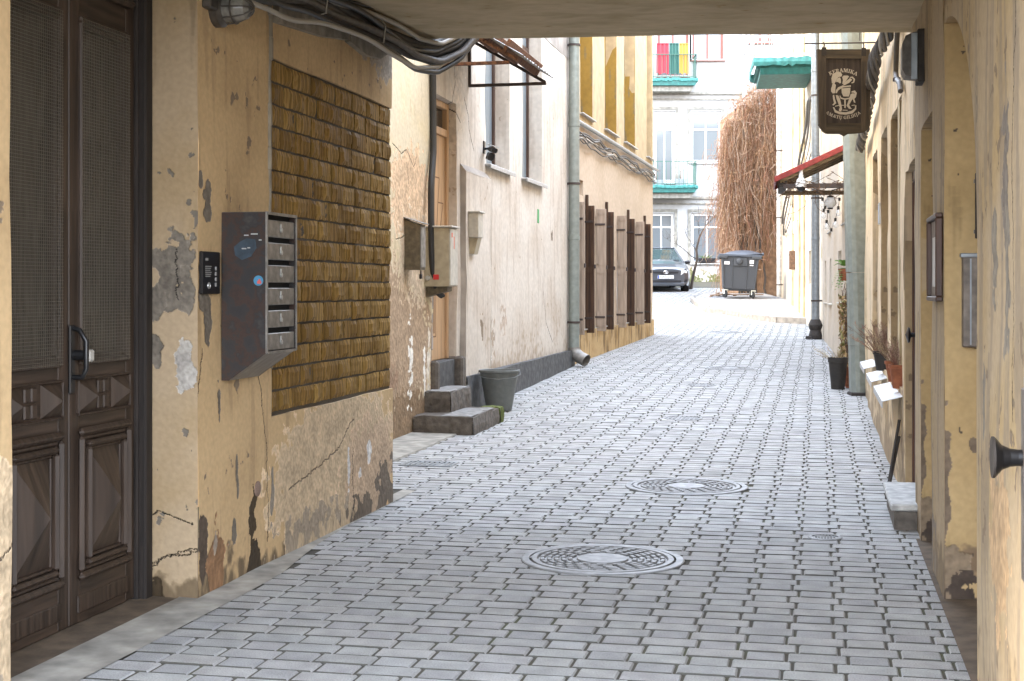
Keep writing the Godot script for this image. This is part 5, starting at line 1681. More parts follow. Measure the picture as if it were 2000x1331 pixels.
	sprigs(w, Vector3(0, 0.12, 0), 60, 0.2, 0.15, 0.0022, [Color(0.34, 0.24, 0.15), Color(0.40, 0.30, 0.18), Color(0.2, 0.13, 0.08)], 4)
	part(w, "plant", M.leafmix, p)
	p = pot("flower_pot", "dark pot with bushy purple-brown heather on the middle white sill", RA.at(RA.u(10.9), 0.615, 0.0), 0.06, 0.08, 0.15, M.potblack)
	w = MB.new()
	sprigs(w, Vector3(0, 0.12, 0), 110, 0.24, 0.22, 0.0026, cols, 5)
	part(w, "plant", M.leafmix, p)
	# square leaning downpipe casing
	var dc := thing("duct", "tall square-edged grey-green duct on the right, standing on the paving", "duct", Transform3D(Basis(), Vector3(0, 0, 0)))
	var lean := Vector3(-0.085, 0, 0)
	for k in [[0.11, 0.62, 0.0], [0.625, 1.42, 0.004], [1.425, 3.0, 0.008], [3.005, 5.2, 0.004]]:
		w = MB.new()
		var base: Vector3 = Vector3(3.80, k[0], -15.55) + lean * (k[0] / 3.8)
		var top: Vector3 = Vector3(3.80, k[1], -15.55) + lean * (minf(k[1], 5.0) / 3.8)
		var hx: float = 0.088 + k[2]
		var pr := [Vector2(-hx, 0.02), Vector2(-hx + 0.03, 0.09), Vector2(-hx + 0.075, 0.10), Vector2(hx, 0.10), Vector2(hx, -0.09), Vector2(-hx, -0.09)]
		for i in pr.size():
			var a: Vector2 = pr[i]
			var b: Vector2 = pr[(i + 1) % pr.size()]
			var e := Vector3(a.x, 0, a.y)
			var f := Vector3(b.x, 0, b.y)
			w.qo(base + e, base + f, top + f, top + e, e + f)
		part(w, "duct_section", M.zinc, dc)
	w = MB.new()
	w.bx(3.69, 3.95, 0.05, 0.115, -15.66, -15.44, 0.01)
	part(w, "foot", M.castiron, dc)
	cables_right()
	sign_board()
	wall_plate()
func cables_right() -> void:
	var o := thing("cable_bundle", "dark twisted cable bundle climbing the right-hand wall behind the sign", "cables", RA.at(0, 0, 0.05))
	var c := Curve3D.new()
	for q in [[1775.0, -30.0, 0.0], [1752.0, 60.0, 0.01], [1734.0, 120.0, 0.04], [1718.0, 195.0, 0.03], [1706.0, 250.0, 0.03], [1694.0, 290.0, 0.02]]:
		c.add_point(Vector3(RA.upx(q[0]), RA.vpx(q[0], q[1]), q[2]), Vector3(0.2, 0.05, 0), Vector3(-0.2, -0.05, 0))
	for k in 7:
		var b := MB.new()
		var pts := []
		var ph := k * 0.9
		for i in 46:
			var p := c.sample_baked(c.get_baked_length() * i / 45.0)
			pts.append(p + Vector3(0, cos(i * 0.5 + ph) * 0.035, sin(i * 0.5 + ph) * 0.035))
		b.tube(pts, [0.018, 0.016, 0.014, 0.014, 0.010, 0.016, 0.010][k], 6)
		part(b, "cable", [M.cable_dusty, M.cable_grey, M.cable_grey, M.cable_dusty, M.cable_pale, M.cable_grey, M.cable_pale][k], o)
	o = thing("curved_conduit", "grey curved conduit bending down the right-hand wall beside the lamp", "conduit", RA.at(0, 0, 0.03))
	var b := MB.new()
	var cc := Curve3D.new()
	for q in [[1768.0, -20.0], [1762.0, 80.0], [1760.0, 140.0], [1770.0, 178.0]]:
		cc.add_point(Vector3(RA.upx(q[0]), RA.vpx(q[0], q[1]), 0.0), Vector3(0, 0.1, 0), Vector3(0, -0.1, 0))
	var pts := []
	for i in 24: pts.append(cc.sample_baked(cc.get_baked_length() * i / 23.0))
	b.tube(pts, 0.016, 8)
	part(b, "conduit", M.cable_grey, o)
	b = MB.new()
	for i in [5, 14]:
		b.box(Transform3D(Basis(), pts[i]), Vector3(0.06, 0.02, 0.045), 0.004)
	part(b, "clip", M.bracket_iron, o)
	# grey hooded lamp
	o = thing("wall_lamp", "grey metal hooded lamp high on the right wall at the passage end", "lamp", TR.at(-7.0, 2.26, 0.0))
	b = MB.new()
	var pr := PackedVector2Array()
	for i in 10: pr.append(Vector2(0.02 + 0.10 * sin(i / 9.0 * 1.5), 0.20 - 0.02 * i / 9.0 - 0.0))
	b.prism(Transform3D(Basis(Vector3(0, 0, 1), Vector3(0, 1, 0), Vector3(-1, 0, 0)), Vector3(0.08, 0, 0)), PackedVector2Array([Vector2(0.0, -0.01), Vector2(0.085, 0.0), Vector2(0.10, 0.03), Vector2(0.10, 0.15), Vector2(0.085, 0.19), Vector2(0.05, 0.205), Vector2(0.0, 0.21)]), 0.0, 0.16)
	part(b, "housing", M.lampgrey, o)
	b = MB.new()
	b.bx(-0.085, 0.085, -0.03, 0.22, -0.005, 0.03, 0.004)
	part(b, "back_plate", M.castiron, o)
	b = MB.new()
	b.bx(0.081, 0.087, -0.02, 0.20, 0.03, 0.06, 0.002)
	part(b, "strap", M.zincgrey, o)
	# framed notice
	o = thing("notice_board", "framed glazed notice hanging on the narrow wall strip of the passage", "notice", TR.at(-6.38, 1.19, 0.0))
	b = MB.new()
	frame4(b, 0.0, 0.5, 0.0, 0.36, 0.02, 0.0, 0.028, 0.004)
	part(b, "frame", M.frame_brown, o)
	b = MB.new()
	b.bx(0.02, 0.48, 0.02, 0.34, 0.0, 0.008)
	part(b, "backing", M.conduitbox, o)
	b = MB.new()
	b.bx(0.10, 0.30, 0.06, 0.27, 0.008, 0.010); b.bx(0.34, 0.44, 0.22, 0.33, 0.008, 0.010)
	part(b, "paper", M.paper, o)
	# conduit box and dark bar on the niche jamb
	var jt := TR.t * Transform3D(Basis(Vector3(0, 0, -1), Vector3(0, 1, 0), Vector3(1, 0, 0)), Vector3(-5.798, 0, 0))
	o = thing("conduit_box", "tall narrow metal service box in the arched niche", "service box", jt * tf(0.065, 1.01, 0.0))
	b = MB.new()
	b.bx(0.0, 0.07, 0.0, 0.365, 0.0, 0.045, 0.004)
	part(b, "casing", M.conduitbox, o)
	b = MB.new()
	b.bx(-0.008, 0.078, 0.355, 0.372, 0.0, 0.05, 0.003); b.bx(0.028, 0.034, 0.01, 0.35, 0.045, 0.047)
	part(b, "cover_strip", M.zincgrey, o)
	o = thing("niche_bar", "thin dark metal bar fixed upright above the service box", "metal bar", jt * tf(0.115, 1.44, 0.0))
	b = MB.new()
	b.bx(0.0, 0.014, 0.0, 0.26, 0.01, 0.035, 0.003)
	part(b, "bar", M.castiron, o)
	b = MB.new()
	b.bx(-0.004, 0.018, 0.02, 0.035, 0.0, 0.012); b.bx(-0.004, 0.018, 0.22, 0.235, 0.0, 0.012)
	part(b, "fixing", M.conduitbox, o)
	# open door leaf at the near end of the right wall, with its knob
	o = thing("wall_hatch", "grey metal wall hatch with a black flared knob at the right edge", "hatch", TR.at(TR.u(3.40), 0.0, 0.0))
	b = MB.new()
	b.bx(0.0, 0.68, 0.545, 1.005, 0.0, 0.016, 0.003)
	part(b, "leaf", M.conduitbox, o)
	b = MB.new()
	frame4(b, -0.02, 0.7, 0.52, 1.03, 0.028, -0.002, 0.007, 0.002)
	part(b, "frame", M.zincgrey, o)
	b = MB.new()
	b.lathe(Transform3D(Basis(Vector3(1, 0, 0), PI / 2), Vector3(0.02, 0.838, 0.014)), [Vector2(0.020, 0.0), Vector2(0.020, 0.012), Vector2(0.022, 0.03), Vector2(0.03, 0.048), Vector2(0.044, 0.06), Vector2(0.05, 0.066)], 24)
	part(b, "knob", M.black, o)
	b = MB.new()
	b.lathe(Transform3D(Basis(Vector3(1, 0, 0), PI / 2), Vector3(0.02, 0.838, 0.014)), [Vector2(0.05, 0.066), Vector2(0.05, 0.071), Vector2(0.0, 0.072)], 24)
	part(b, "knob_face", M.castiron, o)
func wall_plate() -> void:
	var o := thing("number_plate", "narrow blue-grey plate between two deep windows on the right wall", "plate", RA.at(RA.upx(1720.0), 1.78, 0.0))
	var b := MB.new()
	b.bx(-0.09, 0.09, 0.0, 0.15, 0.0, 0.012, 0.003)
	part(b, "plate", M.blueplate, o)
	b = MB.new()
	frame4(b, -0.10, 0.10, -0.01, 0.16, 0.01, 0.0, 0.016, 0.002)
	part(b, "rim", M.steel, o)
func sign_board() -> void:
	# local units: metres; the drawing below is in steps of 1/1510 m
	var k := 1.0 / 1490.0
	var p := at(1647, 180, 11.2)
	var o := thing("shop_sign", "dark wooden hanging sign with a white potter emblem and lettering", "sign", Transform3D(Basis(Vector3.UP, 0.08), p))
	var q := func(x: float, y: float) -> Vector2: return Vector2((x - 400.0) * k, (720.0 - y) * k)
	var pl := func(a: Array) -> PackedVector2Array:
		var r := PackedVector2Array()
		for i in range(0, a.size(), 2): r.append(q.call(a[i], a[i + 1]))
		return r
	var b := MB.new()
	b.prism(Transform3D(), pl.call([84, 225, 716, 215, 720, 1110, 690, 1160, 640, 1195, 560, 1205, 455, 1212, 410, 1238, 360, 1212, 210, 1212, 150, 1180, 105, 1110]), -0.012, 0.004)
	part(b, "panel", M.signpanel, o)
	b = MB.new()
	b.prism(Transform3D(), pl.call([84, 225, 190, 223, 190, 1208, 150, 1180, 105, 1110]), -0.014, 0.018)
	part(b, "frame_board", M.signwood, o)
	b = MB.new()
	b.prism(Transform3D(), pl.call([610, 217, 716, 215, 720, 1110, 690, 1160, 640, 1195, 610, 1200]), -0.014, 0.018)
	part(b, "frame_board", M.signwood, o)
	b = MB.new()
	b.prism(Transform3D(), pl.call([191, 224, 609, 217, 609, 328, 191, 330]), -0.014, 0.017)
	part(b, "frame_board", M.signwood_h, o)
	b = MB.new()
	b.prism(Transform3D(), pl.call([191, 1090, 609, 1086, 609, 1200, 560, 1205, 455, 1212, 410, 1238, 360, 1212, 191, 1209]), -0.014, 0.017)
	part(b, "frame_board", M.signwood_h, o)
	# emblem: a potter bent over a wheel
	b = MB.new()
	for a in [[265, 620, 258, 560, 275, 510, 320, 485, 370, 490, 387, 515, 380, 537, 345, 545, 325, 565, 310, 600, 290, 625],
			[332, 560, 360, 547, 370, 570, 373, 610, 362, 620, 335, 602, 315, 605, 320, 580],
			[270, 628, 295, 620, 312, 640, 305, 690, 300, 735, 275, 738, 255, 715, 255, 680, 265, 655],
			[312, 700, 340, 665, 400, 640, 415, 660, 370, 682, 340, 702, 322, 735, 307, 732],
			[388, 545, 405, 527, 455, 526, 470, 535, 440, 580, 412, 620, 388, 625, 397, 580],
			[480, 556, 508, 575, 470, 612, 412, 642, 397, 627, 442, 586], [478, 543, 510, 537, 541, 567, 531, 608, 502, 618, 498, 606, 520, 598, 525, 572, 505, 553, 480, 552],
			[402, 650, 490, 640, 492, 656, 404, 666], [380, 678, 486, 668, 482, 730, 467, 772, 402, 772, 382, 730],
			[360, 757, 378, 786, 420, 795, 470, 786, 490, 760, 496, 770, 470, 801, 420, 811, 370, 799, 356, 772],
			[310, 757, 340, 762, 360, 800, 380, 880, 385, 920, 375, 950, 350, 945, 350, 920, 360, 905, 340, 850, 320, 800],
			[490, 742, 520, 732, 540, 750, 500, 820, 470, 870, 490, 905, 505, 916, 470, 916, 440, 880, 460, 830],
			[500, 710, 540, 700, 563, 730, 551, 780, 532, 800, 547, 842, 530, 842, 513, 800, 540, 750, 530, 725, 500, 726],
			[275, 762, 290, 752, 300, 800, 316, 852, 280, 882, 270, 867, 290, 850, 278, 800],
			[412, 813, 430, 812, 430, 907, 414, 907],
			[275, 900, 290, 898, 310, 935, 360, 955, 430, 958, 500, 940, 540, 910, 542, 880, 556, 870, 556, 920, 512, 970, 430, 986, 360, 981, 300, 960],
			[300, 884, 350, 872, 352, 880, 306, 893], [380, 872, 408, 872, 408, 880, 382, 880], [500, 872, 540, 868, 542, 876, 502, 880], [392, 928, 450, 930, 452, 938, 392, 937]]:
		b.prism(Transform3D(), pl.call(a), 0.004, 0.0062)
	part(b, "emblem", M.signpaint, o)
	var font := SystemFont.new()
	font.font_names = PackedStringArray(["Droid Serif"])
	font.font_weight = 700
	for tx in [["KERAMIKA", 400.0, 806.0, 340.0, 1.0, 44.0], ["AMATŲ GILDIJA", 400.0, 668.0, 352.0, -1.0, 37.0]]:
		b = MB.new()
		var s: String = tx[0]
		var widths := []
		var total := 0.0
		var meshes := []
		for i in s.length():
			var ch := s.substr(i, 1)
			var wd := 0.28 if ch == " " else 0.0
			var tm: TextMesh = null
			if ch != " ":
				tm = TextMesh.new()
				tm.font = font
				tm.font_size = 64
				tm.pixel_size = 1.0 / 64.0
				tm.depth = 0.08
				tm.text = ch
				tm.curve_step = 1.5
				wd = tm.get_aabb().size.x + 0.055
			meshes.append(tm)
			widths.append(wd)
			total += wd
		var sz: float = tx[5] * k / 0.72
		var rad: float = tx[3] * k
		var ctr: Vector2 = q.call(tx[1], tx[2])
		var x := -total * 0.5
		for i in s.length():
			var an: float = (x + widths[i] * 0.5) * sz / rad
			x += widths[i]
			if meshes[i] == null: continue
			var pos := ctr + Vector2(sin(an), cos(an) * tx[4]) * rad
			var rot: float = -an * tx[4]
			var bs := Basis(Vector3(0, 0, 1), rot).scaled_local(Vector3(sz, sz, sz * 0.4))
			var bb: AABB = meshes[i].get_aabb()
			var yb := -0.36 if tx[4] > 0.0 else -0.36
			b.add(meshes[i], Transform3D(bs, Vector3(pos.x, pos.y, 0.0055)) * Transform3D(Basis(), Vector3(-bb.get_center().x, 0.0, 0.0)))
		part(b, "lettering", M.signpaint, o)
	# bar and hangers
	var t0 := q.call(-60.0, 158.0) as Vector2
	var t1 := q.call(870.0, 130.0) as Vector2
	b = MB.new()
	b.tube([Vector3(t0.x, t0.y, 0), Vector3(t1.x, t1.y, 0)], 0.006, 8)
	part(b, "bracket_bar", M.bracket_iron, o)
	for xx in [165.0, 640.0]:
		b = MB.new()
		var h := q.call(xx, 150.0) as Vector2
		b.tube([Vector3(h.x, h.y + 0.008, 0), Vector3(h.x + 0.008, h.y - 0.01, 0.0), Vector3(h.x, h.y - 0.06, 0.0)], 0.005, 6)
		b.bx(h.x - 0.018, h.x + 0.018, h.y - 0.1, h.y - 0.035, 0.0175, 0.021)
		part(b, "hanger", M.castiron, o)
	b = MB.new()
	b.tube([Vector3(t1.x - 0.18, t1.y + 0.01, 0), Vector3(t1.x - 0.18, t1.y + 0.5, 0)], 0.004, 6)
	part(b, "stay", M.bracket_iron, o)
func right_far() -> void:
	var o := thing("whitewashed_house", "whitewashed house on the right behind the duct, with small window recesses", "house")
	var u0 := RB.u(27.0)
	var u1 := RB.u(16.0)
	var hs := []
	for q in [[17.9, 18.7, 1.05, 1.75], [20.3, 21.1, 1.05, 1.8], [23.2, 24.0, 1.0, 1.75], [25.0, 25.7, 1.0, 1.75], [19.0, 20.0, 2.15, 2.75], [23.4, 24.2, 2.2, 2.8]]: hs.append([RB.u(q[1]), q[2], RB.u(q[0]), q[3], 0.15])
	var w := MB.new()
	panel(w, u0, u1, -0.1, 4.3, hs, [u0, 0.0, 11.6, 4.4], 0.015, 0.3)
	inst(w.mesh(), "wall", M.rbwall, o, RB.t)
	w = MB.new()
	panel(w, u0, u1, 4.3, 6.4, [], [0, 0, 1, 1], 0.0, 2.0)
	inst(w.mesh(), "wall", M.yellowwall, o, RB.t)
	mass(o, RB, u0, u1, 7.0, 6.4, M.yellowwall)
	for h in hs:
		window(o, RB.t, h[0], h[2], h[1], h[3], -0.11, M.frame_white, M.pane_grey, 1, 0.0, 0.05)
		w = MB.new()
		w.bx(h[0] - 0.03, h[2] + 0.03, h[1] - 0.02, h[1] - 0.002, -0.12, 0.03, 0.003)
		inst(w.mesh(), "sill", M.cabinet_front, o, RB.t)
	o = thing("cream_house", "cream house at the alley's far right under the teal balcony", "house")
	u0 = RC.u(41.5)
	u1 = RC.u(27.0)
	hs = []
	for q in [[28.0, 28.7, 1.35, 2.05], [29.6, 30.3, 1.35, 2.05], [33.5, 34.3, 1.7, 2.9], [29.5, 30.4, 4.6, 6.4]]: hs.append([RC.u(q[1]), q[2], RC.u(q[0]), q[3], 0.15])
	w = MB.new()
	panel(w, u0, u1, 0.0, 4.4, hs, [u0, 0.0, 11.6, 4.4], 0.015, 0.4)
	panel(w, u0, u1, 4.4, 8.6, [], [u0, 0.0, 11.6, 4.4], 0.015, 0.4)
	inst(w.mesh(), "wall", M.rbwall, o, RC.t)
	mass(o, RC, u0, u1, 5.0, 8.6, M.yellowwall)
	for h in hs:
		window(o, RC.t, h[0], h[2], h[1], h[3], -0.11, M.frame_white, M.pane_grey, 1, 0.0, 0.05)
	for d in [28.9, 31.5, 33.0, 35.5]:
		w = MB.new()
		w.bx(RC.u(d) - 0.18, RC.u(d) + 0.18, 0.3, 8.5, -0.01, 0.045, 0.01)
		inst(w.mesh(), "pilaster", M.yellowwall, o, RC.t)
	var dp := downpipe("downpipe", "grey downpipe with a dark cast-iron foot beside the red awning", RB.at(RB.u(26.3), 0, 0.14), 0.075, 0.66, 6.6, M.zincgrey, false)
	var ft := hold("foot", dp, tf(0, 0.28, 0))
	w = MB.new()
	w.lathe(Transform3D(), [Vector2(0.115, 0.0), Vector2(0.125, 0.1), Vector2(0.10, 0.2), Vector2(0.12, 0.24), Vector2(0.13, 0.3), Vector2(0.105, 0.36), Vector2(0.085, 0.4)], 18)
	part(w, "casing", M.castiron, ft)
	w = MB.new()
	for i in 5: rough_block(w, -0.16 + 0.06 * i, -0.06 + 0.06 * i, -0.03, 0.06 + 0.03 * (i % 2), 0.06, 0.16, 0.012)
	part(w, "rubble", M.castiron, ft)
	downpipe("downpipe", "white painted downpipe at the corner by the dry vine", RC.at(RC.u(40.3), 0, 0.1), 0.07, 1.0, 8.6, M.pipewhite, false)
	# small fittings on the cream wall
	var bx := thing("letter_box", "small brown box on the cream wall near the bin", "letter box", RC.at(RC.u(34.9), 1.72, 0.0))
	w = MB.new()
	w.bx(-0.2, 0.2, 0.0, 0.46, 0.0, 0.14, 0.01)
	part(w, "casing", M.brownbox, bx)
	w = MB.new()
	w.bx(-0.15, 0.15, 0.34, 0.38, 0.14, 0.146)
	part(w, "slot_flap", M.castiron, bx)
	bx = thing("house_plate", "small pale blue plate on the cream wall above the brown box", "plate", RC.at(RC.u(34.6), 2.60, 0.045))
	w = MB.new()
	w.bx(-0.12, 0.12, 0.0, 0.28, 0.0, 0.012, 0.003)
	part(w, "plate", M.paper, bx)
	w = MB.new()
	for i in 4: w.bx(-0.07, 0.07, 0.04 + i * 0.055, 0.065 + i * 0.055, 0.012, 0.014)
	part(w, "print", M.blueplate, bx)
	bx = thing("wall_cables", "loose looping cables high on the cream wall below the teal balcony", "cables", RC.at(0, 0, 0.06))
	for k in 4:
		w = MB.new()
		var pts := []
		for i in 30:
			var d := lerpf(28.5, 39.0, i / 29.0)
			pts.append(Vector3(RC.u(d), 4.9 - 0.16 * (d - 28.5) + 0.35 * sin(d * 0.9 + k) - 0.15 * k, 0.03 * sin(d * 2.0 + k)))
		w.tube(pts, [0.03, 0.02, 0.016, 0.012][k], 6)
		part(w, "cable", [M.cable_grey, M.cable_grey, M.cable_pale, M.cable_black][k], bx)
	teal_balcony("balcony", "large teal tarp-wrapped balcony on the cream house, seen from below", RC.at(RC.u(29.8), 5.72, 0.0), 1.15, 1.2)
	awning()
	right_plants()
# teal sheeting round a balcony slab with a light railing; x along the wall, z outwards
func teal_balcony(called: String, label: String, t: Transform3D, hw: float, dp: float) -> Node3D:
	var o := thing(called, label, "balcony", t, "teal-edged balconies")
	var b := MB.new()
	b.bx(-hw + 0.05, hw - 0.05, 0.0, 0.14, 0.0, dp - 0.05, 0.02)
	b.prism(Transform3D(), PackedVector2Array([Vector2(-hw + 0.1, -0.12), Vector2(hw - 0.1, -0.12), Vector2(hw - 0.04, 0.01), Vector2(-hw + 0.04, 0.01)]), 0.02, dp - 0.12)
	part(b, "slab", M.teal, o)
	b = MB.new()
	var path := []
	var n := 16
	for i in n + 1: path.append(Vector3(-hw - 0.02, 0, dp * i / n))
	for i in range(1, 2 * n): path.append(Vector3(-hw - 0.02 + (2 * hw + 0.04) * i / (2.0 * n), 0, dp + 0.02))
	for i in n + 1: path.append(Vector3(hw + 0.02, 0, dp - dp * i / n))
	var r := RandomNumberGenerator.new()
	r.seed = 9
	var prev := []
	for i in path.size():
		var p: Vector3 = path[i]
		var out := Vector3(p.x / hw, 0, (p.z - dp * 0.5) / dp).normalized()
		var e := r.randf_range(0.0, 0.025)
		var row := [p + Vector3(0, 0.20 + r.randf_range(-0.02, 0.03), 0) - out * 0.05, p + Vector3(0, 0.21 + r.randf_range(-0.02, 0.02), 0) + out * e, p + Vector3(0, 0.12, 0) + out * (0.02 + e), p + Vector3(0, 0.05 + r.randf_range(-0.03, 0.02), 0) + out * e]
		if i > 0:
			for k in 3: b.qo(prev[k], row[k], row[k + 1], prev[k + 1], out + (Vector3.UP if k == 0 else Vector3.ZERO))
		prev = row
	part(b, "tarp_edge", M.teal_light, o)
	b = MB.new()
	var rails := [[Vector3(-hw, 0, 0), Vector3(-hw, 0, dp)], [Vector3(-hw, 0, dp), Vector3(hw, 0, dp)], [Vector3(hw, 0, dp), Vector3(hw, 0, 0)]]
	for s in rails:
		for y in [0.28, 0.62, 1.05]: b.bar(s[0] + Vector3(0, y, 0), s[1] + Vector3(0, y, 0), 0.025, 0.02)
		var m := int((s[0] as Vector3).distance_to(s[1]) / 0.14)
		for i in m + 1:
			var p: Vector3 = s[0].lerp(s[1], float(i) / m)
			b.bar(p + Vector3(0, 0.18, 0), p + Vector3(0, 1.05, 0), 0.014, 0.014)
	part(b, "railing", M.bracket_iron if called != "balcony" else M.cabinet_front, o)
	return o
func awning() -> void:
	# sheet roof on timber, sloping down towards the alley
	var o := thing("awning", "red-edged lean-to awning on timber rafters above the right-hand wall", "awning", RB.at(RB.u(18.9), 0, 0.0))
	var hi := 3.06
	var lo := 2.64
	var b := MB.new()
	var f := func(x: float, z: float, dy: float) -> Vector3: return Vector3(x, lerpf(hi, lo, z / 0.92) + dy, z)
	b.bar(f.call(0.0, 0.0, 0.06), f.call(0.0, 0.95, 0.06), 1.5, 0.012)
	part(b, "sheet", M.awning_red, o)
	b = MB.new()
	b.bar(f.call(0.752, 0.0, 0.03), f.call(0.752, 0.95, 0.03), 0.02, 0.07, 0.003); b.bar(f.call(-0.752, 0.0, 0.03), f.call(-0.752, 0.95, 0.03), 0.02, 0.07, 0.003)
	b.bar(f.call(-0.76, 0.95, 0.03), f.call(0.76, 0.95, 0.03), 0.02, 0.07, 0.003)
	part(b, "red_fascia", M.awning_red, o)
	for x in [-0.68, -0.2, 0.25, 0.68]:
		b = MB.new()
		b.bar(f.call(x, 0.0, 0.0), f.call(x, 0.9, 0.0), 0.06, 0.09, 0.004)
		part(b, "rafter", M.timber, o)
	b = MB.new()
	b.bx(-0.7, 0.7, 2.56, 2.64, 0.80, 0.90, 0.005)
	part(b, "beam", M.castiron, o)
	for x in [-0.68, 0.68]:
		b = MB.new()
		b.bx(x - 0.03, x + 0.03, 2.54, 2.60, 0.0, 0.85, 0.005)
		part(b, "bracket", M.bracket_iron if x > 0 else M.timber, o)
	# dry creeper twisted under the awning
	var v := thing("dry_creeper", "tangle of dry creeper stems under the red awning", "creeper", RB.at(RB.u(18.2), 0, 0.0))
	var r := RandomNumberGenerator.new()
	r.seed = 31
	b = MB.new()
	for k in 26:
		var p := Vector3(r.randf_range(-0.1, 0.1), 2.56 + r.randf_range(-0.05, 0.06), r.randf_range(0.1, 0.8))
		var pts := [p]
		for i in 7:
			p += Vector3(r.randf_range(-0.06, 0.06), r.randf_range(-0.09, 0.07), r.randf_range(-0.12, 0.12))
			pts.append(p)
		b.tube(pts, 0.005, 4, 0.003)
	part(b, "stems", M.vine, v)
	# dome camera
	o = thing("dome_camera", "white dome camera hanging from the awning's outer corner", "camera", Transform3D(Basis(), at(1565, 362, 18.3)))
	b = MB.new()
	b.lathe(Transform3D(), [Vector2(0.0, 0.13), Vector2(0.03, 0.13), Vector2(0.03, 0.10), Vector2(0.055, 0.07), Vector2(0.07, 0.02), Vector2(0.07, -0.02), Vector2(0.062, -0.025)], 20)
	b.tube([Vector3(0, 0.12, 0), Vector3(0, 0.24, 0)], 0.025, 10)
	part(b, "housing", M.white_plastic, o)
	b = MB.new()
	b.lathe(Transform3D(), [Vector2(0.06, -0.02), Vector2(0.056, -0.045), Vector2(0.04, -0.068), Vector2(0.02, -0.078), Vector2(0, -0.08)], 18)
	part(b, "dome", M.black, o)
	# globe lantern
	o = thing("globe_lantern", "round white globe lantern with black caps below the red awning", "lantern", Transform3D(Basis(), at(1622, 396, 18.6)))
	b = MB.new()
	var pr := []
	for i in 11: pr.append(Vector2(maxf(0.001, sin(i / 10.0 * PI)) * 0.078, -cos(i / 10.0 * PI) * 0.075))
	b.lathe(Transform3D(), pr, 22)
	part(b, "globe", M.globe, o)
	b = MB.new()
	b.lathe(Transform3D(), [Vector2(0, 0.09), Vector2(0.04, 0.09), Vector2(0.042, 0.068), Vector2(0, 0.066)], 14); b.lathe(Transform3D(), [Vector2(0, -0.085), Vector2(0.036, -0.085), Vector2(0.038, -0.068), Vector2(0, -0.066)], 14)
	b.tube([Vector3(0, 0.085, 0), Vector3(0.02, 0.16, 0), Vector3(0.16, 0.2, -0.02)], 0.007, 6)
	part(b, "cap", M.black, o)
	# string of bulbs
	o = thing("string_lights", "string of clear glass bulbs hanging below the awning", "string lights", Transform3D(Basis(), at(1620, 400, 18.2)))
	var bulbs := [[1597, 372, 0], [1607, 388, 1], [1612, 404, 0], [1609, 410, 1], [1618, 412, 0], [1615, 432, 1], [1624, 448, 0], [1632, 428, 1], [1638, 405, 1], [1640, 388, 0]]
	var wire := []
	for q in bulbs:
		var p := at(q[0], q[1], 18.2) - at(1620, 400, 18.2)
		wire.append(p)
		b = MB.new()
		b.lathe(Transform3D(Basis(), p), [Vector2(0, 0.012), Vector2(0.016, 0.012), Vector2(0.016, -0.03), Vector2(0, -0.032)], 10)
		part(b, "socket", M.black, o)
		if q[2] == 1:
			b = MB.new()
			b.lathe(Transform3D(Basis(), p), [Vector2(0.012, -0.03), Vector2(0.022, -0.045), Vector2(0.036, -0.07), Vector2(0.036, -0.085), Vector2(0.024, -0.105), Vector2(0.0, -0.112)], 14)
			part(b, "bulb", M.bulbglass, o)
	b = MB.new()
	b.tube(wire, 0.004, 5)
	part(b, "wire", M.cable_black, o)
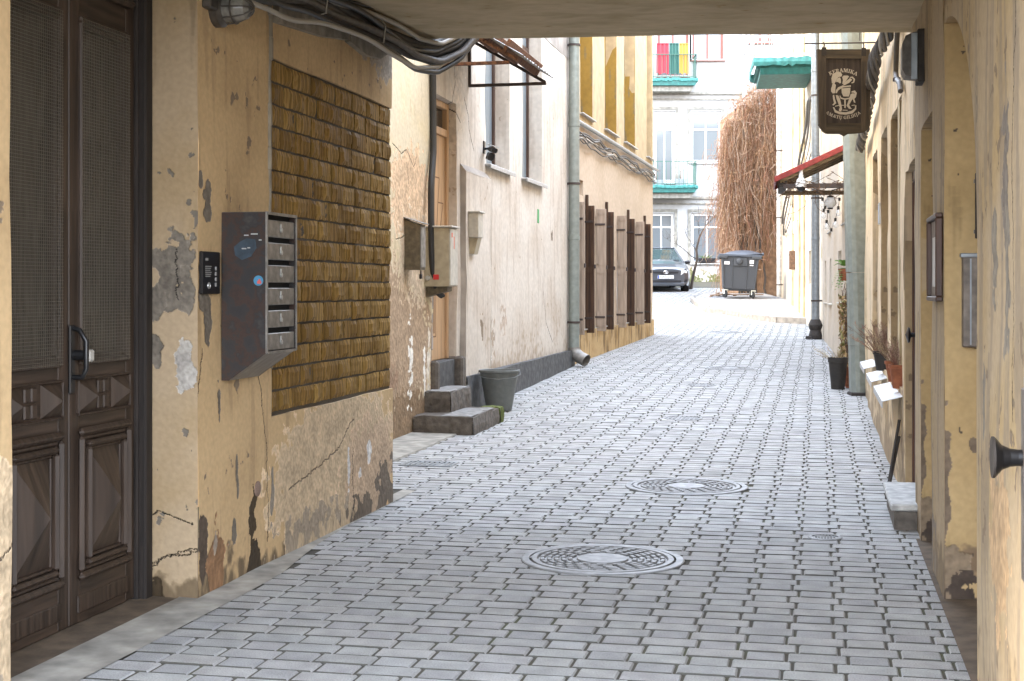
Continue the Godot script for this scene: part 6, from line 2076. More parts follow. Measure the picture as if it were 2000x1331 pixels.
func right_plants() -> void:
	var p := ground_hit(1645, 764)
	var o := pot("flower_pot", "tall black plastic pot with straw stems beside the grey-green duct", Transform3D(Basis(), p + Vector3(0.0, 0.0, -0.2)), 0.075, 0.105, 0.37, M.potblack)
	var w := MB.new()
	sprigs(w, Vector3(0, 0.32, 0), 34, 0.16, 0.24, 0.003, [Color(0.6, 0.52, 0.36), Color(0.45, 0.36, 0.22), Color(0.3, 0.2, 0.1)], 8)
	part(w, "plant", M.leafmix, o)
	o = pot("flower_pot", "terracotta pot wedged between the black pot and the duct", Transform3D(Basis(), ground_hit(1662, 758)), 0.06, 0.09, 0.24, M.terracotta)
	w = MB.new()
	sprigs(w, Vector3(0, 0.2, 0), 30, 0.1, 0.12, 0.003, [Color(0.12, 0.16, 0.04), Color(0.3, 0.2, 0.1)], 9)
	part(w, "plant", M.leafmix, o)
	# hanging fern with a green tuft
	o = thing("fern", "fresh green fern sticking out beside the grey-green duct", "fern", Transform3D(Basis(), at(1650, 522, 16.9)))
	w = MB.new()
	var r := RandomNumberGenerator.new()
	r.seed = 12
	for k in 22:
		var dir := Vector3(r.randf_range(-1.0, 0.3), r.randf_range(-0.8, 0.7), r.randf_range(-0.4, 0.6)).normalized()
		var l := r.randf_range(0.12, 0.26)
		for i in 9:
			var q := dir * l * (i + 1) / 9.0 + Vector3(0, -0.10 * pow((i + 1) / 9.0, 2.0), 0)
			for s in [-1.0, 1.0]:
				var sd: Vector3 = dir.cross(Vector3.UP).normalized() * s
				var ll := 0.05 * (1.0 - i / 11.0)
				w.tri(q, q + sd * ll + dir * 0.012, q + dir * 0.02)
	part(w, "fronds", M.leaf, o)
	w = MB.new()
	w.lathe(Transform3D(), [Vector2(0, -0.16), Vector2(0.05, -0.16), Vector2(0.075, -0.04), Vector2(0.08, -0.02), Vector2(0, -0.03)], 14)
	w.bx(-0.01, 0.3, -0.12, -0.10, -0.01, 0.01)
	part(w, "wall_pot", M.terracotta, o)
	# dry climber on the whitewashed wall
	o = thing("dry_climber", "dry leafy climber clinging to the whitewashed wall above the black pot", "climber", RB.at(RB.u(18.6), gy(18.6), 0.03))
	w = MB.new()
	for k in 14:
		var pt := Vector3(r.randf_range(-0.5, 0.6), 0.0, 0.0)
		var pts := [pt]
		for i in 9:
			pt += Vector3(r.randf_range(-0.06, 0.06), r.randf_range(0.08, 0.16), 0.0)
			pt.z = r.randf_range(0.0, 0.05)
			pts.append(pt)
		w.tube(pts, 0.006, 4, 0.003)
	part(w, "stems", M.vine, o)
	w = MB.new()
	for k in 420:
		w.col = [Color(0.30, 0.19, 0.08), Color(0.22, 0.13, 0.06), Color(0.16, 0.15, 0.05), Color(0.40, 0.29, 0.14)][r.randi() % 4]
		var q := Vector3(r.randf_range(-0.6, 0.7), r.randf_range(0.1, 1.0), r.randf_range(0.0, 0.08))
		var a := Vector3(r.randf_range(-1, 1), r.randf_range(-1, 1), r.randf_range(-0.6, 0.6)).normalized() * 0.035
		var c := a.cross(Vector3(r.randf_range(-1, 1), 1, 1)).normalized() * 0.018
		w.quad(q - a, q - c, q + a, q + c)
	part(w, "leaves", M.leafmix, o)

# ---------- the far end: white house, vine wall, car, bin ----------
const BD := 53.0
func bx_(px: float) -> float: return (px - 1000.0) / F * BD
func by_(py: float) -> float: return EY - (py - HY) / F * BD
func back_materials() -> void:
	plaster("backwall", 26.0, 12.0, 36.0, Color(0.40, 0.395, 0.385), {"seed": 141, "tone": Color(0.36, 0.34, 0.31), "cf": 0.35, "kf": 2.0, "streak": Color(0.6, 0.57, 0.52), "streak_at": 0.72, "streak_amount": 0.35, "relief": 0.6, "fine": 0.05, "flakes": [Color(0.58, 0.55, 0.50), 0.82]})
	plaster("backplinth", 8.0, 1.4, 70.0, Color(0.52, 0.47, 0.42), {"seed": 145, "tone": Color(0.40, 0.24, 0.16), "tone_amount": 0.8, "cf": 1.2, "grime": [Color(0.10, 0.11, 0.04), 0.8, 0.9], "relief": 1.5, "v0": 0.2})
	mt("mould_pale", Color(0.38, 0.355, 0.30), 0.85, "mottle", 0.8)
	mt("frame_red", Color(0.20, 0.065, 0.045), 0.5)
	mt("rail_green", Color(0.03, 0.10, 0.07), 0.5)
	mt("flag_red", Color(0.34, 0.035, 0.05), 0.8); mt("flag_green", Color(0.03, 0.10, 0.08), 0.8); mt("flag_yellow", Color(0.44, 0.24, 0.045), 0.8)
	mt("curtain", Color(0.22, 0.25, 0.25), 0.8, "woodv", 0.6)
	mt("pane_clear", Color(0.15, 0.165, 0.17), 0.08, "", 1.0, 0.0, 0.0, 0.6)
	mt("carpaint", Color(0.085, 0.095, 0.11), 0.28, "", 1.0, 0.0, 0.35)
	M.carpaint.clearcoat_enabled = true
	M.carpaint.clearcoat = 1.0
	M.carpaint.clearcoat_roughness = 0.05
	mt("cartrim", Color(0.012, 0.012, 0.014), 0.5)
	mt("carglass", Color(0.02, 0.05, 0.05), 0.05, "", 1.0, 0.0, 0.0, 0.8)
	glass("carwind", Color(0.30, 0.36, 0.36), 0.55)
	mt("carseat", Color(0.03, 0.03, 0.03), 0.8)
	mt("lens", Color(0.62, 0.64, 0.65), 0.12, "", 1.0, 0.0, 0.2)
	mt("chrome", Color(0.75, 0.75, 0.75), 0.12, "", 1.0, 0.0, 1.0)
	mt("plate", Color(0.75, 0.75, 0.73), 0.4)
	mt("plate_blue", Color(0.03, 0.08, 0.4), 0.4)
	mt("tyre", Color(0.016, 0.016, 0.017), 0.85)
	mt("alloy", Color(0.42, 0.43, 0.45), 0.3, "", 1.0, 0.0, 0.7)
	mt("binplastic", Color(0.060, 0.064, 0.070), 0.42, "speck", 1.0, 0.02)
	mt("binlid", Color(0.075, 0.088, 0.11), 0.38, "speck", 1.0, 0.02)
	mt("sticker", Color(0.70, 0.66, 0.64), 0.5)
	mt("castorwhite", Color(0.62, 0.60, 0.50), 0.5)
	mt("slab", Color(0.44, 0.42, 0.40), 0.85, "mottle", 1.2, 0.2)
	mt("kerb", Color(0.42, 0.37, 0.31), 0.85, "mottle", 1.2, 0.2)
	mt("plank", Color(0.40, 0.25, 0.15), 0.8, "woodh", 1.0, 0.1)
	mt("bark", Color(0.10, 0.075, 0.055), 0.9, "woodv", 2.0, 0.3)
	mt("vinemix", Color(1, 1, 1), 0.9, "", 1.0, 0.0, 0.0, 0.3, true)
	mt("brickwall", Color(0.42, 0.24, 0.13), 0.9, "mottle", 0.8, 0.4)
func white_house() -> void:
	var o := thing("white_house", "white plastered apartment house closing the far end of the alley", "house", Transform3D(Basis(), Vector3(0, 0, -BD)))
	# px0, px1, py top, py bottom, brown frame, door, transom py
	var ws := [[1352, 1413, -20, 118, 1, 40], [1285, 1345, -30, 150, 1, 40], [1278, 1318, 217, 356, 0, 253], [1350, 1409, 217, 317, 0, 253], [1268, 1316, 417, 522, 0, 444], [1351, 1412, 417, 514, 0, 444], [1466, 1506, -40, 84, 1, 20], [1180, 1240, 217, 317, 0, 253], [1180, 1240, 417, 514, 0, 444], [1490, 1545, 217, 317, 0, 253], [1180, 1240, -20, 118, 1, 40]]
	var hs := []
	for q in ws: hs.append([bx_(q[0]), by_(q[3]), bx_(q[1]), by_(q[2]), 0.16])
	var w := MB.new()
	panel(w, -12.0, 14.0, 1.2, 13.2, hs, [-12.0, 1.2, 26.0, 12.0], 0.01, 1.0)
	part(w, "wall", M.backwall, o)
	w = MB.new()
	w.bx(-12.0, 14.0, 0.5, 13.3, -7.0, -0.9); w.bx(-12.2, 14.2, 13.2, 13.4, -7.2, 0.3)
	part(w, "house_body", M.backwall, o)
	w = MB.new()
	for y in [by_(180), by_(384)]:
		w.bx(-12.0, 14.0, y - 0.10, y, 0.0, 0.09, 0.01); w.bx(-12.0, 14.0, y - 0.30, y - 0.24, 0.0, 0.05, 0.01)
	part(w, "cornice", M.mould_pale, o)
	w = MB.new()
	panel(w, bx_(1345), bx_(1480), 1.3, by_(521), [], [bx_(1345), 1.3, 8.0, 1.4], 0.0, 0.5)
	inst(w.mesh(), "plinth", M.backplinth, o, Transform3D(Basis(), Vector3(0, 0, 0.05)))
	for i in ws.size():
		var q: Array = ws[i]
		var h: Array = hs[i]
		var brown: bool = q[4] == 1
		window(o, Transform3D(), h[0], h[2], h[1], h[3], -0.1, M.frame_red if brown else M.frame_white, M.pane_clear, 2, by_(q[5]), 0.085)
		w = MB.new()
		var n := 24
		for k in n:
			var xa := lerpf(h[0], h[2], float(k) / n)
			var xb := lerpf(h[0], h[2], (k + 1.0) / n)
			if i in [3] and h[1] > 0 : pass
			w.qo(Vector3(xa, h[1], -0.30 + 0.03 * sin(k * 1.3)), Vector3(xb, h[1], -0.30 + 0.03 * sin((k + 1) * 1.3)), Vector3(xb, h[3], -0.30 + 0.03 * sin((k + 1) * 1.3)), Vector3(xa, h[3], -0.30 + 0.03 * sin(k * 1.3)), Vector3.BACK)
		if i == 3 or i == 2:
			w = MB.new()
			w.bx(h[0], h[2], h[1], h[3], -0.75, -0.7)
			part(w, "dark_room", M.carseat, o)
		else: part(w, "curtain", M.curtain, o)
		w = MB.new()
		w.bx(h[0] - 0.06, h[2] + 0.06, h[1] - 0.05, h[1] - 0.005, -0.12, 0.10, 0.006)
		part(w, "sill", M.frame_white if not brown else M.frame_red, o)
		w = MB.new()
		frame4(w, h[0] - 0.14, h[2] + 0.14, h[1] - 0.06, h[3] + 0.16, 0.11, 0.0, 0.03, 0.006)
		part(w, "surround", M.backwall if brown else M.mould_pale, o)
	downpipe("downpipe", "thin white downpipe on the white house above the dry vine", Transform3D(Basis(), Vector3(bx_(1452), 0, -BD + 0.1)), 0.055, 2.0, 13.0, M.pipewhite, false)
	# flower box
	var fb := thing("flower_box", "black flower box with a few green shoots on the ground-floor sill", "flower box", Transform3D(Basis(), Vector3(bx_(1381), by_(513), -BD + 0.08)))
	w = MB.new()
	w.bx(-0.33, 0.33, 0.0, 0.16, -0.08, 0.1, 0.01)
	part(w, "box", M.black, fb)
	w = MB.new()
	sprigs(w, Vector3(0, 0.13, 0), 30, 0.14, 0.3, 0.006, [Color(0.05, 0.12, 0.02), Color(0.09, 0.16, 0.03)], 21)
	part(w, "plant", M.leafmix, fb)
	# balconies
	for q in [[172.0, "small teal balcony hung with red, green and yellow cloths on the white house"], [378.0, "small teal balcony with thin green railing, one floor below the cloth-hung one"]]:
		var b := thing("balcony", q[1], "balcony", Transform3D(Basis(), Vector3(bx_(1302), by_(q[0]), -BD)), "teal-edged balconies")
		var hw := 1.04
		w = MB.new()
		w.prism(Transform3D(), PackedVector2Array([Vector2(-hw + 0.1, -0.02), Vector2(hw - 0.1, -0.02), Vector2(hw, 0.14), Vector2(-hw, 0.14)]), 0.0, 0.85)
		part(w, "slab", M.teal, b)
		w = MB.new()
		w.prism(Transform3D(), PackedVector2Array([Vector2(-hw + 0.06, -0.22), Vector2(hw - 0.2, -0.22), Vector2(hw - 0.12, -0.03), Vector2(-hw + 0.06, -0.03)]), 0.0, 0.7)
		part(w, "soffit", M.mould_pale, b)
		w = MB.new()
		for i in 24:
			var xa := -hw + 2.0 * hw * i / 24.0
			w.box(Transform3D(Basis(Vector3(0, 0, 1), rng.randf_range(-0.3, 0.3)), Vector3(xa + 0.045, 0.19 + rng.randf_range(-0.02, 0.02), 0.85)), Vector3(0.12, 0.12, 0.08), 0.02)
		for i in 10: w.box(Transform3D(Basis(Vector3(1, 0, 0), rng.randf_range(-0.3, 0.3)), Vector3(hw, 0.19 + rng.randf_range(-0.02, 0.02), 0.04 + 0.085 * i)), Vector3(0.08, 0.12, 0.11), 0.02)
		part(w, "tarp_edge", M.teal_light, b)
		w = MB.new()
		for s in [[Vector3(-hw, 0, 0.0), Vector3(-hw, 0, 0.83)], [Vector3(-hw, 0, 0.83), Vector3(hw - 0.04, 0, 0.83)], [Vector3(hw - 0.04, 0, 0.83), Vector3(hw - 0.04, 0, 0)]]:
			for y in [0.3, 1.12]: w.bar(s[0] + Vector3(0, y, 0), s[1] + Vector3(0, y, 0), 0.03, 0.025)
			var m := int((s[0] as Vector3).distance_to(s[1]) / 0.15)
			for i in m + 1:
				var p: Vector3 = s[0].lerp(s[1], float(i) / m)
				w.bar(p + Vector3(0, 0.2, 0), p + Vector3(0, 1.12, 0), 0.016, 0.016)
		part(w, "railing", M.rail_green, b)
		if q[0] < 200.0:
			var cl := [[1278, 1302, "flag_red"], [1303, 1321, "flag_green"], [1322, 1340, "flag_yellow"]]
			for c in cl:
				var fl := thing("hanging_cloth", {"flag_red": "red cloth hung inside the upper balcony railing", "flag_green": "dark green cloth hung between the red and yellow ones", "flag_yellow": "golden yellow cloth hung inside the upper balcony railing"}[c[2]], "cloth", Transform3D(Basis(), Vector3(bx_(c[0]), by_(150.0), -BD + 0.80)), "cloths on the upper balcony")
				var wd := bx_(c[1]) - bx_(c[0])
				w = MB.new()
				for i in 14:
					for j in 6:
						var f := func(a: float, e: float) -> Vector3: return Vector3(wd * a / 14.0, 1.10 * e / 6.0 + 0.03 * sin(a * 0.9) * (1.0 - e / 6.0), 0.025 * sin(a * 1.4 + e * 0.2) - 0.02)
						w.qo(f.call(i, j), f.call(i + 1, j), f.call(i + 1, j + 1), f.call(i, j + 1), Vector3.BACK)
				part(w, "cloth", M[c[2]], fl)
				w = MB.new()
				w.bar(Vector3(0, 1.105, -0.02), Vector3(wd, 1.105, -0.02), 0.05, 0.02)
				part(w, "hem", M[c[2]], fl)
		else:
			for c in [[1337.0, 0.22, 0.26], [1290.0, 0.3, 0.22]]:
				var pb := thing("balcony_pot", "grey planter on the lower teal balcony" + (" by its right corner" if c[0] > 1300.0 else " near its left end"), "planter", Transform3D(Basis(), Vector3(bx_(c[0]) - 0.2, by_(q[0]) + 0.14, -BD + 0.5)))
				w = MB.new()
				w.prism(Transform3D(), PackedVector2Array([Vector2(-c[1] * 0.8, 0), Vector2(c[1] * 0.8, 0), Vector2(c[1], c[2] + 0.1), Vector2(-c[1], c[2] + 0.1)]), -0.12, 0.12)
				part(w, "pot", M.zincgrey, pb)
				w = MB.new()
				sprigs(w, Vector3(0, c[2] + 0.05, 0), 10, 0.4, 0.1, 0.006, [Color(0.2, 0.15, 0.1)], 5)
				part(w, "plant", M.leafmix, pb)
func added_yard_house() -> void:  # unseen house, added to hold back sky light from the white facade
	var o := thing("added_courtyard_house", "plain cream house added out of view to cut sky light in the far courtyard", "house", Transform3D(Basis(), Vector3(0, 0, 0)))
	var w := MB.new()
	w.bx(-9.0, -0.6, -0.5, 6.5, -52.9, -36.5)
	part(w, "wall", M.cream, o)
	w = MB.new()
	w.bx(-9.3, -0.3, 6.5, 6.75, -53.0, -36.2)
	part(w, "roof", M.rooftin, o)
	for d in [39.0, 43.0, 47.0]:
		for y in [2.2]:
			window(o, Transform3D(Basis(Vector3.UP, PI / 2), Vector3(-0.6, 0, -d)), -0.55, 0.55, y, y + 1.7, 0.03, M.frame_white, M.pane_grey, 2, y + 1.2)
func vine_wall() -> void:
	var o := thing("vine_wall", "rough gable wall behind the bin, hidden under dry vine", "wall", Transform3D(Basis(), Vector3(0, 0, -42.2)))
	var w := MB.new()
	w.bx(6.75, 9.5, 0.5, 6.7, -4.0, 0.0, 0.02)
	part(w, "masonry", M.brickwall, o)
	w = MB.new()
	w.bar(Vector3(6.7, 6.75, 0.05), Vector3(7.6, 7.5, 0.05), 0.4, 0.06)
	part(w, "roof_edge", M.rooftin, o)
	var v := thing("dry_vine", "mass of bare reddish-brown vine hanging over the gable behind the bin", "vine", Transform3D(Basis(), Vector3(0, 0, -42.0)))
	var r := RandomNumberGenerator.new()
	r.seed = 99
	var cols := [Color(0.32, 0.175, 0.095), Color(0.25, 0.14, 0.08), Color(0.38, 0.24, 0.14), Color(0.20, 0.115, 0.07), Color(0.42, 0.29, 0.20), Color(0.46, 0.35, 0.27), Color(0.30, 0.15, 0.10)]
	var top := func(x: float) -> float: return lerpf(6.55, 7.75, clampf((x - 6.15) / 1.45, 0.0, 1.0)) - 0.5 * pow(clampf((6.7 - x) / 0.6, 0.0, 1.0), 2.0)
	w = MB.new()
	for k in 3200:
		w.col = cols[r.randi() % cols.size()]
		var x := r.randf_range(6.2, 7.75)
		if r.randf() < 0.12: x = r.randf_range(6.05, 6.4)
		var y: float = top.call(x) - absf(r.randfn(0.0, 1.6)) * 0.5 - r.randf() * r.randf() * 4.5
		if y < 1.4: continue
		var z := r.randf_range(0.05, 0.55) * clampf((y - 0.5) / 3.0, 0.35, 1.0)
		var p := Vector3(x, y, z)
		var pts := [p]
		var dx := r.randf_range(-0.05, 0.05)
		var n := 5
		for i in n:
			p += Vector3(dx + r.randf_range(-0.07, 0.07), r.randf_range(-0.30, -0.10), r.randf_range(-0.04, 0.05))
			if p.y < 0.95: break
			pts.append(p)
		if pts.size() > 2: w.tube(pts, r.randf_range(0.004, 0.009), 3, 0.003, false)
	for k in 500:
		w.col = cols[r.randi() % cols.size()]
		var p := Vector3(r.randf_range(6.15, 7.7), 0, r.randf_range(0.3, 0.62))
		p.y = lerpf(1.6, top.call(p.x), sqrt(r.randf()))
		var pts := [p]
		for i in 6:
			p += Vector3(r.randf_range(-0.16, 0.16), r.randf_range(-0.14, 0.12), r.randf_range(-0.08, 0.08))
			pts.append(p)
		w.tube(pts, 0.007, 3, 0.004, false)
	for k in 160:
		w.col = cols[r.randi() % cols.size()]
		var p := Vector3(r.randf_range(5.7, 6.3), r.randf_range(2.2, 5.6), r.randf_range(-0.1, 0.3))
		var pts := [p]
		for i in 5:
			p += Vector3(r.randf_range(-0.12, 0.08), r.randf_range(-0.22, 0.04), 0)
			pts.append(p)
		w.tube(pts, 0.006, 3, 0.003, false)
	var s := part(w, "hanging_stems", M.vinemix, v)
	s.set_meta("kind", "stuff")
	w = MB.new()
	for k in 9:
		var p := Vector3(r.randf_range(6.4, 7.6), gy(42.0), r.randf_range(0.05, 0.2))
		var pts := [p]
		while p.y < 6.4:
			p += Vector3(r.randf_range(-0.10, 0.10), r.randf_range(0.25, 0.45), r.randf_range(-0.03, 0.05))
			pts.append(p)
		w.tube(pts, 0.035, 6, 0.015)
	part(w, "trunk", M.bark, v)
func platform() -> void:
	# raised pavement with a kerb
	var pts := [Vector2(5.02, 39.6), Vector2(4.90, 37.8), Vector2(4.78, 34.7), Vector2(5.2, 33.9), Vector2(5.55, 32.3), Vector2(5.9, 31.5), Vector2(6.5, 31.05), Vector2(7.4, 31.0), Vector2(7.5, 41.9), Vector2(5.6, 41.9)]
	var up := 0.13
	var o: Node3D = struct(hold("raised_pavement", self), "raised pavement corner with large slabs in front of the bin")
	var m := MB.new()
	var poly := PackedVector2Array()
	for p in pts: poly.append(p)
	var ix := Geometry2D.triangulate_polygon(poly)
	var rg := RandomNumberGenerator.new()
	rg.seed = 6
	# bed
	for i in range(0, ix.size(), 3):
		var a := []
		for q in 3:
			var p: Vector2 = pts[ix[i + q]]
			a.append(Vector3(p.x, gy(p.y) + up - 0.012, -p.y))
		if (a[1] - a[0]).cross(a[2] - a[0]).y < 0.0: m.tri(a[0], a[2], a[1])
		else: m.tri(a[0], a[1], a[2])
	part(m, "bed", M.joint, o)
	for i in 7:
		var a: Vector2 = pts[i]
		var b: Vector2 = pts[i + 1]
		m = MB.new()
		m.bar(Vector3(a.x, gy(a.y) + up * 0.5 - 0.03, -a.y), Vector3(b.x, gy(b.y) + up * 0.5 - 0.03, -b.y), 0.11, up + 0.07, 0.012)
		part(m, "kerb_stone", M.kerb, o)
	var inner := Geometry2D.offset_polygon(poly, -0.07)
	for i in 8:
		for j in 28:
			var cx := 4.7 + i * 0.41 + (0.2 if j % 2 == 1 else 0.0)
			var cd := 31.1 + j * 0.41
			var sq := PackedVector2Array([Vector2(cx, cd), Vector2(cx + 0.4, cd), Vector2(cx + 0.4, cd + 0.4), Vector2(cx, cd + 0.4)])
			var cut := Geometry2D.intersect_polygons(sq, inner[0])
			if cut.is_empty(): continue
			m = MB.new()
			var c2: PackedVector2Array = cut[0]
			var tri := Geometry2D.triangulate_polygon(c2)
			if tri.is_empty(): continue
			var dy := rg.randf_range(-0.004, 0.004)
			for q in range(0, tri.size(), 3):
				var a := []
				for s in 3:
					var p: Vector2 = c2[tri[q + s]]
					a.append(Vector3(p.x, gy(p.y) + up + dy, -p.y))
				if (a[1] - a[0]).cross(a[2] - a[0]).y < 0.0: m.tri(a[0], a[2], a[1])
				else: m.tri(a[0], a[1], a[2])
			for q in c2.size():
				var p: Vector2 = c2[q]
				var e: Vector2 = c2[(q + 1) % c2.size()]
				m.qo(Vector3(p.x, gy(p.y) + up + dy, -p.y), Vector3(e.x, gy(e.y) + up + dy, -e.y), Vector3(e.x, gy(e.y) + up - 0.03, -e.y), Vector3(p.x, gy(p.y) + up - 0.03, -p.y), Vector3(e.y - p.y, 0, e.x - p.x))
			part(m, "paving_slab", M.slab, o)
	# planks by the bin
	for k in 3:
		var pl := thing("plank", ["broad weathered board lying under the bin's left wheel", "narrow board lying flat beneath the bin", "thin plank propped across the kerb left of the bin"][k], "plank", Transform3D(Basis(), Vector3(0, gy(39.6) + up, -39.6)), "boards lying by the bin")
		m = MB.new()
		if k == 0: m.bar(Vector3(5.62, 0.05, 0.1), Vector3(6.0, 0.08, -0.3), 0.30, 0.03, 0.004)
		elif k == 1: m.bar(Vector3(5.85, 0.06, -0.55), Vector3(7.1, 0.07, -0.65), 0.18, 0.03, 0.004)
		else: m.bar(Vector3(5.25, -0.10, 0.15), Vector3(5.8, 0.12, -0.1), 0.07, 0.025, 0.004)
		part(m, "board", M.plank, pl)
		m = MB.new()
		m.box(tf(6.3 if k == 1 else 5.75, 0.035, -0.6 if k == 1 else -0.1), Vector3(0.08, 0.03, 0.2), 0.004)
		part(m, "batten", M.plank, pl)
func bin() -> void:
	var d := 39.0
	var o := thing("waste_bin", "dark grey four-wheeled waste container standing on the raised pavement", "waste bin", Transform3D(Basis.from_euler(Vector3(0, -0.12, -0.045)), Vector3(6.20, gy(d) + 0.13, -d)))
	var m := MB.new()
	# tapered body, x across (narrow side faces the alley), z along
	var sec := func(y: float) -> Array:
		var t := (y - 0.2) / 0.95
		var hx := lerpf(0.42, 0.50, t)
		var hz := lerpf(0.55, 0.63, t)
		return [hx, hz]
	var ys := [0.20, 0.26, 1.05, 1.12, 1.16]
	for i in ys.size() - 1:
		var a: Array = sec.call(ys[i])
		var b: Array = sec.call(ys[i + 1])
		if i == 0: a = [a[0] - 0.05, a[1] - 0.05]
		if i == 3: b = [b[0] + 0.03, b[1] + 0.03]
		# faces with two raised ribs on the narrow sides
		for s in [-1.0, 1.0]:
			m.qo(Vector3(s * a[0], ys[i], -a[1]), Vector3(s * a[0], ys[i], a[1]), Vector3(s * b[0], ys[i + 1], b[1]), Vector3(s * b[0], ys[i + 1], -b[1]), Vector3(s, 0, 0))
			m.qo(Vector3(-a[0], ys[i], s * a[1]), Vector3(a[0], ys[i], s * a[1]), Vector3(b[0], ys[i + 1], s * b[1]), Vector3(-b[0], ys[i + 1], s * b[1]), Vector3(0, 0, s))
	m.bx(-0.36, 0.36, 0.195, 0.205, -0.49, 0.49)
	for s in [-1.0, 1.0]:
		for x in [-0.22, 0.2]:
			m.bar(Vector3(x * 0.85, 0.24, s * 0.545), Vector3(x, 1.06, s * 0.632), 0.035, 0.03, 0.008, Vector3(1, 0, 0))
		m.bar(Vector3(-0.40, 0.26, s * 0.55), Vector3(-0.47, 1.1, s * 0.63), 0.05, 0.035, 0.01, Vector3(1, 0, 0)); m.bar(Vector3(0.40, 0.26, s * 0.55), Vector3(0.47, 1.1, s * 0.63), 0.05, 0.035, 0.01, Vector3(1, 0, 0))
		m.bx(-0.19, 0.19, 0.86, 1.12, s * 0.60 - 0.04, s * 0.60 + 0.045, 0.02)
	part(m, "body", M.binplastic, o)
	m = MB.new()
	for s in [-1.0, 1.0]:
		m.lathe(Transform3D(Basis(Vector3.RIGHT, PI / 2 * s), Vector3(-0.03, 0.99, s * 0.63)), [Vector2(0.085, 0), Vector2(0.085, 0.05), Vector2(0.06, 0.085), Vector2(0, 0.095)], 20)
	part(m, "trunnion", M.binplastic, o)
	m = MB.new()
	for s in [-1.0, 1.0]:
		m.bx(-0.60, -0.34, 1.06, 1.15, s * 0.62 - 0.05, s * 0.62 + 0.06, 0.02); m.bx(0.30, 0.56, 1.06, 1.15, s * 0.62 - 0.05, s * 0.62 + 0.06, 0.02)
	m.bx(-0.60, -0.53, 1.05, 1.12, -0.6, 0.6, 0.02)
	part(m, "lifting_grip", M.binplastic, o)
	# domed lid
	m = MB.new()
	var n := 10
	for i in n:
		for j in n:
			var f := func(a: float, b: float) -> Vector3:
				var x := (a / n - 0.5) * 1.16
				var z := (b / n - 0.5) * 1.34
				return Vector3(x, 1.17 + 0.14 * (1.0 - pow(absf(x) / 0.58, 2.5)) * (1.0 - pow(absf(z) / 0.67, 2.5)) + 0.05 * (x / 0.58), z)
			m.qo(f.call(i, j), f.call(i + 1, j), f.call(i + 1, j + 1), f.call(i, j + 1), Vector3.UP)
	m.bx(-0.57, 0.57, 1.12, 1.185, 0.64, 0.675, 0.01); m.bx(-0.57, 0.57, 1.12, 1.185, -0.675, -0.64, 0.01); m.bx(-0.59, -0.565, 1.10, 1.17, -0.66, 0.66, 0.01); m.bx(0.56, 0.62, 1.17, 1.25, -0.66, 0.66, 0.02)
	part(m, "lid", M.binlid, o)
	for q in [[-0.36, 0.94, 0.14, 0.08], [0.30, 0.99, 0.11, 0.10], [0.30, 0.895, 0.10, 0.018]]:
		m = MB.new()
		m.box(Transform3D(Basis(Vector3.RIGHT, 0.08), Vector3(q[0], q[1], 0.645)), Vector3(q[2], q[3], 0.006))
		part(m, "sticker", M.sticker, o)
	for x in [-0.36, 0.38]:
		for z in [-0.46, 0.5]:
			var c := hold("castor", o, Transform3D(Basis(Vector3.UP, 0.5 if x < 0 else 0.3), Vector3(x, 0.1, z)))
			m = MB.new()
			m.lathe(Transform3D(Basis(Vector3(0, 0, 1), PI / 2), Vector3(0.025, 0, 0)), [Vector2(0, 0), Vector2(0.085, 0), Vector2(0.1, 0.012), Vector2(0.1, 0.038), Vector2(0.085, 0.05), Vector2(0, 0.05)], 20)
			part(m, "wheel", M.tyre, c)
			m = MB.new()
			m.bar(Vector3(0.045, 0.12, -0.02), Vector3(0.045, 0.0, 0.01), 0.012, 0.06, 0.003); m.bar(Vector3(-0.045, 0.12, -0.02), Vector3(-0.045, 0.0, 0.01), 0.012, 0.06, 0.003)
			m.bx(-0.06, 0.06, 0.10, 0.125, -0.06, 0.05, 0.004)
			part(m, "fork", M.castorwhite, c)
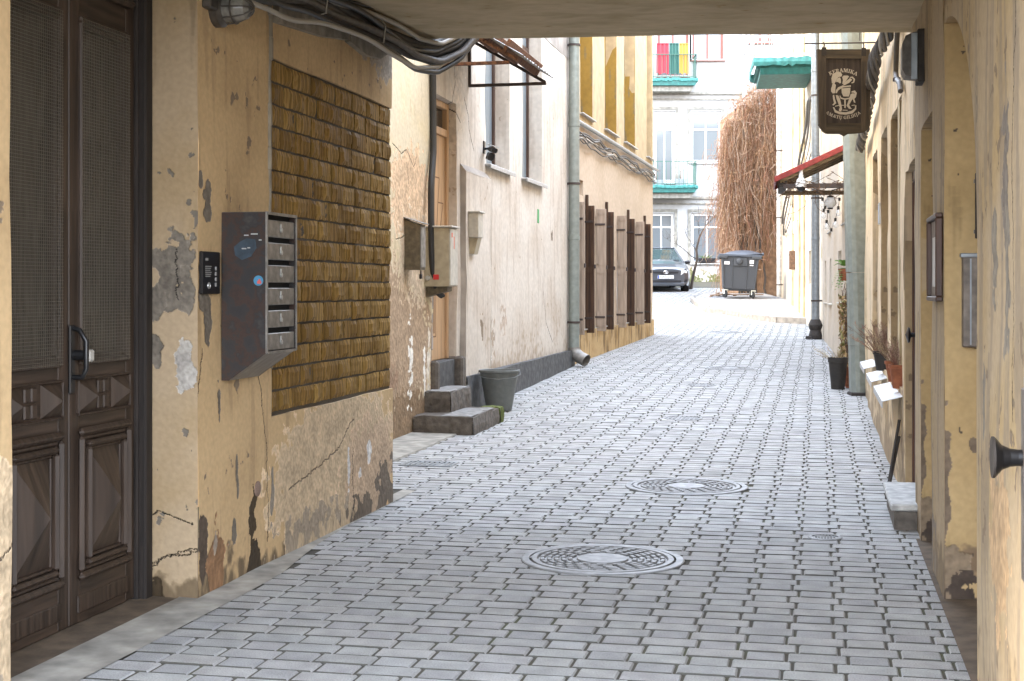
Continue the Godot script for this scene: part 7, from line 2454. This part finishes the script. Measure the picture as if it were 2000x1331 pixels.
func car() -> void:
	var d := 45.6
	var o := thing("parked_car", "dark blue-grey hatchback parked nose-on beside the ochre house corner", "car", Transform3D(Basis(Vector3.UP, 0.06), Vector3(4.93, gy(d), -d)))
	# z = 0 at the nose, -z runs back; half sections as (x, y) from sill to centre line
	var st := [
		[0.00, [0.56, 0.30, 0.62, 0.44, 0.60, 0.60, 0.54, 0.69, 0.30, 0.735]],
		[-0.10, [0.70, 0.22, 0.76, 0.42, 0.745, 0.62, 0.66, 0.755, 0.36, 0.80]],
		[-0.35, [0.80, 0.19, 0.855, 0.45, 0.84, 0.70, 0.73, 0.86, 0.38, 0.905]],
		[-0.75, [0.84, 0.19, 0.88, 0.50, 0.865, 0.80, 0.76, 0.95, 0.40, 1.0]],
		[-1.10, [0.84, 0.19, 0.88, 0.52, 0.87, 0.86, 0.78, 1.00, 0.40, 1.06]],
		[-1.95, [0.84, 0.19, 0.88, 0.54, 0.875, 0.92, 0.80, 0.97, 0.40, 0.98]],
		[-3.20, [0.84, 0.20, 0.88, 0.56, 0.875, 0.96, 0.79, 1.00, 0.40, 1.01]],
		[-4.00, [0.80, 0.24, 0.85, 0.58, 0.84, 0.96, 0.74, 1.02, 0.40, 1.03]],
		[-4.22, [0.70, 0.34, 0.76, 0.60, 0.74, 0.92, 0.66, 1.00, 0.36, 1.02]]]
	var m := MB.new()
	for i in st.size() - 1:
		var a: Array = st[i][1]
		var b: Array = st[i + 1][1]
		for s in [-1.0, 1.0]:
			var pa := []
			var pb := []
			for k in 5:
				pa.append(Vector3(s * a[k * 2], a[k * 2 + 1], st[i][0])); pb.append(Vector3(s * b[k * 2], b[k * 2 + 1], st[i + 1][0]))
			pa.append(Vector3(0, a[9] + 0.012, st[i][0])); pb.append(Vector3(0, b[9] + 0.012, st[i + 1][0]))
			for k in 5: m.qo(pa[k], pa[k + 1], pb[k + 1], pb[k], Vector3(s * (5 - k), k, 0.1))
	for e in [[0, 1.0], [8, -1.0]]:
		var a: Array = st[e[0]][1]
		for s in [-1.0, 1.0]:
			for k in 4:
				m.qo(Vector3(s * a[k * 2], a[k * 2 + 1], st[e[0]][0]), Vector3(s * a[k * 2 + 2], a[k * 2 + 3], st[e[0]][0]), Vector3(0, a[k * 2 + 3], st[e[0]][0]), Vector3(0, a[k * 2 + 1], st[e[0]][0]), Vector3(0, 0, e[1]))
	m.bx(-0.62, 0.62, 0.20, 0.32, -0.12, 0.02, 0.03)
	part(m, "body", M.carpaint, o)
	# cabin: pillars and roof in paint, panes between
	var cb := [[-1.02, 0.72, 1.02], [-1.85, 0.60, 1.46], [-3.1, 0.585, 1.48], [-3.95, 0.63, 1.02]]
	m = MB.new()
	for s in [-1.0, 1.0]:
		m.bar(Vector3(s * 0.76, 0.98, -0.98), Vector3(s * 0.60, 1.455, -1.85), 0.06, 0.06, 0.015)
		m.bar(Vector3(s * 0.60, 1.455, -1.82), Vector3(s * 0.585, 1.47, -3.15), 0.07, 0.06, 0.015)
		m.bar(Vector3(s * 0.585, 1.47, -3.12), Vector3(s * 0.72, 1.0, -4.0), 0.12, 0.12, 0.02)
		m.bar(Vector3(s * 0.59, 1.46, -2.5), Vector3(s * 0.80, 0.96, -2.55), 0.05, 0.09, 0.01)
	for i in 6:
		var xa := -0.6 + 0.2 * i
		m.qo(Vector3(xa, 1.47 + 0.035 * cos(xa * 2.4), -1.82), Vector3(xa + 0.2, 1.47 + 0.035 * cos((xa + 0.2) * 2.4), -1.82), Vector3(xa + 0.2, 1.485 + 0.035 * cos((xa + 0.2) * 2.4), -3.15), Vector3(xa, 1.485 + 0.035 * cos(xa * 2.4), -3.15), Vector3.UP)
	m.bx(-0.6, 0.6, 1.45, 1.49, -1.86, -1.80, 0.01)
	part(m, "roof", M.carpaint, o)
	m = MB.new()
	m.quad(Vector3(-0.75, 0.995, -1.0), Vector3(0.75, 0.995, -1.0), Vector3(0.6, 1.455, -1.84), Vector3(-0.6, 1.455, -1.84))
	part(m, "windscreen", M.carwind, o)
	m = MB.new()
	for s in [-1.0, 1.0]:
		m.qo(Vector3(s * 0.80, 0.965, -1.1), Vector3(s * 0.80, 0.98, -3.9), Vector3(s * 0.59, 1.46, -3.1), Vector3(s * 0.60, 1.45, -1.88), Vector3(s, 0.4, 0))
	m.qo(Vector3(-0.7, 1.02, -4.0), Vector3(0.7, 1.02, -4.0), Vector3(0.58, 1.46, -3.17), Vector3(-0.58, 1.46, -3.17), Vector3(0, 0.4, -1))
	part(m, "side_glass", M.carglass, o)
	m = MB.new()
	for x in [-0.36, 0.36]:
		m.bx(x - 0.24, x + 0.24, 0.6, 1.12, -2.3, -2.15, 0.06); m.bx(x - 0.13, x + 0.13, 1.12, 1.30, -2.3, -2.2, 0.05)
	m.bx(-0.7, 0.7, 0.88, 1.0, -1.5, -1.1, 0.03)
	part(m, "interior", M.carseat, o)
	m = MB.new()
	m.prism(tf(0, 0, 0.012), PackedVector2Array([Vector2(-0.42, 0.66), Vector2(0.42, 0.66), Vector2(0.40, 0.60), Vector2(0.18, 0.595), Vector2(0.10, 0.545), Vector2(-0.10, 0.545), Vector2(-0.18, 0.595), Vector2(-0.40, 0.60)]), -0.08, 0.004)
	m.bx(-0.50, 0.50, 0.30, 0.385, -0.08, 0.014, 0.01)
	for s in [-1.0, 1.0]:
		m.prism(tf(0, 0, -0.04), PackedVector2Array([Vector2(s * 0.52, 0.30), Vector2(s * 0.70, 0.33), Vector2(s * 0.70, 0.42), Vector2(s * 0.60, 0.35)]), -0.1, 0.03)
	part(m, "grille", M.cartrim, o)
	for s in [-1.0, 1.0]:
		m = MB.new()
		var a := [Vector3(s * 0.49, 0.545, 0.0), Vector3(s * 0.72, 0.585, -0.10), Vector3(s * 0.765, 0.72, -0.22), Vector3(s * 0.60, 0.735, -0.09), Vector3(s * 0.49, 0.705, -0.005)]
		var c := Vector3(s * 0.62, 0.65, 0.03)
		for k in 5:
			if s > 0: m.tri(a[k], a[(k + 1) % 5], c)
			else: m.tri(a[(k + 1) % 5], a[k], c)
		part(m, "headlight", M.lens, o)
		m = MB.new()
		m.box(Transform3D(Basis.from_euler(Vector3(0, s * 0.2, s * 0.1)), Vector3(s * 0.93, 0.98, -1.25)), Vector3(0.20, 0.12, 0.10), 0.035)
		m.bar(Vector3(s * 0.80, 0.95, -1.25), Vector3(s * 0.88, 0.96, -1.25), 0.05, 0.03)
		part(m, "wing_mirror", M.cartrim, o)
	m = MB.new()
	m.bx(-0.26, 0.26, 0.43, 0.54, 0.0, 0.026, 0.004)
	part(m, "number_plate", M.plate, o)
	m = MB.new()
	m.bx(-0.255, -0.215, 0.434, 0.536, 0.026, 0.0275)
	part(m, "plate_band", M.plate_blue, o)
	var tm := TextMesh.new()
	var f := SystemFont.new()
	f.font_names = PackedStringArray(["Droid Sans"])
	tm.font = f
	tm.font_size = 64
	tm.pixel_size = 0.105 / 64.0
	tm.depth = 0.002
	tm.text = "KWS:573"
	m = MB.new()
	m.add(tm, Transform3D(Basis(), Vector3(0.02, 0.485, 0.0275)))
	part(m, "plate_lettering", M.cartrim, o)
	m = MB.new()
	for e in [[0.0, 0.0, 0.075, 0.05], [0.0, 0.018, 0.045, 0.026], [0.0, -0.004, 0.022, 0.042]]:
		var ring := []
		for i in 25: ring.append(Vector3(e[0] + cos(TAU * i / 24.0) * e[2], 0.635 + e[1] + sin(TAU * i / 24.0) * e[3], 0.03))
		m.tube(ring, 0.008, 6, -1.0, false)
	part(m, "badge", M.chrome, o)
	m = MB.new()
	m.bar(Vector3(-0.5, 1.02, -1.02), Vector3(0.1, 1.03, -1.03), 0.02, 0.02); m.bar(Vector3(0.05, 1.02, -1.02), Vector3(0.62, 1.05, -1.06), 0.02, 0.02)
	part(m, "wiper", M.cartrim, o)
	for x in [-0.77, 0.77]:
		for z in [-0.80, -3.38]:
			var wh := hold("wheel", o, tf(x, 0.315, z))
			m = MB.new()
			m.lathe(Transform3D(Basis(Vector3(0, 0, 1), PI / 2), Vector3(0.105, 0, 0)), [Vector2(0.20, 0.0), Vector2(0.29, 0.0), Vector2(0.315, 0.03), Vector2(0.315, 0.17), Vector2(0.29, 0.21), Vector2(0.20, 0.21)], 30)
			part(m, "tyre", M.tyre, wh)
			m = MB.new()
			m.lathe(Transform3D(Basis(Vector3(0, 0, 1), PI / 2), Vector3(0.105, 0, 0)), [Vector2(0.205, 0.0), Vector2(0.205, 0.21)], 30)
			for s in [-0.07, 0.07]:
				for k in 5: m.bar(Vector3(s, 0, 0), Vector3(s, cos(TAU * k / 5.0) * 0.2, sin(TAU * k / 5.0) * 0.2), 0.05, 0.02, 0.005, Vector3(1, 0, 0))
			part(m, "rim", M.alloy, wh)
func bare_tree() -> void:
	var b := at(1349, 556, 47.5)
	b.y = gy(47.5)
	var o := thing("bare_tree", "thin leafless young tree leaning to the right beside the car", "tree", Transform3D(Basis(), b))
	var r := RandomNumberGenerator.new()
	r.seed = 41
	var w := MB.new()
	var tp := [Vector3(0, -0.05, 0), Vector3(0.10, 0.5, 0), Vector3(0.22, 1.0, 0.02), Vector3(0.20, 1.35, 0), Vector3(0.30, 1.75, 0), Vector3(0.50, 2.1, 0), Vector3(0.85, 2.5, 0)]
	w.tube(tp, 0.055, 8, 0.018)
	part(w, "trunk", M.bark, o)
	w = MB.new()
	for e in [[Vector3(0.22, 1.0, 0.02), Vector3(-0.5, 1.5, 0.1), 0.018], [Vector3(0.2, 1.2, 0), Vector3(-0.15, 1.9, -0.1), 0.014], [Vector3(0.3, 1.75, 0), Vector3(0.25, 2.5, 0.1), 0.014], [Vector3(0.5, 2.1, 0), Vector3(1.15, 2.75, 0.1), 0.014], [Vector3(0.4, 1.95, 0), Vector3(0.75, 2.7, -0.1), 0.012], [Vector3(0.7, 2.35, 0), Vector3(1.3, 2.5, 0.0), 0.01], [Vector3(-0.2, 1.3, 0.06), Vector3(-0.9, 1.75, 0.1), 0.009]]:
		var pts := []
		for i in 6: pts.append(e[0].lerp(e[1], i / 5.0) + Vector3(r.randf_range(-0.04, 0.04), r.randf_range(-0.03, 0.05), r.randf_range(-0.04, 0.04)) * (1.0 if i > 0 else 0.0))
		w.tube(pts, e[2], 5, 0.004)
		for k in 7:
			var p: Vector3 = pts[1 + r.randi() % 5]
			var q := p + Vector3(r.randf_range(-0.35, 0.35), r.randf_range(0.05, 0.45), r.randf_range(-0.2, 0.2))
			w.tube([p, (p + q) * 0.5 + Vector3(0.02, 0.03, 0), q], 0.005, 4, 0.003)
	part(w, "crown", M.bark, o)

const EXPOSURE := 4.0
const SUN := Vector3(-100, 85, 30)
func _ready() -> void:
	rng.seed = 11
	wn.seed = 3
	wn.frequency = 1.0
	wn.fractal_octaves = 3
	set_view()
	textures()
	setting()
	passage()
	left_materials()
	left_house()
	ochre_house()
	passage_fittings()
	right_materials()
	right_near()
	right_far()
	back_materials()
	white_house()
	added_yard_house()
	vine_wall()
	platform()
	bin()
	car()
	bare_tree()
